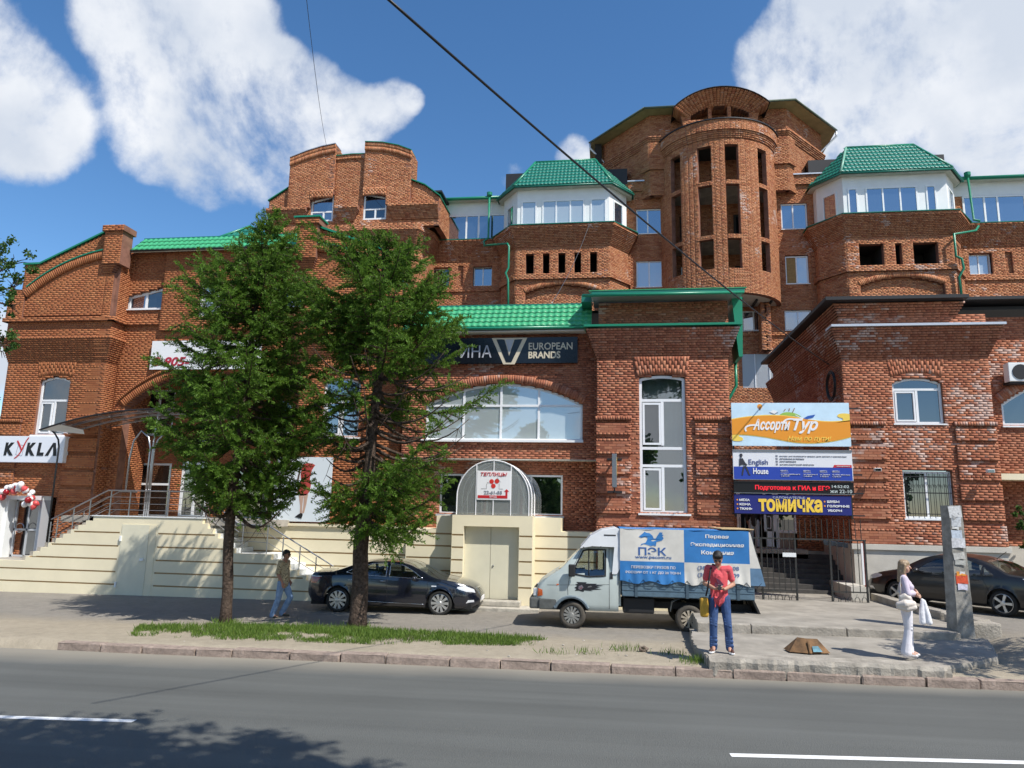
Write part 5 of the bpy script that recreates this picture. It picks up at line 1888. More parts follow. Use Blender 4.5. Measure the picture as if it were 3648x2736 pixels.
SG = thing('sign', 'white greenhouse sign with three tomatoes and a red arrow', 'sign', (-3.69, 22.385, 3.71))
MB().bbox(-.54, .54, -.0, .02, -.45, .45, .004).build('panel', white_m, SG)
lettering(SG, 'ТЕПЛИЦЫ', -.42, .42, .27, .40, -.002, red_m, .012, .25)
for cx_, cz_ in ((-.07, .12), (.10, .13), (-.01, -.02)): flat(SG, 'tomato', circle(cx_, cz_, .072), -.002, mat('tomato_red', (.60, .03, .02), .5) if 'tomato_red' not in MATS else MATS['tomato_red'], .006)
flat(SG, 'outline', stroke([(-.40, -.11), (-.23, -.11), (-.23, .02), (-.20, .09), (-.15, .07)], .008), -.002, black_m, .004)
flat(SG, 'outline', stroke([(.29, -.11), (.17, -.11), (.17, .06)], .008), -.002, black_m, .004)
flat(SG, 'outline', stroke([(.04, .14), (.11, .24), (.21, .10)], .009), -.008, black_m, .004)
lettering(SG, '22-61-55', -.30, .27, -.27, -.17, -.002, grey_txt, .008)
flat(SG, 'arrow', [(-.50, -.40), (.44, -.40), (.44, -.19), (.49, -.19), (.41, -.11), (.33, -.19), (.38, -.19), (.38, -.31), (-.50, -.31)], -.002, red_m, .005)
lettering(SG, 'ВХОД', -.12, .10, -.39, -.325, -.008, white_m, .01, th=.004)

# ============ canopy over the shop entrance
CN = thing('canopy', 'large smoky vaulted plastic canopy on branching steel columns over the left shop entrance', 'canopy', (-15.5, 22.6, 2.47))
vx = lambda k: -4.4 + 8.8 * k / 24
vz = lambda x_: 2.95 + .74 * (1 - (x_ / 4.4) ** 2)
sh_ = MB()
for k in range(24):
    a, b_ = vx(k), vx(k + 1)
    ya, yb = .35 * (a / 4.4) ** 2, .35 * (b_ / 4.4) ** 2
    sh_.add([(a, -.05 + 0, vz(a)), (b_, -.05, vz(b_)), (b_, 2.06, vz(b_) - .02), (a, 2.06, vz(a) - .02)], [(0, 1, 2, 3)])
sh_.build('canopy_sheet', canopy_sheet, CN)
for yy in (-.06, .6, 1.3, 2.0):
    MB().tube([(vx(k), yy, vz(vx(k)) - .03) for k in range(25)], .03 if yy < 0 else .018, 6).build('arch_rib', dark_metal if yy < 0 else steel, CN)
for k in range(2, 24, 4):
    MB().tube([(vx(k), -.06, vz(vx(k)) - .05), (vx(k), 2.04, vz(vx(k)) - .07)], .018, 6).build('purlin', steel, CN)
for cx_, lab in ((-.25, 0), (4.0, 1)):
    for k, (dx, tip, tz) in enumerate(((-.07, -.85, 2.85), (0, .05, 3.55), (.07, .75, 2.9))):
        pts = [(cx_ + dx, .3, 0), (cx_ + dx * .6, .3, 1.7), (cx_ + dx * .8, .3, 2.3), (cx_ + dx + (tip - dx) * .12, .3, 2.62), (cx_ + dx + (tip - dx) * .45, .3, 2.86 + .0 * k), (cx_ + tip, .3, tz + (.0 if k == 1 else .02))]
        if k == 0: pts = [(cx_ - .07, .3, 0), (cx_ - .1, .3, 1.75), (cx_ - .1, .3, 2.35), (cx_ - .2, .3, 2.72), (cx_ - .5, .3, 2.95), (cx_ - .75, .3, 2.6), (cx_ - .84, .3, 2.0), (cx_ - .86, .3, .9)] if lab == 0 else pts
        MB().tube(pts, .032, 8).build('column', steel, CN, smooth=True)
MB().tube([(-3.86, .3, -.9), (-3.86, .3, 2.35), (-3.92, .3, 2.62), (-4.1, .3, 2.85), (-4.3, .3, 2.98)], .03, 8).build('column', dark_metal, CN, smooth=True)
MB().add([(-4.4, -.06, 2.93), (-3.7, -.06, 3.14), (-3.2, .55, 3.0), (-3.25, .7, 2.86)], [(0, 1, 2, 3)]).build('edge_sheet', white_panel, CN)

# ============ railings
RL = thing('stair_railing', 'grey steel railing along the landing and left steps of the cream podium', 'railing', (-17, 22.85, 2.47))
posts = [(-17.08, 2.47), (-16.36, 2.47), (-14.92, 2.47), (-13.7, 2.47), (-17.83, 2.16), (-18.42, 1.85), (-18.99, 1.54), (-19.24, 1.38)]
for x_, z_ in posts: MB().tube([(x_ + 17, 0, z_ - 2.47), (x_ + 17, 0, z_ - 2.47 + .86)], .02, 6).build('post', steel, RL)
for k, h in enumerate((.88, .66, .44, .23)):
    MB().tube([(-19.24 + 17, -.01, 1.38 - 2.47 + h + .06), (-17.2 + 17, -.01, h), (-13.6 + 17, -.01, h)], .024 if k == 0 else .010, 6).build('rail', steel, RL)
RL2 = thing('stair_railing', 'grey steel railing descending the right hand steps of the cream podium behind the walking man', 'railing', (-11.3, 22.85, 1.38))
for x_, z_ in ((-12.15, 1.38), (-11.28, 1.38), (-10.72, 1.07), (-10.12, .76), (-9.55, .45), (-9.05, .18), (-13.5, 2.2)):
    MB().tube([(x_ + 11.3, 0, z_ - 1.38), (x_ + 11.3, 0, z_ - 1.38 + .88)], .02, 6).build('post', steel, RL2)
for k, h in enumerate((.90, .64, .36)):
    MB().tube([(-13.5 + 11.3, -.01, .82 + h), (-12.3 + 11.3, -.01, h + .04), (-11.25 + 11.3, -.01, h), (-8.95 + 11.3, -.01, h - 1.22)], .022 if k == 0 else .010, 6).build('rail', steel, RL2)
RL3 = thing('stair_railing', 'grey steel railing on the wall side of the left podium steps', 'railing', (-18, 24.0, 2.47))
for x_, z_ in ((-17.9, 2.3), (-18.9, 1.75)): MB().tube([(x_ + 18, -.05, z_ - 2.47), (x_ + 18, -.05, z_ - 2.47 + .86)], .018, 6).build('post', steel, RL3)
for k, h in enumerate((.88, .55, .25)):
    MB().tube([(-19.9 + 18, -.06, 1.2 - 2.47 + h), (-17.6 + 18, -.06, h - .02), (-16.9 + 18, -.06, h - .02)], .020 if k == 0 else .009, 6).build('rail', steel, RL3)

# ============ shop portal with balloons at the left edge
PT = thing('shop_portal', 'white framed glass shop portal with its door open under the balloon garland', 'portal', (-21.2, 23.6, .92))
MB().box(-.62, -.47, 0, .5, 0, 2.05).build('jamb', white_panel, PT)
MB().box(.68, .80, .1, .5, 0, 2.05).build('jamb', grey_pvc, PT)
MB().box(-.62, .80, .02, .5, 2.05, 2.2).build('lintel', white_panel, PT)
MB().box(-.47, .68, .55, .6, 0, 2.05).build('pane', glass_dark, PT)
dl = MB().box(0, .045, -.85, 0, 0, 2.1)
dl.build('door_leaf', white_panel, PT, loc=(-.62, .02, 0))
gd = MB()
for z_ in (0.02, .95, 2.0): gd.box(-.42, .62, .3, .34, z_, z_ + .07)
for x_ in (-.42, .1, .56): gd.box(x_, x_ + .06, .3, .34, 0, 2.05)
gd.build('door_frame', grey_pvc, PT)
hc = [(-.12 + .16 * math.cos(2 * PI * i / 20), .26, 1.05 + .16 * math.sin(2 * PI * i / 20)) for i in range(21)]
MB().tube(hc, .012, 5).build('door_handle', steel, PT)
bal_w, bal_r, bal_p = mat('balloon_white', (.80, .78, .78), .3, spec=.6), mat('balloon_crimson', (.30, .008, .014), .25, spec=.6), mat('balloon_pink', (.62, .08, .08), .28, spec=.6)
BN = thing('balloon_garland', 'garland of white, pink and crimson balloons arched over the shop portal', 'balloons', (-21.2, 23.4, .92))
r2 = random.Random(21)
pathb = [(-1.75, 1.0), (-1.55, 1.35), (-1.2, 1.75), (-.85, 2.05), (-.45, 2.35), (-.05, 2.52), (.3, 2.45), (.55, 2.25), (.62, 2.0), (.45, 1.85), (.3, 1.98)]
pb_ = []
for a, b_ in zip(pathb[:-1], pathb[1:]):
    L = math.dist(a, b_)
    k = max(1, int(L / .11))
    for j in range(k): pb_.append((a[0] + (b_[0] - a[0]) * j / k, a[1] + (b_[1] - a[1]) * j / k))
bme = {id(mm): MB().lathe([(.0, -1.12), (.05, -1.1), (.10, -1.0), (.45, -.80), (.80, -.42), (.97, 0), (.90, .45), (.62, .80), (.3, .96), (0, 1.0)], 14).mesh('balloon', mm, True) for mm in (bal_w, bal_r, bal_p)}
for i, p in enumerate(pb_):
    for q in range(2):
        mm = (bal_w if (i // 1 + q) % 2 == 0 else r2.choice((bal_r, bal_r, bal_p)))
        o = link('balloon', bme[id(mm)], BN)
        s = r2.uniform(.085, .125)
        o.location = (p[0] + r2.uniform(-.1, .1), r2.uniform(-.12, .12) - (.05 if mm is bal_w else 0), p[1] + r2.uniform(-.1, .1) + (.06 if mm is bal_w else -.05))
        o.scale = (s, s, s * 1.12)
        o.rotation_euler = (r2.uniform(-1, 1), r2.uniform(-1, 1), r2.uniform(0, 6))

# ============ shop signs
S1 = thing('sign', 'white lightbox sign with black KYKLA lettering and a red letter on the left gable wall', 'sign', (-22.75, 23.85, 4.33))
MB().bbox(0, 2.80, 0, .24, 0, .97, .012).build('panel', mat('lightbox_white', (.74, .77, .83), .4), S1)
kz0, kz1 = .25, .73
kt = [('K', .36, .74), ('K', 1.26, 1.63), ('L', 1.72, 2.0)]
for s, a, b_ in kt: lettering(S1, s, a, b_, kz0, kz1, -.002, black_m, .055, .10)
flat(S1, 'lettering', [(2.06, kz0), (2.20, kz0), (2.36, kz1 - .12), (2.40, kz0), (2.53, kz0), (2.45, kz1), (2.34, kz1)], -.002, black_m, .01)
flat(S1, 'emblem', stroke([(.86, .28), (1.12, .24), (1.16, .62), (.92, .66), (.86, .28)], .012), -.002, grey_txt, .006)
flat(S1, 'lettering', stroke(bez((.86, .80), (.95, .66), (1.02, .58), (1.08, .42)), [.05, .055, .06, .06, .06, .06, .055, .05, .05, .04, .03]), -.008, red_m, .008)
flat(S1, 'lettering', stroke(bez((1.32, .92), (1.12, .72), (1.14, .30), (.82, .14)), [.03, .035, .04, .045, .05, .05, .045, .04, .04, .035, .025]), -.010, red_m, .008)
a0, a1 = at(330, 737, YE - .12), at(540, 797, YE - .12)
S2 = thing('banner', 'white phone number banner with crimson digits above the entrance arch', 'banner', (a0[0], YE - .14, a1[1]))
bw_, bh_ = a1[0] - a0[0] + .4, a0[1] - a1[1]
MB().bbox(0, bw_, 0, .03, 0, bh_, .006).build('panel', white_m, S2)
crim = mat('crimson_print', (.42, .015, .045), .5)
lettering(S2, '8-905-', .10, 1.62, .12, .48, -.002, crim, .03, .22)
a0 = at(393, 947, 26.0)
S3 = thing('sign', 'small black VIRGINIA shop sign above the porch door, behind the left larch', 'sign', (a0[0], 26.0, a0[1] - .52))
MB().bbox(0, 1.62, 0, .05, 0, .52, .008).build('panel', black_m, S3)
lettering(S3, 'VIRGINIA', .12, 1.5, .24, .44, -.002, mat('silver_print', (.55, .57, .62), .4), .0)
lettering(S3, 'EUROPEAN BRANDS', .12, 1.5, .07, .17, -.002, mat('gold_print', (.55, .42, .18), .4), .008)
S4 = thing('sign', 'long black shop sign with a silver V emblem and EUROPEAN BRANDS under the tile eaves', 'sign', (-6.6, 23.42, 7.82))
MB().bbox(0, 5.46, 0, .12, 0, .90, .01).build('panel', mat('sign_black', (.006, .007, .011), .22), S4)
ex = lambda X: X + 6.6
pal = mat('champagne', (.62, .54, .40), .45)
sil = mat('sign_silver', (.42, .43, .47), .4)


def dz(x, y): return ((at(x, y, 23.42)[0] + 6.6), at(x, y, 23.42)[1] - 7.82)


zz_ = lambda a, b_: dz((900 + a / 2.212) / KD, (1100 + b_ / 2.212) / KD)
V_ = [zz_(*p) for p in ((1885, 232), (2165, 228), (2065, 438), (1975, 438))]
flat(S4, 'emblem', V_, -.002, pal, .012)
flat(S4, 'emblem', [zz_(*p) for p in ((1922, 243), (1985, 243), (2022, 372), (2066, 243), (2128, 240), (2040, 422), (1998, 422))], -.015, MATS['sign_black'], .008)
flat(S4, 'emblem', [zz_(*p) for p in ((1992, 243), (2060, 242), (2022, 352))], -.015, sil, .008)
b0, b1 = zz_(1690, 290), zz_(1882, 385)
lettering(S4, 'ИНА', b0[0] - .22, b1[0], b1[1], b0[1], -.002, sil, .0)
zz2 = lambda a, b_: dz((1800 + a / 2.212) / KD, (1150 + b_ / 2.212) / KD)
b0, b1 = zz2(185, 158), zz2(530, 210)
lettering(S4, 'EUROPEAN', b0[0], b1[0], b1[1], b0[1], -.002, pal, .012)
b0, b1 = zz2(183, 225), zz2(435, 280)
lettering(S4, 'BRANDS', b0[0], b1[0], b1[1], b0[1], -.002, pal, .03)
PO = thing('banner', 'white fashion poster of a figure in a red dress', 'banner', (-11.75, YG - .12, 2.42))
MB().bbox(0, 2.1, 0, .03, 0, 2.22, .006).build('panel', mat('poster_white', (.70, .76, .80), .5), PO)
skin_p = mat('poster_skin', (.50, .33, .25), .6)
flat(PO, 'figure_leg', [(.93, .95), (1.02, .55), (1.03, .28), (1.10, .28), (1.10, .6), (1.12, .95)], -.002, skin_p)
flat(PO, 'figure_leg', [(1.13, .95), (1.14, .55), (1.11, .28), (1.18, .30), (1.24, .6), (1.28, .95)], -.002, skin_p)
flat(PO, 'figure_dress', [(.88, 1.0), (1.0, .88), (1.22, .90), (1.34, 1.05), (1.36, 1.3), (1.30, 1.45), (1.36, 1.78), (1.47, 1.95), (1.35, 2.0), (1.16, 2.02), (1.0, 1.95), (.96, 1.6), (1.0, 1.4), (.90, 1.2)], -.002, mat('poster_red', (.45, .055, .045), .6))
flat(PO, 'figure_shoe', [(.86, .16), (1.1, .10), (1.14, .24), (1.08, .30), (.98, .25)], -.009, black_m)
flat(PO, 'figure_sleeve', [(.90, 1.40), (.98, 1.95), (.93, 1.93), (.84, 1.42)], -.009, mat('poster_brown', (.09, .05, .035), .6))

# ---- the stack of signs across the gap
sx0, sw = 3.62, 3.44


def board(label, z0, z1, mt, th=.06, x0=sx0, w=sw, y=22.6):
    t = thing('sign', label, 'sign', (x0, y, z0))
    MB().bbox(0, w, 0, th, 0, z1 - z0, .008).build('panel', mt, t)
    return t


A1 = board('travel sign with a wavy orange band and white script, topmost of the four signs', 5.03, 6.35, mat('sign_sky', (.56, .74, .86), .45, noise=(1.5, .1)))
hgt = 1.32
W1 = []
up_ = [(0, .80)] + bez((0, .80), (.9, .98), (1.55, .95), (2.1, .83), n=12)[1:] + bez((2.1, .83), (2.6, .72), (3.0, .71), (3.44, .79), n=10)[1:]
dn_ = bez((3.44, .30), (2.8, .10), (2.2, .05), (1.6, .16), n=12) + bez((1.6, .16), (1.0, .28), (.5, .38), (0, .34), n=10)[1:]
flat(A1, 'band', [(p[0], p[1] + .025) for p in up_] + [(p[0], p[1] - .025) for p in dn_], -.002, mat('sign_yellow', (.84, .60, .10), .5), .004)
flat(A1, 'band', up_ + dn_, -.007, mat('sign_orange', (.76, .29, .02), .5), .004)
flat(A1, 'curl', bez((3.44, .98), (3.1, 1.05), (2.98, .90), (3.2, .86)) + bez((3.2, .86), (3.32, .82), (3.2, .74), (3.0, .71)) + [(3.44, .76)], -.007, MATS['sign_yellow'], .004)
flat(A1, 'curl', bez((0, .16), (.2, .10), (.42, .16), (.28, .26)) + bez((.28, .26), (.12, .30), (.2, .36), (.42, .36)) + [(0, .32)], -.007, MATS['sign_yellow'], .004)


def script(parent, pts_list, mt, w, y, th, name='lettering'):
    for pts in pts_list: flat(parent, name, stroke(pts, w), y, mt, th)


lettering(A1, 'Ассорти', .62, 1.72, .40, .82, -.012, white_m, .035, .38)
lettering(A1, 'Тур', 1.80, 2.52, .38, .84, -.012, white_m, .035, .38)
flat(A1, 'lettering', stroke(bez((.42, .44), (.30, .62), (.62, .66), (.80, .62), n=12), .05), -.0115, white_m, .010)
flat(A1, 'lettering', stroke(bez((1.52, .72), (1.60, .86), (1.80, .84), (1.95, .78), n=10), .05), -.0115, white_m, .010)
lettering(A1, 'Нам по пути!', 1.62, 2.88, .13, .31, -.012, MATS['sign_yellow'], .01, .35)
flat(A1, 'balloon_print', circle(.85, 1.21, .075, 14), -.002, orange_m, .004)
flat(A1, 'balloon_print', [(.80, 1.21), (.88, 1.21), (.87, 1.10), (.83, 1.10)], -.0025, mat('print_brown', (.25, .12, .06), .6), .004)
flat(A1, 'island_print', bez((1.42, .95), (1.55, 1.08), (1.85, 1.06), (2.05, .90)), -.002, mat('print_green', (.30, .50, .08), .6), .004)
flat(A1, 'house_print', [(1.13, 1.03), (1.24, 1.10), (1.37, 1.06), (1.28, .98)], -.002, white_m, .004)
flat(A1, 'house_print', stroke([(1.13, 1.03), (1.27, .97), (1.38, 1.03)], .018), -.0065, grey_txt, .003)
for a, b_ in (((1.55, 1.06), (1.60, 1.13)), ((1.70, 1.07), (1.72, 1.15)), ((1.80, 1.02), (1.87, 1.16))):
    flat(A1, 'tower_print', stroke([a, b_], .022), -.0065, MATS['print_brown'], .003)
flat(A1, 'plane_print', [(2.10, .84), (2.24, .92), (2.46, .96), (2.40, .88), (2.22, .82)], -.0115, mat('print_blue', (.02, .10, .42), .5), .003)
flat(A1, 'plane_print', stroke([(1.88, .95), (2.06, .84), (2.44, .80)], .02), -.0065, white_m, .003)
A2 = board('blue and white English House sign with a hatted figure, second of the four signs', 4.0, 4.92, mat('sign_white', (.72, .73, .76), .45))
flat(A2, 'field', rect(.02, sw - .02, .02, .40), -.002, blue_m, .004)
MB().box(0, sw, -.02, .0, .86, .92).build('frame', metal_grey, A2)
MB().box(0, sw, -.02, .0, 0, .02).build('frame', metal_grey, A2)
mtx = mat('print_ink', (.05, .07, .22), .5)
lettering(A2, 'English', .46, 1.02, .42, .62, -.002, mtx, .0)
lettering(A2, 'House', .58, 1.02, .18, .36, -.008, white_m, .02)
fg = mat('figure_ink', (.03, .03, .04), .5)
flat(A2, 'figure', circle(.24, .70, .035, 12), -.008, fg)
flat(A2, 'figure', rect(.19, .30, .735, .75), -.008, fg)
flat(A2, 'figure', rect(.21, .28, .75, .79), -.008, fg)
flat(A2, 'figure', [(.19, .64), (.29, .65), (.36, .52), (.40, .44), (.38, .42), (.28, .46), (.18, .42)], -.008, fg)
flat(A2, 'figure', stroke([(.36, .50), (.42, .45)], .02), -.008, fg)
flat(A2, 'figure', stroke([(.32, .41), (.28, .25), (.26, .14)], [.05, .045, .04]), -.010, fg)
flat(A2, 'figure', stroke([(.36, .41), (.42, .28), (.46, .16), (.50, .15)], [.05, .045, .04, .03]), -.010, fg)
tiny = ['КУРСЫ АНГЛИЙСКОГО ЯЗЫКА ДЛЯ ДЕТЕЙ И ВЗРОСЛЫХ', 'ОБРАЗОВАНИЕ ЗА РУБЕЖОМ', 'БЮРО ПЕРЕВОДОВ', 'МАГАЗИН ИНОСТРАННОЙ ЛИТЕРАТУРЫ']
for i, (s, w_) in enumerate(zip(tiny, (1.92, .70, .47, .98))):
    zt = .745 - i * .083
    lettering(A2, s, 1.37, 1.37 + w_, zt - .035, zt, -.002, grey_txt, .01)
    flat(A2, 'icon', rect(1.25, 1.31, zt - .045, zt + .01), -.002, grey_txt, .004)
flat(A2, 'field', [(2.88, .40), (2.92, .48), (sw - .03, .48), (sw - .03, .40)], -.003, red_m, .005)
lettering(A2, 'www.engl-house.ru', 2.98, sw - .08, .42, .46, -.0085, white_m, .01)
for i, (x_, w_) in enumerate(((1.38, .55), (2.03, .40), (2.50, .28), (2.85, .50))):
    lettering(A2, 'ЦЕНТР %d' % (i + 1), x_, x_ + .20, .27, .31, -.008, white_m, .01)
    flat(A2, 'rule', rect(x_, x_ + .22, .245, .25), -.008, white_m, .003)
    lettering(A2, ['ул. Красноармейская 25', 'ул. Никитина 15', 'ул. Лыткина', 'пр. Мира 48 (3 этаж)'][i], x_, x_ + w_, .165, .205, -.008, white_m, .006)
    lettering(A2, ['т. 52-11-99', 'т. 42-99-25', 'т. 22-22-17', 'т. 33-41-14'][i], x_, x_ + .24, .115, .15, -.008, white_m, .006)
A3 = board('black electronic ticker with red scrolling letters and a white clock, third of the four signs', 3.60, 3.965, mat('ticker_black', (.006, .006, .007), .35))
led_r, led_w = mat('led_red', (.5, .01, .02), .5, emis=((1, .02, .04), .55)), mat('led_white', (.4, .45, .45), .5, emis=((.8, .9, .9), .22))
MB().box(0, sw, -.03, .0, .345, .365).build('frame', dark_metal, A3)
MB().box(0, sw, -.03, .0, .0, .02).build('frame', metal_grey, A3)
lettering(A3, 'Подготовка к ГИА и ЕГЭ', .62, 2.76, .09, .255, -.002, led_r, .025)
lettering(A3, '14:52:02', 2.82, 3.30, .20, .28, -.002, led_w, .0)
lettering(A3, 'жи 22-10', 2.76, 3.38, .05, .15, -.002, led_w, .0)
A4 = board('dark blue sign with fat yellow lettering, lowest of the four signs over the gate', 3.0, 3.57, navy_m, w=3.34)
lettering(A4, 'САЛОН-АТЕЛЬЕ', 1.12, 2.04, .46, .525, -.002, mat('print_pale', (.40, .44, .58), .5), .02)
lettering(A4, 'томичка', .70, 2.52, .07, .45, -.002, mat('fat_yellow', (.84, .56, .06), .5), .04)
flat(A4, 'lettering', rect(2.10, 2.18, .40, .50), -.002, MATS['fat_yellow'], .012)
for i, s in enumerate(('МЕХА', 'КОЖА', 'ТКАНЬ')):
    lettering(A4, s, .15, .15 + (.30, .32, .37)[i], .37 - i * .13, .44 - i * .13, -.002, white_m, .035)
    flat(A4, 'bullet', circle(.09, .405 - i * .13, .024, 10), -.002, orange_m)
for i, s in enumerate(('ШУБЫ', 'ГОЛОВНЫЕ', 'УБОРЫ')):
    lettering(A4, s, 2.66, 2.66 + (.34, .62, .40)[i], .36 - i * .13, .43 - i * .13, -.002, white_m, .035)
    if i < 2: flat(A4, 'bullet', circle(2.59, .395 - i * .13, .024, 10), -.002, orange_m)
SF = thing('sign_framework', 'dark steel scaffold holding the four stacked signs over the gate', 'framework', (3.62, 22.7, 2.9))  # fixed steel frame that carries the four signs
for x_ in (.05, 1.7, 3.38): MB().box(x_ - .025, x_ + .025, .0, .05, 0, 3.4).build('upright', dark_metal, SF)
for z_ in (.1, .75, 1.3, 2.2, 3.3): MB().box(-.05, 3.75, .055, .1, z_ - .02, z_ + .02).build('crossbar', dark_metal, SF)

# lightbox on the pavilion
LB = thing('lightbox', 'narrow grey lightbox sign standing edge-on from the brick pavilion, left of its tall window', 'sign', (.05, 22.30, 4.2))
MB().bbox(-.07, .07, -.36, .36, -.50, .50, .012).build('housing', metal_grey, LB)
MB().box(.072, .08, -.30, .30, -.15, .40).build('face', yellow_m, LB)
for z_ in (.40, -.62):
    MB().box(-.025, .025, -.1, .58, z_ - .02, z_ + .02).build('bracket', dark_metal, LB)
    MB().box(-.22, .24, .56, .60, z_ - .03, z_ + .03).build('bracket', dark_metal, LB)
MB().box(-.02, .02, .1, .14, -.62, -.5).build('bracket', dark_metal, LB)

# ============ entrance annex in the gap, steps, iron fence
AN = thing('entrance_annex', 'small entrance annex with a white glazed door above shade-darkened steps, behind the iron fence', 'annex', (5.5, 27.3, .5))
B = Bricks()
front(B, 3.6, 7.4, 27.3, 1.75, 4.9, holes=[rect(4.45, 6.5, 1.83, 4.1)])
B.finish(AN, brick_back, mortar, limit=0)
part_box(AN, 'roof_deck', 3.6, 7.4, 27.2, 30, 4.9, 5.0, dark_metal)
part_box(AN, 'landing', 3.6, 6.6, 26.3, 27.3, .4, 1.82, concrete)
dj = AN.location
MB().box(4.45 - 5.5, 4.58 - 5.5, 0, .12, 1.33, 3.6).build('door_frame', white_pvc, AN)
MB().box(6.44 - 5.5, 6.5 - 5.5, 0, .12, 1.33, 3.6).build('door_frame', white_pvc, AN)
MB().box(5.78 - 5.5, 5.9 - 5.5, 0, .12, 1.33, 3.6).build('door_frame', white_pvc, AN)
dl_ = MB()
dl_.box(-.12, -.04, -.04, .04, 1.36, 3.55).box(.20, .28, -.04, .04, 1.36, 3.55).box(-.12, .28, -.04, .04, 1.36, 1.9)
dl_.build('door', white_pvc, AN)
MB().box(-.04, .20, -.01, .01, 1.9, 3.55).build('pane', glass_dark, AN)
MB().box(.40, 1.0, .03, .06, 1.95, 3.55).build('pane', glass_dark, AN)
MB().box(.40, 1.0, -.05, .06, 1.85, 1.95).build('sill', white_pvc, AN)
MB().box(.40, 1.0, .0, .06, 1.33, 1.85).build('door_panel', mat('panel_tan', (.34, .27, .20), .7), AN)
MB().tube([(-.02, -.1, 2.0), (.08, -.12, 2.0), (.1, -.12, 2.1), (.1, -.12, 2.35), (.08, -.12, 2.42), (-.02, -.1, 2.42)], .018, 6).build('door_handle', white_pvc, AN)
MB().box(-1.2, .9, 1.0, 1.2, 1.3, 4.4).build('room', interior_m, AN)
shaded_step = mat('shaded_step', (.07, .065, .06), .9, noise=(4, .3))  # step concrete, its colour darkened for the deep shade of the gap
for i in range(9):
    part_box(AN, 'step', 3.6, 7.4, 26.3 - .25 * i, 26.6 - .25 * i, .3, 1.82 - .145 * (i + 1), shaded_step)
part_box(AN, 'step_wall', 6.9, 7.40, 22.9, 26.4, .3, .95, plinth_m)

IF = thing('iron_fence', 'rusty dark iron fence and gate with upright bars and scroll work across the gap', 'fence', (5.3, 22.55, .5))
irn = mat('iron_rusty', (.035, .036, .034), .7, metal=.3, noise=(8, .4))
bx = lambda a, b_, z0, z1, n='rail', y=.0: MB().box(a, b_, y - .014, y + .014, z0, z1).build(n, irn, IF)
bx(-1.6, 1.98, 1.77, 1.815)
bx(-1.0, 0.02, .29, .325)
bx(.98, 1.95, .31, .345)
bx(-1.0, 0.02, -.10, -.075)
bx(.98, 1.95, -.12, -.09)
for x_ in (-.96, 0.0, .975, 1.94): MB().box(x_ - .025, x_ + .025, -.025, .025, -.14, 1.8).build('post', irn, IF)
barm = MB().box(-.0085, .0085, -.0085, .0085, 0, 1).mesh('bar', irn)
for i in range(23):
    x_ = -1.55 + i * .155
    up = i % 23
    o = link('bar', barm, IF)
    o.location = (x_, 0, 1.79)
    o.scale = (1, 1, .60 - (.02 if i % 2 else 0))
kn = MB().lathe([(.008, -.06), (.02, -.02), (.012, 0), (.022, .03), (.008, .06)], 6)
for a, b_, n in ((-1.6, -.96, 4), (-.96, 0.0, 6), (.975, 1.94, 5)):
    for k in range(1, n):
        x_ = a + (b_ - a) * k / n
        mbq = MB().box(x_ - .009, x_ + .009, -.009, .009, .30, 1.78)
        for v_, f_ in ((kn.v, kn.f),): mbq.add([(p[0] + x_, p[1], p[2] + 1.40) for p in v_], f_)
        mbq.build('bar', irn, IF)
for a, b_ in ((-.96, 0.0), (.975, 1.94)):
    nn_ = 5
    for k in range(nn_):
        xc = a + (b_ - a) * (k + .5) / nn_
        c = [(xc + .075 * math.cos(2 * PI * j / 12), 0, .10 + .085 * math.sin(2 * PI * j / 12)) for j in range(13)]
        MB().tube(c, .008, 4).tube([(xc - .09, 0, .0), (xc, 0, .28), (xc + .09, 0, .0)], .007, 4).build('scroll', irn, IF)
tag(MB().bbox(5.3 - .37, 5.3 - .02 + .03, 22.50, 22.515, 1.77, 1.89, .004).build('name_plate', white_panel), 'small white notice tied to the iron gate', 'notice')
RP = thing('railing_post', 'thin red and white post beside the grey plinth', 'post', (7.36, 23.0, .9))
MB().box(-.03, .03, -.03, .03, 0, 1.35).build('post', mat('post_red', (.25, .02, .02), .6), RP)
MB().box(-.09, -.035, -.03, .03, .1, 1.3).build('post', white_m, RP)

# ============ cable coil, air conditioner, wires
CO = thing('cable_coil', 'coil of black cable hung on the shaded side wall beside the topmost sign', 'cable', (7.22, 24.75, 7.25))
for k in range(5):
    rr_ = .40 + .025 * k
    MB().tube([(-.02 * (k % 3), rr_ * math.cos(2 * PI * i / 24), rr_ * 1.0 * math.sin(2 * PI * i / 24)) for i in range(25)], .02, 6).build('loop', black_m, CO)
AC = thing('air_conditioner', 'pale air conditioner unit on the brick wall at the right picture edge', 'air conditioner', (12.75, 24.2, 7.55))
MB().bbox(-.42, .42, -.16, .16, -.30, .30, .02).build('housing', white_panel, AC)
MB().lathe([(.24, 0), (.24, .02), (.0, .02)], 20, 'y').build('fan_grille', dark_metal, AC, loc=(-.08, -.162, 0))
MB().box(-.4, .4, -.1, .3, -.36, -.31).build('bracket', dark_metal, AC)


def wire(name, label, P0, P1, sag, rad, mt, n=40):
    P0, P1 = Vector(P0), Vector(P1)
    pts = []
    for i in range(n + 1):
        t = i / n
        p = P0.lerp(P1, t)
        p.z -= sag * 4 * t * (1 - t)
        pts.append(p - P0)
    t_ = tag(MB().tube(pts, rad, 6).build(name, mt, loc=P0, smooth=True), label, 'cable')
    return t_


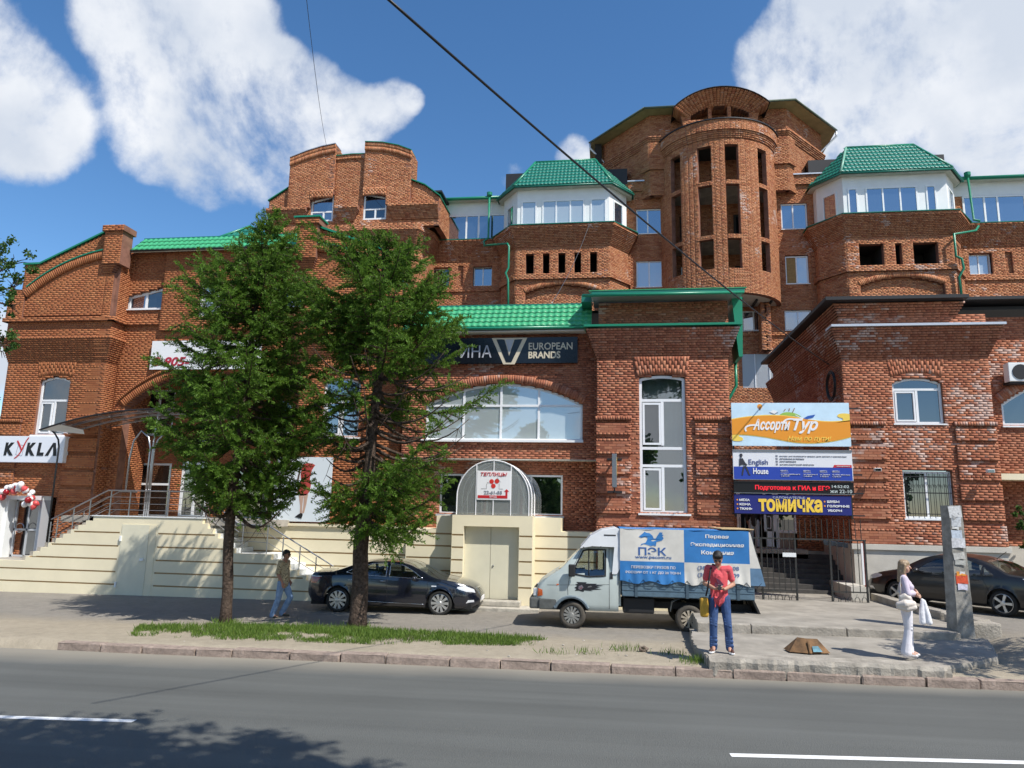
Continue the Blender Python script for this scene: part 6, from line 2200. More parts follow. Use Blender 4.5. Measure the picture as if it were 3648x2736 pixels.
d0 = ray(820, -18)
c_start = Vector((0, 0, ZC)) + d0 * 9.0
wire('power_cable', 'thick black cable slung diagonally across the sky and the rear building', c_start, (7.28, 25.0, 8.0), .22, .017, black_m)
d1 = ray(658, -40)
wire('antenna_wire', 'thin dark wire dropping from the sky to the left parapet of the stepped tower', Vector((0, 0, ZC)) + d1 * 24, (at(705, 314, 36.2)[0], 36.2, at(705, 314, 36.2)[1]), .35, .010, black_m)
wire('antenna_wire', 'short grey wire hanging from the left glazed balcony down to the eaves', (at(1273, 484, 36.6)[0], 36.6, at(1273, 484, 36.6)[1]), (at(1192, 655, 25.0)[0], 25.0, at(1192, 655, 25)[1]), .3, .012, metal_grey)
# ------------------------------------------------------------------ vehicles
def pl(tab, x):
    """piecewise smooth interpolation in a table of (x, value)"""
    if x <= tab[0][0]: return tab[0][1]
    for (a, va), (b_, vb) in zip(tab[:-1], tab[1:]):
        if x <= b_: return va + (vb - va) * (x - a) / (b_ - a)
    return tab[-1][1]


def sm(tab, x, w=.07):
    return sum(pl(tab, x + d * w) for d in (-1, -.5, 0, .5, 1)) / 5


class Loft:
    """car body: half sections along x, mirrored; faces inside given windows become panes"""

    def __init__(s, L, H, Z0, W, belt, tumble=.42, wheels=(), arch=.38, crown=.03, shoulder=.03, dx=.035):
        s.L, s.H, s.Z0, s.W, s.belt, s.tumble, s.wheels, s.arch, s.crown, s.shoulder = L, H, Z0, W, belt, tumble, wheels, arch, crown, shoulder
        n = int(L / dx)
        s.xs = sorted(set([0.0, .015, L - .015, L] + [L * i / n for i in range(n + 1)]))

    def section(s, x):
        H, W, z0 = sm(s.H, x), sm(s.W, x), sm(s.Z0, x)
        zb = min(pl(s.belt, x), H - .07)
        z0 = min(z0, zb - .12)
        top = H - .06
        ins = s.tumble * max(0, top - zb)
        yb, yt = W - s.shoulder, W - s.shoulder - ins
        pts = [(W - .07, z0), (W - .025, z0 + .05)]
        for k in range(1, 8):
            f = k / 8
            z = z0 + .05 + (zb - z0 - .05) * f
            pts.append((W - .018 * (1 - f) - s.shoulder * f ** 4 + .012 * math.sin(PI * f), z))
        for k in range(0, 11):
            f = k / 10
            pts.append((yb + (yt - yb) * f + .012 * math.sin(PI * f) * (1 if ins > .1 else 0), zb + (top - zb) * f))
        pts.append((yt - .035, H - .02))
        for k in range(1, 8):
            f = k / 7
            pts.append(((yt - .035) * (1 - f) * (1.0), H - .02 + (.02 + s.crown) * math.sin(f * PI / 2)))
        for wx in s.wheels:
            d = abs(x - wx[0])
            if d < s.arch:
                za = wx[1] + math.sqrt(s.arch ** 2 - d * d)
                pts = [(p[0] + (.012 if p[1] < za else 0), max(p[1], za)) if i < 12 else p for i, p in enumerate(pts)]
        return pts

    def surf(s, x, z):
        p = s.section(x)[:20]
        for a, b_ in zip(p[:-1], p[1:]):
            if a[1] <= z <= b_[1] and b_[1] > a[1]:
                return a[0] + (b_[0] - a[0]) * (z - a[1]) / (b_[1] - a[1])
        return p[0][0] if z < p[0][1] else p[-1][0]

    def build(s, parent, mat_body, panes, windscreen, rear, glass, trim):
        secs = [s.section(x) for x in s.xs]
        m_ = len(secs[0])
        V = []
        for x, sec in zip(s.xs, secs):
            V += [(x, -y, z) for y, z in sec] + [(x, y, z) for y, z in sec[-2::-1]]
        w = 2 * m_ - 1
        body, gl = [], {}

        def inside(poly, x, z):
            return any(a <= x <= b_ for a, b_ in scan(poly, z))
        for i in range(len(s.xs) - 1):
            xm = (s.xs[i] + s.xs[i + 1]) / 2
            for k in range(w - 1):
                f = (i * w + k, (i + 1) * w + k, (i + 1) * w + k + 1, i * w + k + 1)
                kk = k if k < m_ - 1 else 2 * m_ - 3 - k
                zc = sum(V[q][2] for q in f) / 4
                key = None
                if 9 <= kk < 20:
                    for nme, poly in panes.items():
                        if inside(poly, xm, zc): key = (nme, k < m_ - 1)
                elif kk >= 20:
                    if windscreen and windscreen[0] < xm < windscreen[1] and kk >= 21: key = ('windscreen', 0)
                    if rear and rear[0] < xm < rear[1] and kk >= 21: key = ('rear_window', 0)
                if kk in (18, 19) and key is None:
                    pass
                (gl.setdefault(key, []) if key else body).append(f)
        body.append(tuple(range(w)))
        body.append(tuple((len(s.xs) - 1) * w + q for q in range(w))[::-1])

        def mk(name, faces, mt):
            used = sorted({q for f in faces for q in f})
            ix = {q: j for j, q in enumerate(used)}
            me = bpy.data.meshes.new(name)
            me.from_pydata([V[q] for q in used], [], [tuple(ix[q] for q in f) for f in faces])
            me.materials.append(mt)
            smooth_by_angle(me, 38)
            return link(name, me, parent)
        s.body = mk('body', body, mat_body)
        for (nme, side), fs in gl.items():
            mk(nme if nme in ('windscreen', 'rear_window') else 'side_window', fs, glass)
        return s.body

    def patch(s, parent, name, poly, mt, side=-1, off=.004, n=8):
        """shape (x, z) laid on the body side"""
        xs_ = [p[0] for p in poly]
        zs_ = [p[1] for p in poly]
        mb = MB()
        nz = max(2, int((max(zs_) - min(zs_)) / .03))
        for j in range(nz):
            za, zb = min(zs_) + (max(zs_) - min(zs_)) * j / nz, min(zs_) + (max(zs_) - min(zs_)) * (j + 1) / nz
            ia, ib = scan(poly, za + 1e-4), scan(poly, zb - 1e-4)
            if not ia or not ib: continue
            (a0, a1), (b0, b1) = ia[0], ib[0]
            for i in range(n):
                q = []
                for (lo, hi, z, f) in ((a0, a1, za, i / n), (a0, a1, za, (i + 1) / n), (b0, b1, zb, (i + 1) / n), (b0, b1, zb, i / n)):
                    x = lo + (hi - lo) * f
                    q.append((x, side * (s.surf(x, z) + off), z))
                mb.add(q, [(0, 1, 2, 3) if side < 0 else (3, 2, 1, 0)])
        return mb.build(name, mt, parent, smooth=True)

    def line(s, parent, name, pts, mt, r=.005, side=-1, off=.002):
        P = []
        for (x0, z0), (x1, z1) in zip(pts[:-1], pts[1:]):
            k = max(2, int(math.hypot(x1 - x0, z1 - z0) / .08))
            for j in range(k + 1):
                x, z = x0 + (x1 - x0) * j / k, z0 + (z1 - z0) * j / k
                P.append((x, side * (s.surf(x, z) + off), z))
        Q = [P[0]] + [b_ for a, b_ in zip(P[:-1], P[1:]) if (Vector(a) - Vector(b_)).length > 1e-4]
        return MB().tube(Q, r, 5).build(name, mt, parent, smooth=True)


tyre_m = mat('tyre', (.018, .018, .017), .9, noise=(20, .3))
tyre_dusty = mat('tyre_dusty', (.075, .065, .052), .95, noise=(9, .3))
alloy = mat('alloy', (.58, .58, .58), .3, metal=.75)
hub_silver = mat('hub_silver', (.36, .35, .32), .45, metal=.4, noise=(9, .2))
hub_beige = mat('hub_beige', (.42, .36, .27), .6, noise=(9, .2))
chrome = mat('chrome', (.75, .76, .78), .12, metal=1.0)
under_m = mat('underbody', (.012, .012, .012), .9)
seat_m = mat('car_seat', (.05, .045, .04), .7)
lamp_clear = mat('lamp_clear', (.62, .64, .66), .08, spec=.9, coat=1.0)
lamp_red = mat('lamp_red', (.28, .006, .008), .15, coat=1.0)
lamp_orange = mat('lamp_orange', (.60, .10, .012), .2, coat=1.0)


def wheel(parent, x, y, z, r, w, spokes, rim_m, tyre, side=-1, rim=.68, style=0, steer=0.0):
    """wheel with its outer face towards side*y"""
    t = MB().lathe([(r * rim, -.02), (r * rim + .012, 0), (r * .93, -.004), (r * .985, -.03), (r, -.06), (r, -w + .05), (r * .97, -w + .01), (r * rim, -w)], 40, 'y', cap=False)
    o = t.build('wheel', tyre, parent, smooth=True, loc=(x, side * y, z))
    if side > 0: o.rotation_euler = (0, 0, PI)
    if steer: o.rotation_euler = (0, 0, o.rotation_euler[2] + steer)
    rm = MB().lathe([(r * rim, -.015), (r * rim * .96, -.012), (r * rim * .93, -.05), (r * rim * .9, -.10)], 40, 'y', cap=False)
    R_ = r * rim
    for k in range(spokes):
        a = 2 * PI * k / spokes
        w0, w1 = (.030, .040) if style == 0 else (.022, .030)
        pr = [(.05, -w0 * .8), (R_ * .96, -w1), (R_ * .96, w1), (.05, w0 * .8)] if style != 2 else [(.05, -.025), (R_ * .92, -.035), (R_ * .92, .035), (.05, .025)]
        pr2 = [(p[0] * math.cos(a) - p[1] * math.sin(a), p[0] * math.sin(a) + p[1] * math.cos(a)) for p in pr]
        rm.prism(pr2, .0 - .0, .045)
    rm.lathe([(.0, .012), (.05, .010), (.065, 0), (.065, -.05)], 16, 'y')
    rm.build('rim', rim_m, o, smooth=False)
    MB().lathe([(R_ * .93, -.075), (.0, -.075)], 30, 'y', cap=False).build('brake', under_m, o)
    return o


def seats(parent, xs_, zf, yw, hgt=.78):
    for x, w_, y in xs_:
        b = MB().bbox(x - .25, x + .28, y - w_, y + w_, zf, zf + .2, .05)
        b.bbox(x - .34, x - .17, y - w_, y + w_, zf + .15, zf + hgt - .16, .06)
        b.bbox(x - .33, x - .22, y - .14, y + .14, zf + hgt - .14, zf + hgt + .06, .04)
        b.build('seat', seat_m, parent, smooth=False)


def sedan(name, label, loc, rotz, paint, kind=0):
    T_ = thing(name, label, 'car', loc, rotz)
    if kind == 0:
        Lf = Loft(5.04, H=[(0, .80), (.05, 1.0), (.16, 1.105), (.5, 1.13), (.78, 1.15), (1.05, 1.235), (1.5, 1.395), (1.9, 1.455), (2.35, 1.475), (2.75, 1.455), (3.05, 1.385), (3.45, 1.20), (3.68, 1.085), (3.85, 1.03), (4.3, .97), (4.65, .885), (4.88, .79), (4.98, .68), (5.04, .5)],
                  Z0=[(0, .45), (.12, .30), (.5, .25), (4.5, .22), (4.8, .23), (4.95, .28), (5.04, .38)],
                  W=[(0, .62), (.08, .78), (.3, .87), (.8, .925), (2.5, .94), (3.9, .93), (4.4, .90), (4.7, .82), (4.88, .70), (4.98, .58), (5.04, .48)],
                  belt=[(0, .98), (1.0, 1.045), (3.6, .985), (3.9, .96), (5.1, .6)], wheels=[(.98, .35), (3.95, .35)], arch=.395)
        panes = {'a': [(2.46, 1.035), (3.44, 1.005), (3.12, 1.22), (2.84, 1.355), (2.46, 1.395)],
                 'b': [(1.62, 1.07), (2.36, 1.04), (2.36, 1.397), (1.95, 1.385), (1.62, 1.30)],
                 'c': [(1.18, 1.125), (1.55, 1.075), (1.55, 1.28), (1.36, 1.21)]}
        ws, rw = (2.98, 3.66), (.86, 1.62)
        wh, wr, sp = [(.98, .35), (3.95, .35)], .345, 10
    else:
        Lf = Loft(4.75, H=[(0, .80), (.04, .95), (.14, 1.04), (.5, 1.07), (.8, 1.10), (1.2, 1.33), (1.6, 1.45), (2.1, 1.49), (2.6, 1.475), (2.95, 1.38), (3.35, 1.17), (3.6, 1.03), (3.8, .98), (4.2, .90), (4.5, .80), (4.68, .68), (4.75, .5)],
                  Z0=[(0, .45), (.12, .30), (.5, .25), (4.3, .22), (4.6, .25), (4.75, .36)],
                  W=[(0, .60), (.08, .76), (.3, .85), (.8, .89), (2.4, .90), (3.7, .89), (4.2, .85), (4.5, .75), (4.68, .6), (4.75, .48)],
                  belt=[(0, .95), (1.0, .99), (3.4, .91), (4.8, .6)], wheels=[(.95, .335), (3.68, .335)], arch=.38)
        panes = {'a': [(2.28, .97), (3.22, .94), (2.88, 1.20), (2.62, 1.34), (2.28, 1.395)],
                 'b': [(1.42, .995), (2.18, .975), (2.18, 1.40), (1.80, 1.385), (1.42, 1.26)],
                 'c': [(1.12, 1.01), (1.36, .997), (1.36, 1.21)]}
        ws, rw = (2.92, 3.56), (.84, 1.36)
        wh, wr, sp = [(.95, .335), (3.68, .335)], .325, 5
    L = Lf.L
    Lf.build(T_, paint, panes, ws, rw, glass_car, black_m)
    seam = black_m
    for sd in (-1, 1):
        for nme, poly in panes.items():
            Lf.line(T_, 'window_trim', poly + [poly[0]], chrome if kind == 0 else black_m, .009, sd)
        for wx, wz in wh:
            wheel(T_, wx, Lf.surf(wx, .8) - .005, wz, wr, .22, sp, alloy, tyre_m, sd, .74, style=0 if kind == 0 else 2)
    x0, x1, x2 = (1.42, 2.41, 3.60) if kind == 0 else (1.25, 2.23, 3.30)
    for sd in (-1, 1):
        Lf.line(T_, 'door_seam', [(x0 + .02, .30), (x0 + .0, .62), (x0 + .18, 1.04)], seam, .004, sd)
        Lf.line(T_, 'door_seam', [(x1, .30), (x1, .98)], seam, .004, sd)
        Lf.line(T_, 'door_seam', [(x2 - .05, .30), (x2 + .02, .6), (x2 - .02, .95)], seam, .004, sd)
        for xx in ((1.27, 2.20) if kind == 0 else (1.45, 2.4)):
            zz_ = .915 if kind == 0 else .87
            MB().ball((0, 0, 0), .08, 12, 6, sc=(1.15, .22, .2)).build('door_handle', chrome if kind == 0 else paint, T_, smooth=True, loc=(xx + .08, sd * (Lf.surf(xx, zz_) + .012), zz_))
        if kind == 0: Lf.line(T_, 'sill_strip', [(1.45, .35), (3.50, .31)], chrome, .008, sd)
    # mirrors, lamps, grille, bumper, plate
    mxx = 3.22 if kind == 0 else 3.02
    for sd in (-1, 1):
        MB().ball((0, 0, 0), .115, 12, 8, sc=(.75, 1.0, .62)).build('mirror', paint, T_, smooth=True, loc=(mxx, sd * 1.03, 1.02))
        MB().tube([(mxx + .02, sd * .86, .98), (mxx, sd * 1.0, 1.0)], .03, 6).build('mirror_arm', paint, T_)
        Lf.patch(T_, 'headlight', [(L - .62, .76), (L - .30, .66), (L - .12, .64), (L - .16, .74), (L - .40, .84), (L - .60, .83)], lamp_clear, sd, .006)
        Lf.patch(T_, 'tail_light', [(.06, .80), (.30, .80), (.44, .97), (.08, .97)], lamp_red, sd, .006)
        Lf.patch(T_, 'tail_light', [(.07, .975), (.45, .975), (.47, 1.005), (.09, 1.01)], lamp_clear, sd, .006)
        Lf.patch(T_, 'fog_light', [(L - .36, .36), (L - .14, .37), (L - .15, .45), (L - .30, .45)], lamp_clear, sd, .005)
        Lf.patch(T_, 'side_repeater', [(x2 + .10, .80), (x2 + .24, .80), (x2 + .24, .83), (x2 + .10, .83)], lamp_clear, sd, .003)
    g_ = MB()
    for k in range(6): g_.box(L - .03 - .02 * k, L + .015 - .018 * k, -.36, .36, .58 + .035 * k, .592 + .035 * k)
    g_.build('grille', chrome, T_)
    MB().box(L - .01, L + .02, -.26, .26, .40, .51).build('number_plate', white_m, T_)
    MB().box(-.02, .02, -.26, .26, .62, .74).build('number_plate', white_m, T_)
    MB().box(.15, L - .2, -.78, .78, .20, .34).build('underbody', under_m, T_)
    for wx, wz in wh: MB().box(wx - .40, wx + .40, -.60, .60, .25, .72).build('wheel_housing', under_m, T_)
    cab = MB().box(1.2, x2 + .2, -.80, .80, .34, .40).box(x2 - .15, x2 + .1, -.72, .72, .5, .96).box(.7, 1.25, -.72, .72, .4, 1.0)
    cab.build('cabin', seat_m, T_)
    seats(T_, [(2.35, .26, -.38), (2.35, .26, .38), (1.45, .62, 0)], .42, .4, .80)
    ring = [(x2 - .42 + .03 * math.sin(2 * PI * i / 16), -.38 + .17 * math.cos(2 * PI * i / 16), .96 + .17 * math.sin(2 * PI * i / 16)) for i in range(17)]
    MB().tube(ring, .014, 5).build('steering_wheel', black_m, T_)
    if kind == 1: MB().tube([(1.35, 0, 1.42), (1.1, 0, 1.62)], .008, 5).build('antenna', black_m, T_)
    return T_


paint_black = mat('car_black', (.006, .008, .016), .18, spec=.6, coat=1.0)
paint_dark = mat('car_charcoal', (.014, .012, .012), .30, spec=.5, coat=.6)
fx, fy = gp(947, 1331, base_z(-4.9))
rx, ry = gp(723, 1325, base_z(-7.9))
sedan('parked_car', 'shiny black saloon with bright ten-spoke alloy wheels parked behind the right larch trunk', (rx - .98, ry + .95, base_z(-6.4)), R(2.0), paint_black, 0)
cx0, cy0 = gp(2168, 1333, .50)
fxx, fyy = gp(1990, 1306, .50)
sedan('parked_car', 'dusty black saloon cut off by the right picture edge behind the grey pole', (cx0 - rot2((.95, .90), R(132))[0], cy0 - rot2((.95, .90), R(132))[1], .50), R(132), paint_dark, 1)

# ---- flatbed truck with a canvas cover; x runs from its nose to its tail
TK = thing('delivery_truck', 'pale grey flatbed truck with a blue and white canvas cover', 'truck', (-2.06, 19.86, .03), R(2.0))
tpaint = mat('truck_grey', (.42, .47, .45), .40, noise=(1.8, .08), coat=.25)
tb = mat('bed_blue_grey', (.085, .14, .185), .55, noise=(4, .22))
tk_black = mat('truck_black', (.012, .012, .013), .7)
bump_m = mat('bumper_grey', (.085, .09, .085), .7, noise=(6, .25))
LC = Loft(2.16, H=[(0, .72), (.03, .92), (.10, 1.08), (.25, 1.20), (.50, 1.36), (.72, 1.50), (.98, 1.78), (1.18, 1.98), (1.30, 2.05), (1.5, 2.09), (1.9, 2.10), (2.12, 2.08), (2.16, 2.02)],
          Z0=[(0, .52), (.3, .50), (1.3, .46), (2.16, .46)],
          W=[(0, .72), (.06, .84), (.2, .90), (.6, .96), (1.0, .985), (2.0, .99), (2.16, .97)],
          belt=[(0, 1.0), (.8, 1.30), (2.2, 1.34)], tumble=.30, wheels=[(.98, .34)], arch=.43, crown=.02, shoulder=.02)
pt = {'a': [(1.0, 1.38), (1.40, 1.34), (1.40, 1.93), (1.29, 1.90)], 'b': [(1.43, 1.34), (1.80, 1.36), (1.80, 1.93), (1.43, 1.93)]}
LC.build(TK, tpaint, pt, (.62, 1.20), None, glass_car, black_m)
for sd in (-1, 1):
    Lw = [(.98, 1.36), (1.42, 1.30), (1.83, 1.33), (1.84, 1.965), (1.40, 1.965), (1.27, 1.93)]
    LC.line(TK, 'window_seal', Lw + [Lw[0]], black_m, .022, sd)
    LC.line(TK, 'window_bar', [(1.415, 1.33), (1.415, 1.94)], black_m, .016, sd)
    LC.line(TK, 'door_seam', [(.90, .60), (.88, 1.0), (.93, 1.34), (1.24, 1.99)], black_m, .005, sd)
    LC.line(TK, 'door_seam', [(1.93, .52), (1.93, 2.0)], black_m, .005, sd)
    LC.line(TK, 'crease', [(.35, 1.06), (.88, 1.08), (1.93, 1.12)], black_m, .0035, sd)
    LC.patch(TK, 'door_handle', [(1.95, 1.26), (2.02, 1.26), (2.02, 1.42), (1.95, 1.42)], black_m, sd, .012)
    LC.patch(TK, 'turn_signal', [(.10, .76), (.24, .77), (.23, .96), (.11, .97)], lamp_orange, sd, .012)
    LC.patch(TK, 'side_marker', [(.59, 1.055), (.66, 1.06), (.65, 1.10), (.60, 1.10)], lamp_orange, sd, .010)
    rg = [(.98 + .45 * math.cos(a), .34 + .45 * math.sin(a)) for a in [PI * i / 14 for i in range(1, 14)]]
    MB().tube([(p[0], sd * .985, max(p[1], .52)) for p in rg], .04, 6).build('wheel_arch_trim', mat('arch_blue', (.12, .16, .19), .6) if sd < 0 else MATS['arch_blue'], TK)
    wheel(TK, .98, .96, .34, .335, .20, 12, hub_silver, tyre_dusty, sd, .64, 1, steer=R(-14))
    wheel(TK, 3.91, .94, .34, .335, .20, 11, hub_beige, tyre_dusty, sd, .64, 1)
    MB().bbox(-.10, .07, -.06, .05, -.16, .14, .03).build('mirror', tk_black, TK, loc=(1.00, sd * 1.10, 1.46))
    MB().tube([(1.02, sd * .93, 1.36), (1.0, sd * 1.08, 1.38)], .03, 6).build('mirror_arm', tk_black, TK)
# bumper
MB().bbox(-.10, .22, -.90, .90, .46, .74, .05).build('bumper', bump_m, TK)
MB().bbox(.15, .60, -.955, -.86, .46, .72, .03).build('bumper_corner', bump_m, TK)
MB().box(-.02, .06, -.55, .55, .78, .94).build('grille', tk_black, TK)
for s in (-1, 1): MB().bbox(-.01, .08, s * .70 - .12, s * .70 + .12, .77, .96, .02).build('headlight', lamp_clear, TK)
# roof fairing
fa = [(1.18, 2.00), (1.45, 2.30), (1.75, 2.46), (2.12, 2.53), (2.20, 2.50), (2.20, 1.52), (2.12, 1.38), (2.0, 1.38), (2.06, 2.05), (1.5, 2.06)]
fb_ = [(1.20, 2.02), (1.45, 2.31), (1.75, 2.47), (2.12, 2.54), (2.2, 2.5), (2.2, 2.1), (1.5, 2.06)]
f_ = MB()
f_.prism(fa, -.985, -.90)
f_.prism(fa, .90, .985)
f_.prism(fb_, -.90, .90)
fo = f_.build('fairing', mat('fairing_white', (.70, .72, .74), .35, noise=(2, .05)), TK)
MB().box(1.80, 2.10, -.992, -.986, 2.33, 2.36).build('vent', tk_black, TK)
for xx in (1.28, 1.50, 1.72): MB().lathe([(.03, 0), (.0, .05)], 6).build('clip', tk_black, TK, loc=(xx, -.97, 2.02 + (.02 if xx > 1.4 else 0)))
MB().box(2.14, 2.22, -.88, .88, .6, 2.0).build('cab_back', tpaint, TK)
# door graphic: a torn black splash with a wolf's head
sp_ = [(1.06, .94), (1.10, .99), (1.05, 1.02), (1.12, 1.06), (1.07, 1.10), (1.14, 1.12), (1.10, 1.16), (1.36, 1.16), (1.34, 1.13), (1.62, 1.13), (1.58, 1.10), (1.78, 1.09), (1.60, 1.06), (1.70, 1.04), (1.55, 1.02), (1.74, 1.0), (1.45, .97), (1.52, .95), (1.30, .96), (1.28, .92), (1.16, .95)]
mbp = MB()
b_ = MB().prism(sp_, 0, .002)
mbp.add([(v[0], -(LC.surf(v[0], v[2]) + .004 + (.002 - v[1])), v[2]) for v in b_.v], b_.f)
mbp.build('graphic', mat('graphic_black', (.010, .010, .014), .5), TK)
for pp, cc in (([(1.15, .99), (1.22, .97), (1.28, 1.03), (1.24, 1.09), (1.16, 1.06)], (.30, .26, .30)), ([(1.18, 1.0), (1.24, 1.0), (1.23, 1.035)], (.42, .08, .09)), ([(1.38, 1.03), (1.50, 1.05), (1.47, 1.08), (1.40, 1.06)], (.26, .26, .26))):
    b_ = MB().prism(pp, 0, .001)
    MB().add([(v[0], -(LC.surf(v[0], v[2]) + .008), v[2]) for v in b_.v], b_.f).build('graphic', mat('graphic_ink', cc, .5), TK)
# chassis
ch = MB()
for s in (-1, 1): ch.box(.4, 5.5, s * .42 - .05, s * .42 + .05, .52, .68)
for xx in (2.4, 3.1, 3.9, 4.7, 5.3): ch.box(xx - .05, xx + .05, -.45, .45, .55, .66)
ch.box(3.84, 3.98, -.8, .8, .28, .42)
ch.box(.9, 1.06, -.8, .8, .28, .40)
ch.build('chassis', tk_black, TK)
MB().bbox(2.28, 3.06, -.85, -.40, .42, .80, .04).build('fuel_tank', tk_black, TK)
MB().box(.3, 2.1, -.85, .85, .45, .6).build('floor_pan', under_m, TK)
for s in (-1, 1):
    fl = [(3.45, .50), (3.50, .74), (3.68, .83), (4.12, .83), (4.30, .74), (4.36, .62)]
    mbf = MB()
    for a, b_ in zip(fl[:-1], fl[1:]): mbf.add([(a[0], s * .70, a[1]), (b_[0], s * .70, b_[1]), (b_[0], s * .97, b_[1]), (a[0], s * .97, a[1])], [(0, 1, 2, 3)])
    mbf.build('mudguard', mat('mudguard', (.34, .33, .30), .7) if s < 0 else MATS['mudguard'], TK)
# bed with drop sides
MB().box(2.24, 5.50, -.98, .98, .84, .90).build('bed_floor', tk_black, TK)
for s in (-1, 1):
    for xa, xb in ((2.24, 2.60), (2.60, 3.86), (3.86, 5.10), (5.10, 5.50)):
        sp2 = MB()
        y0, y1 = (-1.0, -.97) if s < 0 else (.97, 1.0)
        sp2.box(xa + .004, xb - .004, y0, y1, .85, 1.24)
        ys_ = -1.012 if s < 0 else 1.0
        for z in (.865, 1.0, 1.12, 1.21): sp2.box(xa + .02, xb - .02, ys_, ys_ + .012, z, z + .022 + (.07 if z < .9 else 0))
        sp2.build('drop_side', tb, TK)
    for xx in (2.60, 3.86, 5.10): MB().box(xx - .035, xx + .035, -1.03 if s < 0 else .99, -.99 if s < 0 else 1.03, .84, 1.28).build('side_post', mat('post_blue', (.05, .085, .115), .5) if (s < 0 and xx < 2.7) else MATS['post_blue'], TK)
MB().box(5.47, 5.50, -.97, .97, .85, 1.24).build('tail_board', tb, TK)
tg = MB().box(0, .05, -.85, .85, -.62, 0)
tgo = tg.build('tail_lift', tk_black, TK, loc=(5.45, 0, .86))
tgo.rotation_euler = (0, R(-24), 0)
MB().tube([(5.42, -.5, .80), (5.66, -.5, .22), (5.75, -.5, .18)], .014, 5).tube([(5.42, -.2, .80), (5.66, -.2, .22), (5.75, -.2, .18)], .014, 5).tube([(5.66, -.5, .22), (5.66, -.2, .22)], .012, 5).build('tail_step', tk_black, TK)
# canvas: front-left half and right half panels with wrinkles
can_w = mat('canvas_white', (.60, .58, .53), .75, noise=(2.2, .10))
can_b = mat('canvas_blue', (.025, .17, .44), .7, noise=(2.2, .12))
CX0, CX1, CZ0, CZ1 = 2.20, 5.40, 1.22, 2.52


def cloth_y(x, z):
    sag = .02 * math.sin((x - 2.3) * 4.1) * math.sin((z - 1.2) * 3.0)
    wr = .012 * math.sin(x * 23 + 3 * z) * max(0, (1.75 - z)) * 2 + .008 * math.sin(x * 11 - z * 9 + 1)
    return -1.03 - sag - wr - .03 * max(0, (1.5 - z))


def canvas(name, xa, xb, za, zb, mt, nx=40, nz=24, hem=None):
    vs, fs = [], []
    for j in range(nz + 1):
        for i in range(nx + 1):
            x = xa + (xb - xa) * i / nx
            z = za + (zb - za) * j / nz
            if hem and j == 0: z += hem(x)
            vs.append((x, cloth_y(x, z), z))
    for j in range(nz):
        for i in range(nx): fs.append((j * (nx + 1) + i, j * (nx + 1) + i + 1, (j + 1) * (nx + 1) + i + 1, (j + 1) * (nx + 1) + i))
    return MB().add(vs, fs).build(name, mt, TK, smooth=True)


XM, ZM = 3.80, 1.72
hem = lambda x: .025 * math.sin(x * 9) - .03 * abs(math.sin(x * 4.3))
canvas('canvas_side', CX0, XM, ZM, CZ1, can_w)
canvas('canvas_side', XM, CX1, ZM, CZ1, can_b)
canvas('canvas_side', CX0, XM, CZ0, ZM, can_b, hem=hem)
canvas('canvas_side', XM, CX1, CZ0, ZM, can_w, hem=hem)
tp_ = MB()
for i in range(32):
    xa, xb = CX0 + (CX1 - CX0) * i / 32, CX0 + (CX1 - CX0) * (i + 1) / 32
    z = lambda x, y: CZ1 + .03 * (1 - (y / 1.03) ** 2) - .015 * abs(math.sin((x - CX0) * 3.1))
    ys_ = [-1.03, -.9, -.5, 0, .5, .9, 1.03]
    for ya, yb in zip(ys_[:-1], ys_[1:]): tp_.add([(xa, ya, z(xa, ya)), (xb, ya, z(xb, ya)), (xb, yb, z(xb, yb)), (xa, yb, z(xa, yb))], [(0, 1, 2, 3)])
tp_.build('canvas_top', can_b, TK, smooth=True)
MB().box(CX0, CX0 + .01, -1.02, 1.02, CZ0, CZ1).build('canvas_front', can_b, TK)
MB().box(CX0, CX1, 1.02, 1.03, CZ0, CZ1).build('canvas_side', can_w, TK)
# loose rear flap
for za, zb, mt_, da, db in ((2.05, 2.5, can_w, .14, .03), (1.62, 2.05, can_w, .26, .14), (1.2, 1.62, mat('canvas_slate', (.10, .19, .30), .75, noise=(4, .2)), .36, .26)):
    vs, fs = [], []
    for j in range(9):
        for i in range(25):
            f, g = i / 24, j / 8
            z = za + (zb - za) * g
            ex_ = (da + (db - da) * g) * (1 - .85 * f) + .05 * math.sin(f * 13 + z * 4) * (1 - g * .3) * .6
            vs.append((CX1 + ex_, -1.03 + 2.0 * f, z))
    for j in range(8):
        for i in range(24): fs.append((j * 25 + i, j * 25 + i + 1, (j + 1) * 25 + i + 1, (j + 1) * 25 + i))
    MB().add(vs, fs).build('canvas_flap', mt_, TK, smooth=True)
    # corner gusset on the near side
    vs = [(CX1, -1.03, za), (CX1 + da, -1.03, za), (CX1 + db, -1.03, zb), (CX1, -1.03, zb)]
    MB().add(vs, [(0, 1, 2, 3)]).build('canvas_flap', mt_, TK)
MB().box(4.75, 5.55, -.95, .95, 2.555, 2.575).build('roof_board', mat('bare_board', (.50, .36, .18), .7), TK)
for k in range(9):
    x = 2.42 + k * .36
    MB().tube([(x, cloth_y(x, 1.26) - .01, 1.27), (x + .10, -1.05, 1.15), (x + .24, -1.05, 1.14), (x + .36, cloth_y(x + .36, 1.26) - .01, 1.27)], .007, 4).build('lashing_rope', black_m, TK)


def on_cloth(o, off=.006):
    me = o.data
    for v in me.vertices: v.co.y = cloth_y(v.co.x, v.co.z) - off + min(0, v.co.y) * 1.0
    me.update()


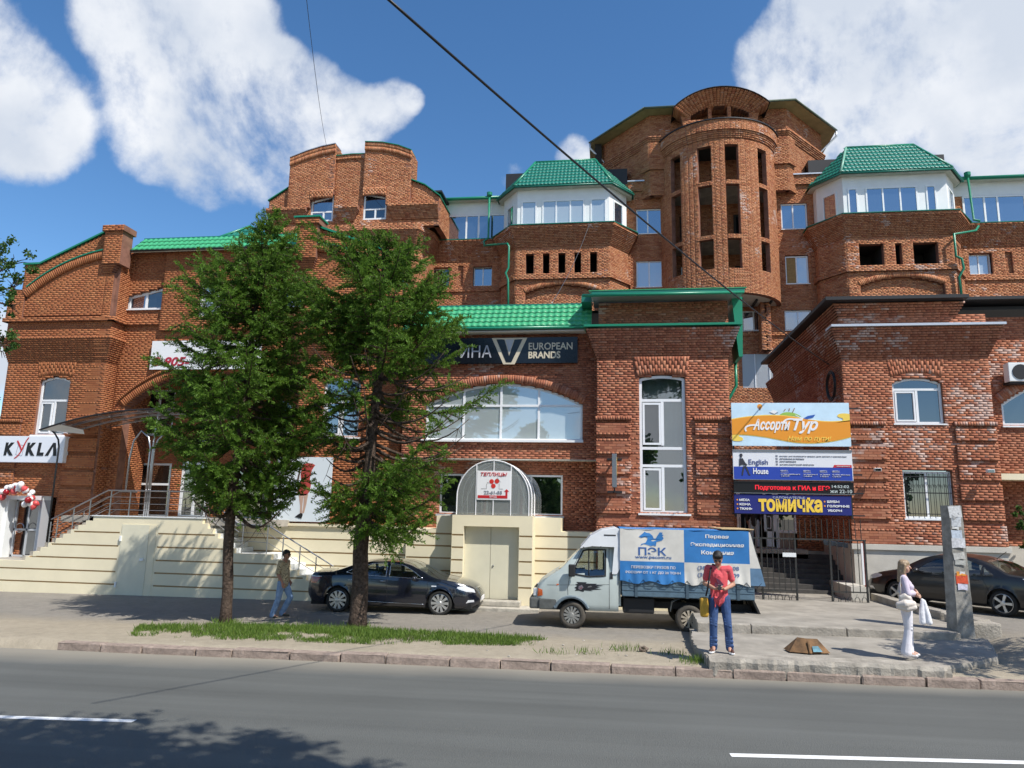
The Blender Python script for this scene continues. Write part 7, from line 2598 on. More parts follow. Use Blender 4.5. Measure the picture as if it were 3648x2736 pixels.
txb, txw, txn = can_b, mat('print_white', (.66, .66, .66), .7), mat('print_slate', (.10, .15, .30), .7)
lt = []
lt.append(lettering(TK, 'ПЭК', 2.66, 3.36, 1.87, 2.07, 0, mat('print_navy', (.025, .10, .30), .7), .02, th=.003))
lt.append(lettering(TK, 'www.pecom.ru', 2.58, 3.48, 1.765, 1.845, 0, MATS['print_navy'], .01, th=.003))
lt.append(lettering(TK, 'ПЕРЕВОЗКИ ГРУЗОВ ПО', 2.48, 3.58, 1.545, 1.615, 0, txw, .015, th=.003))
lt.append(lettering(TK, 'РОССИИ ОТ 1 КГ ДО 20 ТОНН', 2.34, 3.70, 1.41, 1.48, 0, txw, .015, th=.003))
lt.append(lettering(TK, 'Первая', 4.33, 4.90, 2.31, 2.42, 0, txw, .03, th=.003))
lt.append(lettering(TK, 'Экспедиционная', 3.96, 5.27, 2.11, 2.22, 0, txw, .03, th=.003))
lt.append(lettering(TK, 'Компания', 4.22, 5.02, 1.93, 2.03, 0, txw, .03, th=.003))
lt.append(lettering(TK, '(3822) 94-27-08', 4.12, 5.14, 1.53, 1.65, 0, txn, .012, th=.003))
lt.append(lettering(TK, '(3822) 94-27-09', 4.12, 5.14, 1.36, 1.48, 0, txn, .012, th=.003))
hs_ = [(2.68, 2.33), (2.80, 2.43), (2.83, 2.46), (2.86, 2.43), (2.95, 2.42), (3.02, 2.36), (3.05, 2.29), (3.10, 2.29), (3.14, 2.36), (3.20, 2.45), (3.28, 2.44), (3.25, 2.40), (3.30, 2.38), (3.26, 2.35), (3.30, 2.30), (3.26, 2.25), (3.20, 2.23), (3.12, 2.21), (3.10, 2.10), (3.04, 2.12), (2.98, 2.10), (2.90, 2.13), (2.80, 2.15), (2.72, 2.11), (2.70, 2.06), (2.74, 2.15), (2.84, 2.18), (2.88, 2.24), (2.90, 2.30), (2.84, 2.33), (2.74, 2.30)]
lt.append(flat(TK, 'emblem', hs_, 0, can_b, .003))
for o in lt: on_cloth(o)
# ------------------------------------------------------------------ people


def capsule(mb, p0, r0, p1, r1=None, seg=12):
    r1 = r0 if r1 is None else r1
    p0, p1 = Vector(p0), Vector(p1)
    d = p1 - p0
    d = d.normalized() if d.length > 1e-5 else Vector((0, 0, 1))
    pts, rs = [], []
    for a in (-85, -55, -25): pts.append(p0 + d * r0 * math.sin(R(a))); rs.append(max(.001, r0 * math.cos(R(a))))
    pts.append(p0); rs.append(r0)
    pts.append(p1); rs.append(r1)
    for a in (25, 55, 85): pts.append(p1 + d * r1 * math.sin(R(a))); rs.append(max(.001, r1 * math.cos(R(a))))
    mb.tube(pts, rs, seg)
    return mb


def chain(mb, *pr):
    for (p, r), (q, r2) in zip(pr[:-1], pr[1:]): capsule(mb, p, r, q, r2)
    return mb


def fuse(mb, name, voxel, mt, parent, smooth=4, loc=None):
    """one continuous skin over all the pieces"""
    me = MB.mesh(mb, name, mt)
    ob = bpy.data.objects.new(name, me)
    COL.objects.link(ob)
    m1 = ob.modifiers.new('r', 'REMESH')
    m1.mode = 'VOXEL'
    m1.voxel_size = voxel
    if smooth:
        m2 = ob.modifiers.new('s', 'SMOOTH')
        m2.factor = .5
        m2.iterations = smooth
    dg = bpy.context.evaluated_depsgraph_get()
    me2 = bpy.data.meshes.new_from_object(ob.evaluated_get(dg))
    bpy.data.objects.remove(ob)
    me2.materials.clear()
    me2.materials.append(mt)
    me2.polygons.foreach_set('use_smooth', [True] * len(me2.polygons))
    me2.name = name
    return link(name, me2, parent, loc)


def lerp3(a, b_, t): return Vector(a).lerp(Vector(b_), t)


def hand(mb, wrist, fwd, palm_n, curl=.35, s=1.0, side=1):
    """palm, thumb and four fingers; fwd = direction of the fingers, palm_n = palm normal"""
    f = Vector(fwd).normalized()
    n = Vector(palm_n)
    n = (n - f * n.dot(f)).normalized()
    l = f.cross(n) * side
    w = Vector(wrist)
    capsule(mb, w, .026 * s, w + f * .03 * s, .028 * s)
    for k, off in enumerate((-.028, -.010, .010, .027)):
        b_ = w + f * .085 * s + l * off * s
        capsule(mb, w + f * .02 * s + l * off * .7 * s, .017 * s, b_, .0135 * s)
        L = (.062, .074, .072, .055)[k] * s
        p = b_
        d = f.copy()
        for q in range(3):
            d = (d * math.cos(curl) + n * math.sin(curl)).normalized()
            p2 = p + d * L * (.45, .32, .23)[q]
            capsule(mb, p, (.0105 - .0012 * q) * s, p2, (.0098 - .0012 * q) * s, 8)
            p = p2
    t0 = w + f * .025 * s - l * .03 * s
    t1 = t0 + (f * .6 - l * .6 + n * .35).normalized() * .045 * s
    t2 = t1 + (f * .9 - l * .1 + n * .5).normalized() * .04 * s
    capsule(mb, t0, .016 * s, t1, .0125 * s, 8)
    capsule(mb, t1, .0125 * s, t2, .010 * s, 8)


skin_m = mat('skin', (.46, .25, .17), .55, noise=(30, .06), spec=.35)
skin_darker = mat('skin_tan', (.36, .18, .115), .55, noise=(30, .06), spec=.35)  # darker skin tone, for the walking man and the doorway visitor
skin_fair = mat('skin_fair', (.55, .33, .24), .5, noise=(30, .05), spec=.35)
hair_dark = mat('hair_dark', (.012, .009, .007), .6, noise=(60, .4), bump=(90, .004))
hair_blond = mat('hair_ash_blond', (.30, .21, .125), .5, noise=(45, .35), bump=(70, .004))
denim = mat('denim', (.035, .075, .19), .85, noise=(9, .30), bump=(40, .004), sheen=.2)
denim_pale = mat('denim_pale', (.20, .30, .45), .85, noise=(7, .25), bump=(40, .004))
pink_shirt = mat('pink_shirt', (.62, .085, .10), .85, noise=(6, .08), bump=(18, .006))
white_cloth = mat('white_trousers', (.72, .70, .74), .8, noise=(5, .05), bump=(16, .006))
lilac_knit = mat('lilac_knit', (.56, .49, .58), .9, noise=(9, .08), bump=(60, .004))
shoe_brown = mat('shoe_brown', (.075, .028, .018), .55)
shoe_white = mat('shoe_white', (.70, .68, .68), .5)
shoe_dark = mat('shoe_khaki', (.05, .045, .03), .6)
eye_w, eye_d = mat('eye_white', (.75, .74, .72), .2), mat('eye_dark', (.03, .02, .015), .2)
lip_m = mat('lips', (.36, .10, .09), .5)


def head_shape(mb, c, f, s=1.0, up=Vector((0, 0, 1))):
    """skull, jaw, nose, ears round the head centre c; f = facing direction"""
    f = Vector(f).normalized()
    u = (up - f * up.dot(f)).normalized()
    l = u.cross(f)
    c = Vector(c)
    P = lambda a, b_, d: c + f * a * s + l * b_ * s + u * d * s
    capsule(mb, P(-.018, 0, .035), .086 * s, P(.012, 0, .03), .080 * s, 16)
    capsule(mb, P(.02, 0, -.02), .066 * s, P(.045, 0, -.075), .040 * s, 14)
    for sd in (-1, 1):
        capsule(mb, P(.03, sd * .035, -.03), .045 * s, P(.045, sd * .018, -.07), .035 * s, 10)
        capsule(mb, P(-.012, sd * .078, .01), .016 * s, P(-.008, sd * .076, -.028), .012 * s, 8)
        capsule(mb, P(.082, sd * .030, .025), .012 * s, P(.078, sd * .012, .022), .011 * s, 8)
    capsule(mb, P(.092, 0, .012), .010 * s, P(.108, 0, -.022), .0145 * s, 8)
    capsule(mb, P(.080, -.016, -.058), .010 * s, P(.080, .016, -.058), .010 * s, 8)
    return P


def face_parts(parent, P, s=1.0, glasses=None):
    for sd in (-1, 1):
        if glasses is None:
            MB().ball(P(.079, sd * .031, .010), .0125 * s, 10, 6).build('eye', eye_w, parent, True)
            MB().ball(P(.0885, sd * .031, .010), .0055 * s, 8, 5).build('iris', eye_d, parent, True)
        capsule(MB(), P(.089, sd * .018, .032), .0045 * s, P(.082, sd * .046, .032), .0035 * s, 6).build('eyebrow', hair_dark, parent, True)
    capsule(MB(), P(.0885, -.020, -.058), .0055 * s, P(.0885, .020, -.058), .0055 * s, 6).build('mouth', lip_m, parent, True)
    if glasses:
        g = MB()
        for sd in (-1, 1):
            a, b_ = P(.093, sd * .010, .012), P(.084, sd * .058, .012)
            cc = (a + b_) / 2
            g.ball(cc, .026 * s, 12, 8, sc=(1, .55, .8))
            g.tube([P(.082, sd * .058, .02), P(.0, sd * .088, .022)], .003, 5)
        g.tube([P(.096, -.012, .016), P(.098, 0, .018), P(.096, .012, .016)], .003, 5)
        g.build('sunglasses', glasses, parent, True)


def hair_cap(parent, P, mt, s=1.0, extra=(), vox=.009, low=.0):
    mb = MB()
    capsule(mb, P(-.030, 0, .048), .092 * s, P(.008, 0, .052), .084 * s, 16)
    capsule(mb, P(-.045, 0, .0), .078 * s, P(-.035, 0, -.03), .066 * s, 14)
    for sd in (-1, 1): capsule(mb, P(-.01, sd * .055, .04), .042 * s, P(-.02, sd * .062, .005), .03 * s, 10)
    for a, ra, b_, rb in extra: capsule(mb, P(*a), ra * s, P(*b_), rb * s, 12)
    return fuse(mb, 'hair', vox, mt, parent, 2)


# ---- man in the pink shirt, looking down at his phone
mx_, my_ = gp(1557, 1408, .40)
PM = thing('person', 'man in a pink T-shirt and blue jeans looking down at his phone', 'person', (mx_, my_, .40), R(-8))
S_ = 1.035
J = lambda x, y, z: Vector((x, y, z)) * S_
hipL, hipR = J(.095, 0, .94), J(-.095, 0, .94)
kneL, kneR = J(.135, -.03, .51), J(-.115, -.03, .51)
ankL, ankR = J(.16, .02, .09), J(-.125, .02, .09)
shL, shR = J(.185, .0, 1.475), J(-.185, .0, 1.475)
elL, elR = J(.255, .03, 1.20), J(-.255, .02, 1.20)
wrL, wrR = J(.10, -.22, 1.13), J(-.065, -.235, 1.13)
neck, hc = J(0, .0, 1.53), J(-.005, -.075, 1.665)
bd = MB()
chain(bd, (J(0, .01, .98), .125), (J(0, .0, 1.12), .112), (J(0, .0, 1.32), .125))
for s_ in (-1, 1): chain(bd, (J(s_ * .06, 0, 1.34), .105), (J(s_ * .12, 0, 1.44), .075), (J(s_ * .175, 0, 1.465), .062))
chain(bd, (J(0, .01, 1.45), .075), (neck, .058), (hc, .055))
for hp, kn, an, sh_, el, wr in ((hipL, kneL, ankL, shL, elL, wrL), (hipR, kneR, ankR, shR, elR, wrR)):
    chain(bd, (hp, .092), (kn, .060), (lerp3(kn, an, .3), .060), (an, .042))
    chain(bd, (sh_, .060), (lerp3(sh_, el, .5), .050), (el, .042), (lerp3(el, wr, .3), .043), (wr, .028))
    chain(bd, (an, .04), (an + Vector((0, -.13, -.045)), .03))
fdir = Vector((0, -.80, -.60))
Pm = head_shape(bd, hc, fdir, S_)
hand(bd, wrR, (.75, -.35, .1), (.25, -.1, 1), .42, 1.0, -1)
hand(bd, wrL, (-.75, -.35, .1), (-.25, -.1, 1), .50, 1.0, 1)
fuse(bd, 'body', .0062, skin_m, PM, 3)
face_parts(PM, Pm, S_, glasses=mat('sunglass', (.015, .015, .018), .08, spec=.9))
hair_cap(PM, Pm, hair_dark, S_, extra=[((.05, -.04, .085), .035, (.05, .04, .085), .035)])
sh = MB()
chain(sh, (J(0, .005, .92), .135), (J(0, .0, 1.10), .128), (J(0, .0, 1.33), .138))
chain(sh, (J(-.05, 0, .92), .118), (J(-.05, 0, 1.2), .112), (J(-.08, 0, 1.40), .098))
chain(sh, (J(.05, 0, .92), .118), (J(.05, 0, 1.2), .112), (J(.08, 0, 1.40), .098))
for s_ in (-1, 1): chain(sh, (J(s_ * .07, 0, 1.45), .085), (J(s_ * .175, 0, 1.465), .078))
for sh_, el in ((shL, elL), (shR, elR)): chain(sh, (sh_, .072), (lerp3(sh_, el, .5), .062), (lerp3(sh_, el, .66), .063))
rf_ = random.Random(8)
for k in range(9):
    z = rf_.uniform(.92, 1.4)
    x = rf_.uniform(-.12, .10)
    capsule(sh, J(x, -.120, z), .020, J(x + rf_.uniform(-.08, .08), -.120, z - rf_.uniform(.04, .14)), .014, 8)
fuse(sh, 'shirt', .008, pink_shirt, PM, 3)
# neckline: skin above the collar is the body's own; print on the chest
tr = MB()
chain(tr, (J(0, .0, .99), .128), (J(0, 0, .93), .125))
for hp, kn, an in ((hipL, kneL, ankL), (hipR, kneR, ankR)):
    chain(tr, (hp, .108), (lerp3(hp, kn, .5), .092), (kn, .078), (lerp3(kn, an, .35), .076), (lerp3(kn, an, .85), .070), (an + Vector((0, 0, -.02)), .073))
    for k in range(5):
        t = .62 + .09 * k
        q = lerp3(kn, an, t)
        capsule(tr, q + Vector((-.05, -.045, 0)), .028, q + Vector((.05, -.045, .012 * (-1) ** k)), .028, 8)
    for k in range(3):
        q = lerp3(hp, kn, .86 + .1 * k)
        capsule(tr, q + Vector((-.045, -.055, .01)), .024, q + Vector((.05, -.05, -.02)), .02, 8)
fuse(tr, 'jeans', .008, denim, PM, 3)
for an, dx in ((ankL, .05), (ankR, -.05)):
    so_ = MB()
    chain(so_, (an + Vector((0, .03, -.045)), .042), (an + Vector((dx * .5, -.09, -.055)), .044), (an + Vector((dx, -.17, -.062)), .034))
    fuse(so_, 'shoe', .008, shoe_brown, PM, 2)
    MB().prism_z([(an.x + dx * t + sx * w, an.y + .08 - .32 * t) for t, w, sx in ((0, .03, -1), (.3, .045, -1), (.75, .05, -1), (1, .02, -1), (1, .02, 1), (.75, .05, 1), (.3, .045, 1), (0, .03, 1))][::-1], .0, .022).build('sole', white_m, PM)
tb_ = [J(-.13, -.128, 1.46), J(-.16, -.11, 1.35), J(-.185, -.12, 1.15), J(-.195, -.09, 1.0), J(-.20, -.02, .93)]
PB = thing('shoulder_bag', 'mustard yellow shoulder bag on a dark strap at the hip of the man in pink', 'bag', (mx_, my_, .40), R(-8))
MB().tube([J(.02, .12, 1.50), J(-.10, .05, 1.545), J(-.135, -.10, 1.47), J(-.165, -.155, 1.32), J(-.20, -.14, 1.12), J(-.235, -.05, .98)], .016, 6).build('strap', mat('strap_dark', (.02, .015, .02), .8), PB, True)
bg_ = MB()
bg_.bbox(-.36, -.20, -.13, .13, .62, .98, .05)
fuse(bg_, 'bag_body', .012, mat('bag_mustard', (.48, .27, .025), .7, noise=(8, .15)), PB, 3)
MB().bbox(-.365, -.33, -.10, .10, .80, .97, .012).build('flap', mat('bag_strap', (.12, .08, .02), .7), PB)
PH = tag(MB().bbox(-.035, .035, -.07, .07, -.006, .006, .005).build('phone', black_m, loc=None), 'dark mobile phone held in both hands of the man in pink', 'phone')
PH.matrix_world = Matrix.Translation(PM.location) @ Matrix.Rotation(R(-8), 4, 'Z') @ Matrix.Translation(J(.015, -.32, 1.165)) @ Matrix.Rotation(R(35), 4, 'X')
# chest print
cp_ = MB()
for pts in ([(-.05, 1.32), (.02, 1.28), (.09, 1.20), (.05, 1.17), (-.02, 1.22)], [(-.06, 1.24), (-.02, 1.20), (-.03, 1.14), (-.08, 1.17)]):
    cp_.prism([(p[0] * S_, p[1] * S_) for p in pts], -.150, -.136)
cp_.build('chest_print', mat('print_plum', (.12, .03, .06), .8), PM)
MB().prism([(p[0] * S_, p[1] * S_) for p in ((-.01, 1.20), (.06, 1.19), (.06, 1.145), (.0, 1.15))], -.154, -.138).build('chest_print', white_m, PM)

# ---- woman in white, arms folded, facing right
wx_, wy_ = gp(1966, 1417, .43)
PWm = thing('person', 'blonde woman in white trousers and a pale lilac top standing with folded arms', 'person', (wx_, wy_, .43), R(72))
S2_ = .985
J2 = lambda x, y, z: Vector((x, y, z)) * S2_        # local: faces -y; rotated to face right
bd = MB()
hL, hR = J2(.09, .0, .93), J2(-.09, .0, .93)
kL, kR = J2(.085, -.02, .50), J2(-.085, .0, .50)
aL, aR = J2(.08, .02, .085), J2(-.085, .06, .085)
sL, sR = J2(.165, .02, 1.44), J2(-.165, .02, 1.44)
eL, eR = J2(.21, -.03, 1.16), J2(-.215, -.03, 1.16)
wL, wR = J2(-.02, -.23, 1.10), J2(.03, -.20, 1.16)
hc = J2(0, -.015, 1.645)
chain(bd, (J2(0, .01, .97), .115), (J2(0, .0, 1.14), .09), (J2(0, .0, 1.30), .105))
for s_ in (-1, 1): chain(bd, (J2(s_ * .05, 0, 1.32), .09), (J2(s_ * .10, .01, 1.41), .065), (J2(s_ * .155, .02, 1.43), .052))
chain(bd, (J2(0, .02, 1.42), .06), (J2(0, .01, 1.51), .046), (hc, .05))
for hp, kn, an, s1_, el, wr in ((hL, kL, aL, sL, eL, wL), (hR, kR, aR, sR, eR, wR)):
    chain(bd, (hp, .095), (kn, .056), (lerp3(kn, an, .3), .055), (an, .036))
    chain(bd, (s1_, .050), (el, .038), (wr, .025))
    chain(bd, (an, .035), (an + Vector((0, -.14, -.045)), .026))
Pw = head_shape(bd, hc, Vector((0, -1, -.05)), .96)
hand(bd, wL, (-.9, -.1, .1), (0, 1, 0), .4, .9, 1)
hand(bd, wR, (.9, .1, .1), (0, 1, 0), .4, .9, -1)
fuse(bd, 'body', .0062, skin_fair, PWm, 3)
face_parts(PWm, Pw, .96)
hair_cap(PWm, Pw, hair_blond, .97, extra=[((-.04, 0, 0), .085, (-.06, 0, -.13), .075), ((-.06, .03, -.1), .06, (-.085, .05, -.27), .035), ((-.06, -.03, -.1), .06, (-.085, -.05, -.27), .035), ((-.065, 0, -.1), .065, (-.10, 0, -.28), .035),
                                          ((.0, .07, .03), .035, (-.02, .08, -.12), .03), ((.0, -.07, .03), .035, (-.02, -.08, -.12), .03), ((.05, -.03, .075), .035, (.055, .035, .07), .035)])
tp2 = MB()
chain(tp2, (J2(0, .005, 1.02), .118), (J2(0, 0, 1.14), .105), (J2(0, -.01, 1.30), .118))
for s_ in (-1, 1): chain(tp2, (J2(s_ * .05, -.02, 1.30), .098), (J2(s_ * .10, .01, 1.41), .074), (J2(s_ * .155, .02, 1.43), .062))
for s_ in (-1, 1): chain(tp2, (J2(s_ * .06, -.09, 1.27), .062), (J2(s_ * .055, -.06, 1.20), .06))
for s1_, el, wr in ((sL, eL, wL), (sR, eR, wR)): chain(tp2, (s1_, .062), (el, .054), (lerp3(el, wr, .45), .048), (lerp3(el, wr, .55), .050))
fuse(tp2, 'top', .008, lilac_knit, PWm, 3)
tr2 = MB()
chain(tr2, (J2(0, .01, 1.02), .115), (J2(0, .01, .94), .122))
for hp, kn, an in ((hL, kL, aL), (hR, kR, aR)):
    chain(tr2, (hp + Vector((0, .015, 0)), .112), (lerp3(hp, kn, .5), .092), (kn, .072), (lerp3(kn, an, .4), .078), (lerp3(kn, an, .85), .092), (an + Vector((0, 0, -.01)), .098))
    for k in range(3):
        q = lerp3(hp, kn, .75 + .14 * k)
        capsule(tr2, q + Vector((-.04, -.05, .015)), .024, q + Vector((.05, -.04, -.02)), .02, 8)
fuse(tr2, 'trousers', .008, white_cloth, PWm, 3)
for an in (aL, aR):
    so_ = MB()
    chain(so_, (an + Vector((0, .02, -.05)), .030), (an + Vector((0, -.10, -.055)), .034), (an + Vector((0, -.17, -.062)), .024))
    fuse(so_, 'shoe', .008, shoe_white, PWm, 2)
HB = thing('handbag', 'large cream shoulder handbag hanging at the hip of the woman in white', 'bag', (wx_, wy_, .43), R(72))
hb = MB()
chain(hb, (J2(-.22, -.10, .98), .06), (J2(-.25, .02, .97), .085), (J2(-.23, .13, .95), .06))
chain(hb, (J2(-.22, -.04, 1.08), .05), (J2(-.23, .02, 1.12), .05), (J2(-.22, .08, 1.08), .05))
chain(hb, (J2(-.23, -.12, .92), .05), (J2(-.25, .0, .89), .06), (J2(-.23, .14, .90), .045))
fuse(hb, 'bag_body', .009, mat('bag_cream', (.70, .62, .54), .6, noise=(6, .08), bump=(14, .01)), HB, 3)
MB().tube([J2(-.22, -.06, 1.10), J2(-.215, -.02, 1.3), J2(-.20, .02, 1.475), J2(-.195, .07, 1.46), J2(-.215, .09, 1.3), J2(-.22, .09, 1.10)], .012, 6).build('strap', MATS['bag_cream'], HB, True)
CB2 = thing('carrier_bag', 'white plastic carrier bag hanging from the folded arms of the woman in white', 'bag', (wx_, wy_, .43), R(72))
cbm = MB()
chain(cbm, (J2(.0, -.27, 1.04), .03), (J2(-.02, -.25, .80), .055), (J2(-.03, -.25, .64), .06))
chain(cbm, (J2(.0, -.30, 1.02), .03), (J2(-.02, -.34, .78), .05), (J2(-.03, -.36, .64), .055))
fuse(cbm, 'bag_body', .009, mat('carrier_white', (.74, .74, .77), .5, bump=(14, .012)), CB2, 3)

# ---- man walking in the shade of the larches
nx_, ny_ = gp(606, 1336, base_z(-8.7))
PN = thing('person', 'man in a leaf-patterned short-sleeved shirt and pale jeans walking past the podium in the shade', 'person', (nx_, ny_, base_z(nx_) + .02), R(84))
bd = MB()
J3 = lambda x, y, z: Vector((x, y, z)) * 1.0
hL, hR = J3(.09, 0, .92), J3(-.09, 0, .92)
kL, kR = J3(.09, -.22, .52), J3(-.09, .02, .50)
aL, aR = J3(.09, -.04, .13), J3(-.09, .26, .10)
kL, aL = J3(.09, -.20, .53), J3(.085, .02, .13)
kR, aR = J3(-.09, .06, .49), J3(-.09, .20, .085)
sL, sR = J3(.185, .01, 1.45), J3(-.185, .01, 1.45)
eL, eR = J3(.24, .08, 1.18), J3(-.24, .04, 1.17)
wL, wR = J3(.23, -.06, .95), J3(-.235, -.12, .94)
hc = J3(0, -.05, 1.66)
chain(bd, (J3(0, .0, .97), .125), (J3(0, -.02, 1.12), .13), (J3(0, .0, 1.32), .13))
for s_ in (-1, 1): chain(bd, (J3(s_ * .06, 0, 1.34), .105), (J3(s_ * .12, 0, 1.42), .075), (J3(s_ * .17, .01, 1.44), .060))
chain(bd, (J3(0, .01, 1.43), .075), (J3(0, -.01, 1.53), .062), (hc, .055))
for hp, kn, an, s1_, el, wr, toe in ((hL, kL, aL, sL, eL, wL, (0, -.13, -.06)), (hR, kR, aR, sR, eR, wR, (0, -.14, -.05))):
    chain(bd, (hp, .092), (kn, .060), (lerp3(kn, an, .3), .060), (an, .042))
    chain(bd, (s1_, .058), (el, .042), (lerp3(el, wr, .3), .042), (wr, .028))
    chain(bd, (an, .04), (an + Vector(toe), .03))
Pn = head_shape(bd, hc, Vector((0, -1, -.12)), 1.0)
hand(bd, wL, (0, -.25, -1), (-1, 0, 0), .3, 1, 1)
hand(bd, wR, (0, -.25, -1), (1, 0, 0), .3, 1, -1)
fuse(bd, 'body', .0065, skin_darker, PN, 3)
face_parts(PN, Pn, 1.0, glasses=MATS['sunglass'])
hair_cap(PN, Pn, hair_dark, .985)


def leaf_shirt():
    mt = bpy.data.materials.new('leaf_shirt')
    mt.use_nodes = True
    t = mt.node_tree
    b = t.nodes['Principled BSDF']
    b.inputs['Roughness'].default_value = .85
    P = t.nodes.new('ShaderNodeTexCoord').outputs['Object']
    vo = N(t, 'ShaderNodeTexVoronoi', i_Scale=24.0)
    t.links.new(P, vo.inputs['Vector'])
    no = N(t, 'ShaderNodeTexNoise', i_Scale=20.0, i_Detail=3.0)
    t.links.new(P, no.inputs['Vector'])
    s = math_node(t, 'ADD', vo.outputs['Distance'], math_node(t, 'MULTIPLY', no.outputs[0], .35))
    cr = t.nodes.new('ShaderNodeValToRGB')
    cr.color_ramp.elements[0].position = .42
    cr.color_ramp.elements[0].color = (.075, .06, .025, 1)
    cr.color_ramp.elements[1].position = .56
    cr.color_ramp.elements[1].color = (.42, .34, .21, 1)
    t.links.new(s, cr.inputs[0])
    t.links.new(cr.outputs[0], b.inputs['Base Color'])
    return mt


sh = MB()
chain(sh, (J3(0, .0, .90), .150), (J3(0, -.02, 1.10), .152), (J3(0, .0, 1.32), .145))
for s_ in (-1, 1):
    chain(sh, (J3(s_ * .05, 0, .92), .125), (J3(s_ * .06, 0, 1.2), .118), (J3(s_ * .10, 0, 1.41), .092), (J3(s_ * .17, .01, 1.44), .074))
for s1_, el in ((sL, eL), (sR, eR)): chain(sh, (s1_, .075), (lerp3(s1_, el, .8), .068), (lerp3(s1_, el, .9), .068))
fuse(sh, 'shirt', .009, leaf_shirt(), PN, 3)
tr = MB()
chain(tr, (J3(0, .0, .95), .128), (J3(0, 0, .90), .122))
for hp, kn, an in ((hL, kL, aL), (hR, kR, aR)):
    chain(tr, (hp, .108), (lerp3(hp, kn, .5), .095), (kn, .078), (lerp3(kn, an, .35), .078), (lerp3(kn, an, .85), .075), (an + Vector((0, .0, -.02)), .078))
fuse(tr, 'jeans', .009, denim_pale, PN, 3)
for an, d in ((aL, Vector((0, -.19, -.02))), (aR, Vector((0, -.18, -.03)))):
    so_ = MB()
    chain(so_, (an + Vector((0, .04, -.045)), .042), (an + d * .5 + Vector((0, 0, -.05)), .043), (an + d + Vector((0, 0, -.045)), .034))
    fuse(so_, 'shoe', .009, shoe_dark, PN, 2)

# ---- visitor in the annex doorway, behind the fence
PV = thing('person', 'person in a black top and grey trousers standing in the annex doorway behind the fence', 'person', (4.95, 26.85, 1.82), R(170))
bd = MB()
hL, hR = J3(.09, 0, .90), J3(-.09, 0, .90)
for s_ in (-1, 1):
    chain(bd, (J3(s_ * .09, 0, .90), .09), (J3(s_ * .10, -.01, .49), .058), (J3(s_ * .11, .02, .09), .042))
    chain(bd, (J3(s_ * .17, 0, 1.40), .06), (J3(s_ * .24, .02, 1.15), .042), (J3(s_ * .22, -.06, .92), .028))
    hand(bd, J3(s_ * .22, -.06, .92), (0, -.1, -1), (-s_, 0, 0), .3, .95, s_)
    chain(bd, (J3(s_ * .11, .02, .09), .04), (J3(s_ * .12, -.11, .035), .03))
chain(bd, (J3(0, 0, .95), .12), (J3(0, 0, 1.15), .11), (J3(0, 0, 1.32), .12))
chain(bd, (J3(-.14, 0, 1.39), .065), (J3(.14, 0, 1.39), .065))
chain(bd, (J3(0, .01, 1.40), .07), (J3(0, 0, 1.60), .055))
Pv = head_shape(bd, J3(0, -.01, 1.60), Vector((0, -1, 0)), .97)
fuse(bd, 'body', .009, skin_darker, PV, 2)
face_parts(PV, Pv, .97)
hair_cap(PV, Pv, hair_dark, .97)
sh = MB()
chain(sh, (J3(0, 0, .86), .14), (J3(0, 0, 1.15), .135), (J3(0, 0, 1.33), .135))
for s_ in (-1, 1): chain(sh, (J3(s_ * .1, 0, 1.36), .085), (J3(s_ * .17, 0, 1.40), .075), (J3(s_ * .24, .02, 1.15), .06), (J3(s_ * .225, -.04, .97), .045))
fuse(sh, 'top', .012, mat('black_top', (.012, .012, .014), .8), PV, 2)
tr = MB()
for s_ in (-1, 1): chain(tr, (J3(s_ * .09, 0, .90), .108), (J3(s_ * .10, -.01, .49), .080), (J3(s_ * .11, .02, .09), .075))
fuse(tr, 'trousers', .012, mat('grey_trousers', (.34, .38, .42), .8, noise=(6, .1)), PV, 2)
for s_ in (-1, 1):
    so_ = MB()
    chain(so_, (J3(s_ * .11, .05, .045), .042), (J3(s_ * .12, -.11, .035), .034))
    fuse(so_, 'shoe', .012, shoe_dark, PV, 1)
# ------------------------------------------------------------------ plants


def leaf_material(name, c0, c1, trans=.35):
    mt = bpy.data.materials.new(name)
    mt.use_nodes = True
    t = mt.node_tree
    t.nodes.clear()
    out = t.nodes.new('ShaderNodeOutputMaterial')
    ge = t.nodes.new('ShaderNodeNewGeometry')
    mx = N(t, 'ShaderNodeMix', data_type='RGBA')
    mx.inputs[6].default_value = (*c0, 1)
    mx.inputs[7].default_value = (*c1, 1)
    t.links.new(ge.outputs['Random Per Island'], mx.inputs[0])
    d = t.nodes.new('ShaderNodeBsdfPrincipled')
    d.inputs['Roughness'].default_value = .55
    d.inputs['Specular IOR Level'].default_value = .25
    tr = t.nodes.new('ShaderNodeBsdfTranslucent')
    t.links.new(mx.outputs[2], d.inputs['Base Color'])
    t.links.new(mx.outputs[2], tr.inputs['Color'])
    ms = t.nodes.new('ShaderNodeMixShader')
    ms.inputs[0].default_value = trans
    t.links.new(d.outputs[0], ms.inputs[1])
    t.links.new(tr.outputs[0], ms.inputs[2])
    t.links.new(ms.outputs[0], out.inputs[0])
    MATS[name] = mt
    return mt


bark = mat('bark', (.085, .062, .048), .95, noise=(14, .55), bump=(22, .05), spec=.1)
twig_m = mat('twig', (.045, .034, .026), .95, spec=.1)
larch_m = leaf_material('larch_needles', (.065, .145, .016), (.155, .27, .034), .45)
leaf_m = leaf_material('tree_leaves', (.035, .085, .018), (.09, .17, .035), .4)
grass_m = leaf_material('grass', (.075, .15, .022), (.17, .25, .045), .35)


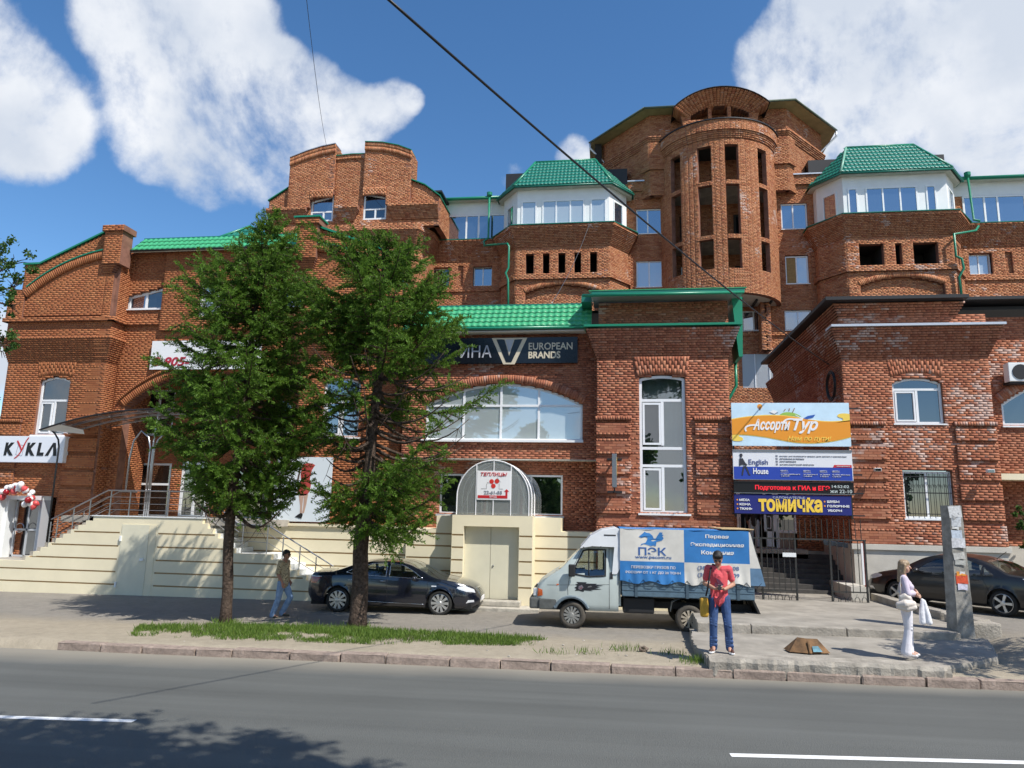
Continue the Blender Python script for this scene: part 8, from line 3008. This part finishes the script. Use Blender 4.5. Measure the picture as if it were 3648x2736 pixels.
def quads(P, D, S, ln, wd):
    """leaf quads from base points P along D, half width along S"""
    P, D, S = (np.asarray(a, dtype=np.float64) for a in (P, D, S))
    ln, wd = np.asarray(ln)[:, None], np.asarray(wd)[:, None]
    a = P - S * wd * .35
    b_ = P + S * wd * .35
    c = P + D * ln * .55 + S * wd
    d = P + D * ln * .55 - S * wd
    e = P + D * ln
    V = np.stack([a, b_, c, e, d], 1).reshape(-1, 3)
    F_ = (np.arange(5)[None] + 5 * np.arange(len(P))[:, None])
    return V, F_


def unit(a): return a / np.maximum(1e-9, np.linalg.norm(a, axis=-1, keepdims=True))


def larch(label, base, axis_px, outline, Y, seed, gaps=(), zlow=0.0, bare=(), group=None, tr0=.14):
    """larch: leaning trunk, whorled limbs with needle-covered sprays; outline gives the crown's reach per height"""
    g = np.random.default_rng(seed)
    T_ = thing('larch_tree', label, 'tree', base, 0, group)
    bx_, by_, bz_ = base
    ax = [(at(x, y, Y)[0] - bx_, at(x, y, Y)[1] - bz_) for x, y in axis_px]
    ax[0] = (0, -.15)
    tab = [(z, x) for x, z in ax]
    trunk_x = lambda z: pl(tab, z)
    ztop = ax[-1][1]
    n = 26
    zs = [-.15 + (ztop + .15) * i / n for i in range(n + 1)]
    tr = MB().tube([(trunk_x(z) + .02 * math.sin(z * 2.1), .025 * math.sin(z * 1.3), z) for z in zs], [max(.008, tr0 * (1.25 if i == 0 else 1) * (1 - z / ztop) ** .75 + .006) for i, z in enumerate(zs)], 12)
    tr.v = [(v[0] + g.uniform(-.008, .008), v[1] + g.uniform(-.008, .008), v[2]) for v in tr.v]
    tr.build('trunk', bark, T_, True)
    ol = [(at(xl, y, Y)[0] - bx_, at(xr, y, Y)[0] - bx_, at((xl + xr) / 2, y, Y)[1] - bz_) for y, xl, xr in outline]
    ol.sort(key=lambda q: q[2])
    Lt, Rt = [(q[2], q[0]) for q in ol], [(q[2], q[1]) for q in ol]
    zmin, zmax = ol[0][2], ol[-1][2]
    limbs = MB()
    NP, ND, NS, NL, NW = [], [], [], [], []
    TP = []
    z = max(zmin, zlow)
    k = 0
    while z < zmax - .05:
        f = (z - zmin) / (zmax - zmin)
        for w in range(3 if f < .85 else 2):
            az = k * 2.39996 + g.uniform(-.5, .5)
            k += 1
            ca, sa = math.cos(az), math.sin(az)
            zt = z + g.uniform(-.12, .12)
            tx = trunk_x(zt)
            reach_r, reach_l = pl(Rt, zt) - tx, tx - pl(Lt, zt)
            side = reach_r if ca > 0 else reach_l
            r = (abs(ca) * side + (1 - abs(ca)) * .5 * (reach_l + reach_r) * .9) * g.uniform(.72, 1.04)
            if r < .15: r = .15
            isbare = any(a < zt < b_ and (sg == 0 or sg * ca > 0) for a, b_, sg in bare)
            up = (.55 if f > .8 else .22 if f > .5 else .02 if f > .2 else -.10) + g.uniform(-.08, .08)
            m_ = 9
            pts = []
            for i in range(m_ + 1):
                t = i / m_
                pts.append(np.array([tx + ca * r * t, sa * r * t, zt + r * (up * t - .22 * math.sin(PI * t * .9) * (1 - f) + .16 * t ** 3) + .03 * math.sin(7 * t + k)]))
            limbs.tube([tuple(p) for p in pts], [.010 + (.042 * (1 - f) + .012) * (1 - i / m_) for i in range(m_ + 1)], 5)
            if isbare and g.uniform() < .75:
                for q in range(7):
                    i0 = g.integers(1, m_)
                    e = pts[i0] + np.array([g.uniform(-.4, .4), g.uniform(-.4, .4), g.uniform(-.5, .15)])
                    mid_ = (pts[i0] + e) / 2 + g.uniform(-.06, .06, 3)
                    limbs.tube([tuple(pts[i0]), tuple(mid_), tuple(e)], [.008, .006, .003], 4)
                continue
            # sprays off the limb
            ns = int(7 + r * 11)
            for q in range(ns):
                t = .18 + .82 * (q + g.uniform(0, 1)) / ns
                fi = t * m_
                i0 = min(m_ - 1, int(fi))
                p = pts[i0] + (pts[i0 + 1] - pts[i0]) * (fi - i0)
                dirl = unit(pts[i0 + 1] - pts[i0])
                sidev = np.array([-dirl[1], dirl[0], 0])
                sg = 1 if q % 2 else -1
                L = (.26 + .48 * (1 - .6 * t) * min(1.3, r / 1.6)) * g.uniform(.6, 1.25)
                dv = unit(dirl * g.uniform(.35, .9) + sidev * sg * g.uniform(.3, .9) + np.array([0, 0, g.uniform(-.55, .30)]))
                droop = g.uniform(-.5, -.05)
                steps = max(4, int(L / .035))
                tt = (np.arange(steps) + .5) / steps
                pts2 = p + np.outer(tt * L, dv) + np.outer(tt ** 2 * L * droop * .6, [0, 0, 1])
                TP.append((p, pts2[steps // 2], pts2[-1]))
                dd = unit(dv + np.outer(tt, [0, 0, droop]))
                for c in range(4):
                    rv = g.normal(size=(steps, 3))
                    pr = unit(rv - dd * np.sum(rv * dd, 1, keepdims=True))
                    nd = unit(dd * g.uniform(.35, 1.0, (steps, 1)) + pr * .85)
                    NP.append(pts2 + g.normal(size=(steps, 3)) * .012)
                    ND.append(nd)
                    NS.append(unit(np.cross(nd, g.normal(size=(steps, 3)))))
                    NL.append(g.uniform(.05, .10, steps))
                    NW.append(g.uniform(.009, .016, steps))
        z += .17 if f < .6 else .13
    # feathery leader
    limbs.build('limbs', bark, T_, True)
    tw = MB()
    for a, b_, c in TP: 
        tw.add([tuple(a + np.array([.004, 0, 0])), tuple(a - np.array([.004, 0, 0])), tuple(b_), tuple(c)], [(0, 1, 2), (0, 2, 3)])
    tag(tw.build('twigs', twig_m, T_), kind='stuff')
    V, F_ = quads(np.concatenate(NP), np.concatenate(ND), np.concatenate(NS), np.concatenate(NL), np.concatenate(NW))
    tag(link('needles', quad_mesh('needles', V, F_, larch_m), T_), kind='stuff')
    return T_


O1 = [(462, 576, 592), (500, 562, 606), (540, 548, 630), (575, 500, 645), (600, 430, 655), (640, 410, 668), (700, 385, 684), (760, 385, 696), (820, 352, 706), (880, 345, 712), (930, 352, 708), (975, 372, 690), (1020, 395, 660), (1060, 405, 655), (1100, 420, 650)]
O2 = [(520, 812, 836), (545, 770, 866), (575, 745, 890), (605, 705, 930), (640, 668, 968), (700, 655, 985), (760, 660, 1010), (815, 665, 1078), (860, 668, 1098), (905, 675, 1085), (950, 690, 1060), (985, 700, 1030), (1030, 690, 960), (1080, 690, 955), (1120, 690, 955)]
GR = 'larches in the grass strip by the kerb'
t1x, t1y = gp(487, 1345, base_z(-9.7) + .03)
larch('left larch tree with a narrow pointed top and slim trunk in the grass strip', (t1x, t1y, T(t1x, t1y)), [(487, 1345), (492, 1200), (503, 1080), (515, 960), (535, 800), (560, 620), (584, 462)], O1, t1y, 5, bare=[(2.1, 3.2, 0)], group=GR)
t2x, t2y = gp(772, 1352, base_z(-6.4) + .05)
larch('right larch tree with a broad crown and thicker trunk before the black saloon', (t2x, t2y, T(t2x, t2y)), [(772, 1352), (779, 1200), (790, 1080), (806, 920), (824, 760), (828, 640), (824, 520)], O2, t2y, 9, bare=[(3.5, 5.5, -1), (4.3, 6.4, 0)], group=GR, tr0=.215)


def broadleaf(name, label, base, blobs, seed, nleaf, size, trunk, mt=None, group=None, cat='tree'):
    """tree with a tapered trunk, limbs towards leaf clouds; blobs: (x, y, z, r) relative to the base"""
    g = np.random.default_rng(seed)
    T_ = thing(name, label, cat, base, 0, group)
    tr = MB()
    P = [Vector(p) for p, r in trunk]
    tr.tube(P, [r for p, r in trunk], 10)
    tr.build('trunk', bark, T_, True)
    li = MB()
    for b_ in blobs:
        c = Vector(b_[:3])
        s = min(P[1:], key=lambda q: (q - c).length)
        li.tube([s, (s + c) / 2 + Vector((0, 0, .12 * b_[3])), c], [.05, .035, .015], 5)
        for k in range(7):
            d = Vector(g.normal(size=3)).normalized() * b_[3] * .8
            li.tube([c * .9 + s * .1, c + d * .5, c + d], [.018, .012, .005], 4)
    li.build('limbs', bark, T_, True)
    tot = sum(b_[3] ** 2.2 for b_ in blobs)
    NP = []
    for b_ in blobs:
        k = int(nleaf * b_[3] ** 2.2 / tot)
        # leaf clumps spread through the blob
        nc = max(4, k // 45)
        cc = g.normal(size=(nc, 3))
        cc = unit(cc) * (g.uniform(0, 1, (nc, 1)) ** .45) * b_[3]
        idx = g.integers(0, nc, k)
        NP.append(np.array(b_[:3]) + cc[idx] + g.normal(size=(k, 3)) * b_[3] * .10)
    NP = np.concatenate(NP)
    n = len(NP)
    D = unit(g.normal(size=(n, 3)) + np.array([0, 0, -.5]))
    S = unit(np.cross(D, g.normal(size=(n, 3))))
    V, F_ = quads(NP, D, S, g.uniform(.8, 1.3, n) * size, g.uniform(.3, .42, n) * size)
    tag(link('crown', quad_mesh('crown', V, F_, mt or leaf_m), T_), kind='stuff')
    return T_


# leafy tree at the left edge: trunk outside the picture, branch ends reaching in
lx, lz = at(-70, 690, 17.0)
broadleaf('leafy_tree', 'leafy tree reaching in at the left picture edge', (lx - .3, 17.0, 0),
          [(1.3, .2, at(0, 560, 17)[1], .62), (1.55, .1, at(20, 620, 17)[1], .42), (1.0, -.3, at(0, 690, 17)[1], .75), (1.60, .1, at(30, 660, 17)[1], .30), (1.15, .3, at(0, 740, 17)[1], .55), (1.45, 0, at(20, 740, 17)[1], .32), (1.1, 0, at(0, 850, 17)[1], .40), (1.2, .1, at(0, 910, 17)[1], .26), (.3, 0, 8.6, 1.0), (-.6, 0, 10, 1.2), (-.3, .5, 7, 1.0)],
          3, 6500, .085, [((0, 0, -.1), .16), ((0, .05, 3), .13), ((.1, 0, 6), .10), ((.2, 0, 8.5), .06), ((.2, 0, 11), .03)])
# trees outside the frame whose shade falls on the road and pavement
broadleaf('leafy_tree', 'street tree standing behind the viewpoint that shades the near lane', (1.8, -1.9, 0),
          [(-3.2, 4.75, 11.5, 1.7), (-1.2, 4.85, 11.5, 1.7), (.55, 4.95, 11.5, 1.45), (1.9, 4.75, 11.4, 1.2), (-1.7, 2.95, 11.8, 2.2), (.3, 2.95, 12.2, 2.2), (2.3, 3.2, 11.8, 1.7), (-3.6, 3.2, 12, 1.8), (3.1, 4.2, 11.4, .7)],
          4, 26000, .17, [((0, 0, -.1), .24), ((0, .2, 4), .2), ((-.1, .9, 7.5), .15), ((-.2, 2.0, 10), .10), ((-.3, 2.8, 12.5), .05)])
broadleaf('leafy_tree', 'low street tree beyond the right picture edge that shades the pavement', (11.2, 13.4, .2),
          [(-1.9, -.2, 5.0, 1.0), (-.9, .5, 5.0, 1.1), (-.1, -.3, 5.0, 1.1), (-2.2, .45, 4.9, .55), (.5, .5, 6.2, 1.2), (-.6, 0, 6.4, .9)],
          6, 9000, .10, [((0, 0, -.1), .13), ((-.1, .1, 2), .11), ((-.3, .1, 3.6), .08), ((-.4, .1, 5.5), .04)])
fg_ = np.random.default_rng(31)
NP = np.concatenate([np.array([x, y, z]) + unit(fg_.normal(size=(700, 3))) * r * fg_.uniform(.5, 1, (700, 1)) for x, y, z, r in
                     [(xx + fg_.uniform(-1.5, 1.5), yy + fg_.uniform(-1, 1), zz, rr_) for xx, yy in ((-17, -24), (-8, -26), (1, -25), (9, -24), (17, -26), (26, -24)) for zz, rr_ in ((4, 2.2), (6.3, 2.6), (8.6, 2.2), (10.5, 1.4))]])
DD = unit(fg_.normal(size=NP.shape))
V, FG = quads(NP, DD, unit(np.cross(DD, fg_.normal(size=NP.shape))), np.full(len(NP), .55), np.full(len(NP), .2))
tag(link('tree_line', quad_mesh('tree_line', V, FG, leaf_m)), 'row of trees across the street behind the viewpoint, mirrored in the windows', 'trees', kind='stuff')
# vine at the right edge, weed on the ledge
vx_ = at(2196, 1140, 24.3)
broadleaf('vine', 'green vine hanging on the brick recess at the right picture edge', (vx_[0] + .25, 24.45, .5), [(-.12, -.1, vx_[1] - .5, .22), (.2, 0, vx_[1] - .25, .3), (-.05, 0, vx_[1] - .05, .2), (.4, 0, vx_[1] - .6, .3), (.1, 0, vx_[1] - 1.0, .2)], 12, 800, .09, [((.3, .3, 0), .03), ((.3, .25, 1.2), .02), ((.2, .1, 2.6), .01)], cat='vine')
wx2 = at(1655, 745, 38.9)
broadleaf('weed', 'small weed sprouting from the brick ledge above the corrugated panel', (wx2[0], 38.85, wx2[1] - .1), [(0, 0, .15, .16), (.05, 0, .32, .12)], 13, 120, .09, [((0, 0, 0), .02), ((0, 0, .2), .01)], cat='weed')

# grass strip
gN = 26000
g = np.random.default_rng(77)
PX = [(280, 1372), (300, 1352), (480, 1345), (700, 1350), (960, 1368), (1180, 1385), (1150, 1402), (1000, 1400), (800, 1396), (560, 1386), (420, 1380)]
poly = [gp(x, y, .10) for x, y in PX]
xs_, ys_ = [p[0] for p in poly], [p[1] for p in poly]
cx_ = g.uniform(min(xs_), max(xs_), gN * 3)
cy_ = g.uniform(min(ys_), max(ys_), gN * 3)
nzv = np.sin(cx_ * 2.3 + 1.7) + np.sin(cy_ * 5.1 + cx_ * 1.1) + np.sin(cx_ * 6.7 - cy_ * 3.3) * .7 + np.sin(cx_ * 13 + cy_ * 9) * .5


def inpoly(x, y):
    c = False
    for i in range(len(poly)):
        a, b_ = poly[i], poly[i - 1]
        if (a[1] > y) != (b_[1] > y) and x < (b_[0] - a[0]) * (y - a[1]) / (b_[1] - a[1]) + a[0]: c = not c
    return c


P, hh = [], []
for x, y, nv in zip(cx_, cy_, nzv):
    if not inpoly(x, y): continue
    # denser towards the yard side
    d = (y - 15.0) / 2.4
    if nv + g.uniform(-1.2, 1.2) + 2.6 * d < .35: continue
    P.append((x, y, T(x, y) - .01))
    hh.append(g.uniform(.05, .15) * (.7 + .5 * max(0, min(1, d))) * (1.5 if g.uniform() < .06 else 1))
    if len(P) >= gN: break
for (px, py, k, z) in ((1190, 1090, 0, 0),): pass
for (sx, sy, n_) in ((1.62, 14.75, 160), (1.2, 15.3, 70), (.2, 15.6, 90), (1.5, 14.5, 60), (-.6, 15.1, 60), (-1.2, 14.9, 50), (t1x, t1y, 260), (t2x, t2y, 320)):
    for q in range(n_):
        x, y = g.normal(sx, .16), g.normal(sy, .10)
        P.append((x, y, T(x, y) - .01))
        hh.append(g.uniform(.06, .20))
P = np.array(P)
n = len(P)
D = unit(np.stack([g.normal(0, .35, n), g.normal(0, .35, n), np.ones(n)], 1))
S = unit(np.cross(D, g.normal(size=(n, 3))))
V, FG = quads(P, D, S, np.array(hh), g.uniform(.004, .008, n))
tag(link('grass', quad_mesh("grass", V, FG, grass_m)), 'patchy strip of fresh green grass under the two larches', 'grass', kind='stuff')

# ------------------------------------------------------------------ street furniture and litter
pbx, pby = 7.50, 17.62
PL = thing('concrete_pole', 'short weathered concrete pole plastered with torn paper notices', 'pole', (pbx, pby, .50))
pole_m = mat('pole_concrete', (.30, .285, .255), .95, noise=(5, .32), bump=(24, .01), spec=.1)
zt = at(2052, 1092, pby)[1] - .5
xt = at(2053, 1092, pby)[0] - pbx
xb_ = at(2075, 1365, pby)[0] - pbx
pm_ = MB()
nn_ = 14
lv = []
for i in range(nn_ + 1):
    f = i / nn_
    z = -.1 + (zt + .1) * f
    w = .235 - .065 * f
    xc = xb_ + (xt - xb_) * f
    lv.append([(xc - w, .10, z), (xc - w * .55, -.17, z), (xc + w, -.14, z), (xc + w * .9, .17, z)])
vs = [tuple(c_ + g.uniform(-.004, .004) for c_ in p) for l in lv for p in l]
fs = [(4 * i + k, 4 * i + (k + 1) % 4, 4 * i + 4 + (k + 1) % 4, 4 * i + 4 + k) for i in range(nn_) for k in range(4)] + [(3, 2, 1, 0), tuple(4 * nn_ + k for k in range(4))]
pm_.add(vs, fs).build('shaft', pole_m, PL)
papers = [(.02, 2.62, .26, .26, (.62, .62, .62), .1), (.05, 2.40, .20, .22, (.52, .54, .56), -.06), (.02, 2.12, .22, .20, (.50, .56, .64), .03), (.07, 1.94, .28, .22, (.60, .60, .62), .0), (.06, 1.66, .24, .16, (.46, .45, .42), .12),
          (.09, 1.52, .22, .12, (.40, .40, .37), -.1), (.07, 1.28, .18, .10, (.70, .28, .04), .02), (.14, 1.29, .11, .09, (.66, .66, .66), -.05), (.10, 1.16, .24, .20, (.66, .09, .035), .03), (.11, 1.00, .20, .14, (.58, .56, .66), -.04), (.05, 2.52, .16, .12, (.30, .30, .30), .3), (.0, 2.28, .14, .10, (.60, .60, .58), -.2)]
for i, (dx, z, w, h, c, a) in enumerate(papers):
    f = (z + .1) / (zt + .1)
    xc = xb_ + (xt - xb_) * f + dx * .4
    yv = -.160
    co, si = math.cos(a), math.sin(a)
    q = []
    for px, pz in ((-w / 2, -h / 2), (0, -h / 2 + .015), (w / 2, -h / 2), (w / 2, h / 2), (.02, h / 2 - .01), (-w / 2, h / 2)):
        X_, Z_ = px * co - pz * si, px * si + pz * co
        q.append((xc + X_, yv - .012 + .02 * X_ - g.uniform(0, .012), z + Z_))
    MB().add(q, [(0, 1, 4, 5), (1, 2, 3, 4)]).build('notice', mat('paper_%d' % i, c, .8, noise=(25, .25)), PL)
RS = thing('rusty_plate', 'bent rusty metal plate with blue paint traces lying on the pavement', 'scrap', (3.7, 15.05, .39))
rust = mat('rust', (.16, .085, .035), .85, noise=(5, .5), bump=(16, .01))
MB().add([(-.36, -.02, 0), (.0, -.10, .0), (.40, .02, 0), (.20, .14, .235), (.0, .10, .24), (-.17, .14, .25), (-.4, .3, 0), (.42, .3, 0)], [(0, 1, 4, 5), (1, 2, 3, 4), (5, 4, 3, 7, 6), (6, 0, 5), (2, 7, 3)]).build('plate', rust, RS)
MB().tube([(.0, -.11, .0), (.0, .03, .19)], .022, 6).build('rib', rust, RS)
MB().add([(.06, -.100, .03), (.24, -.048, .03), (.18, .03, .12), (.06, -.02, .12)], [(0, 1, 2, 3)]).build('paint_patch', mat('old_blue', (.10, .22, .27), .8, noise=(14, .4)), RS)
ck = MB().ball((0, 0, .04), .10, 10, 7, sc=(1, .7, .6))
ck.v = [tuple(c_ + g.uniform(-.018, .018) for c_ in v) for v in ck.v]
tag(ck.build('clod', mat('clod', (.17, .13, .10), .95, noise=(12, .4)), None, loc=(*gp(1390, 1405, .2), .185)), 'lump of dry brown earth lying on the dusty verge by the kerb', 'clod')
gv = MB()
for k in range(60):
    x, y = g.uniform(-10, 7), g.uniform(14.45, 17.2)
    if 1.4 < x: continue
    s = g.uniform(.010, .028)
    gv.ball((x, y, T(x, y) + s * .3), s, 6, 4, sc=(1.2, 1, .7))
tag(gv.build('gravel', concrete), 'scattered pebbles on the dusty verge beside the kerb', 'gravel', kind='stuff')
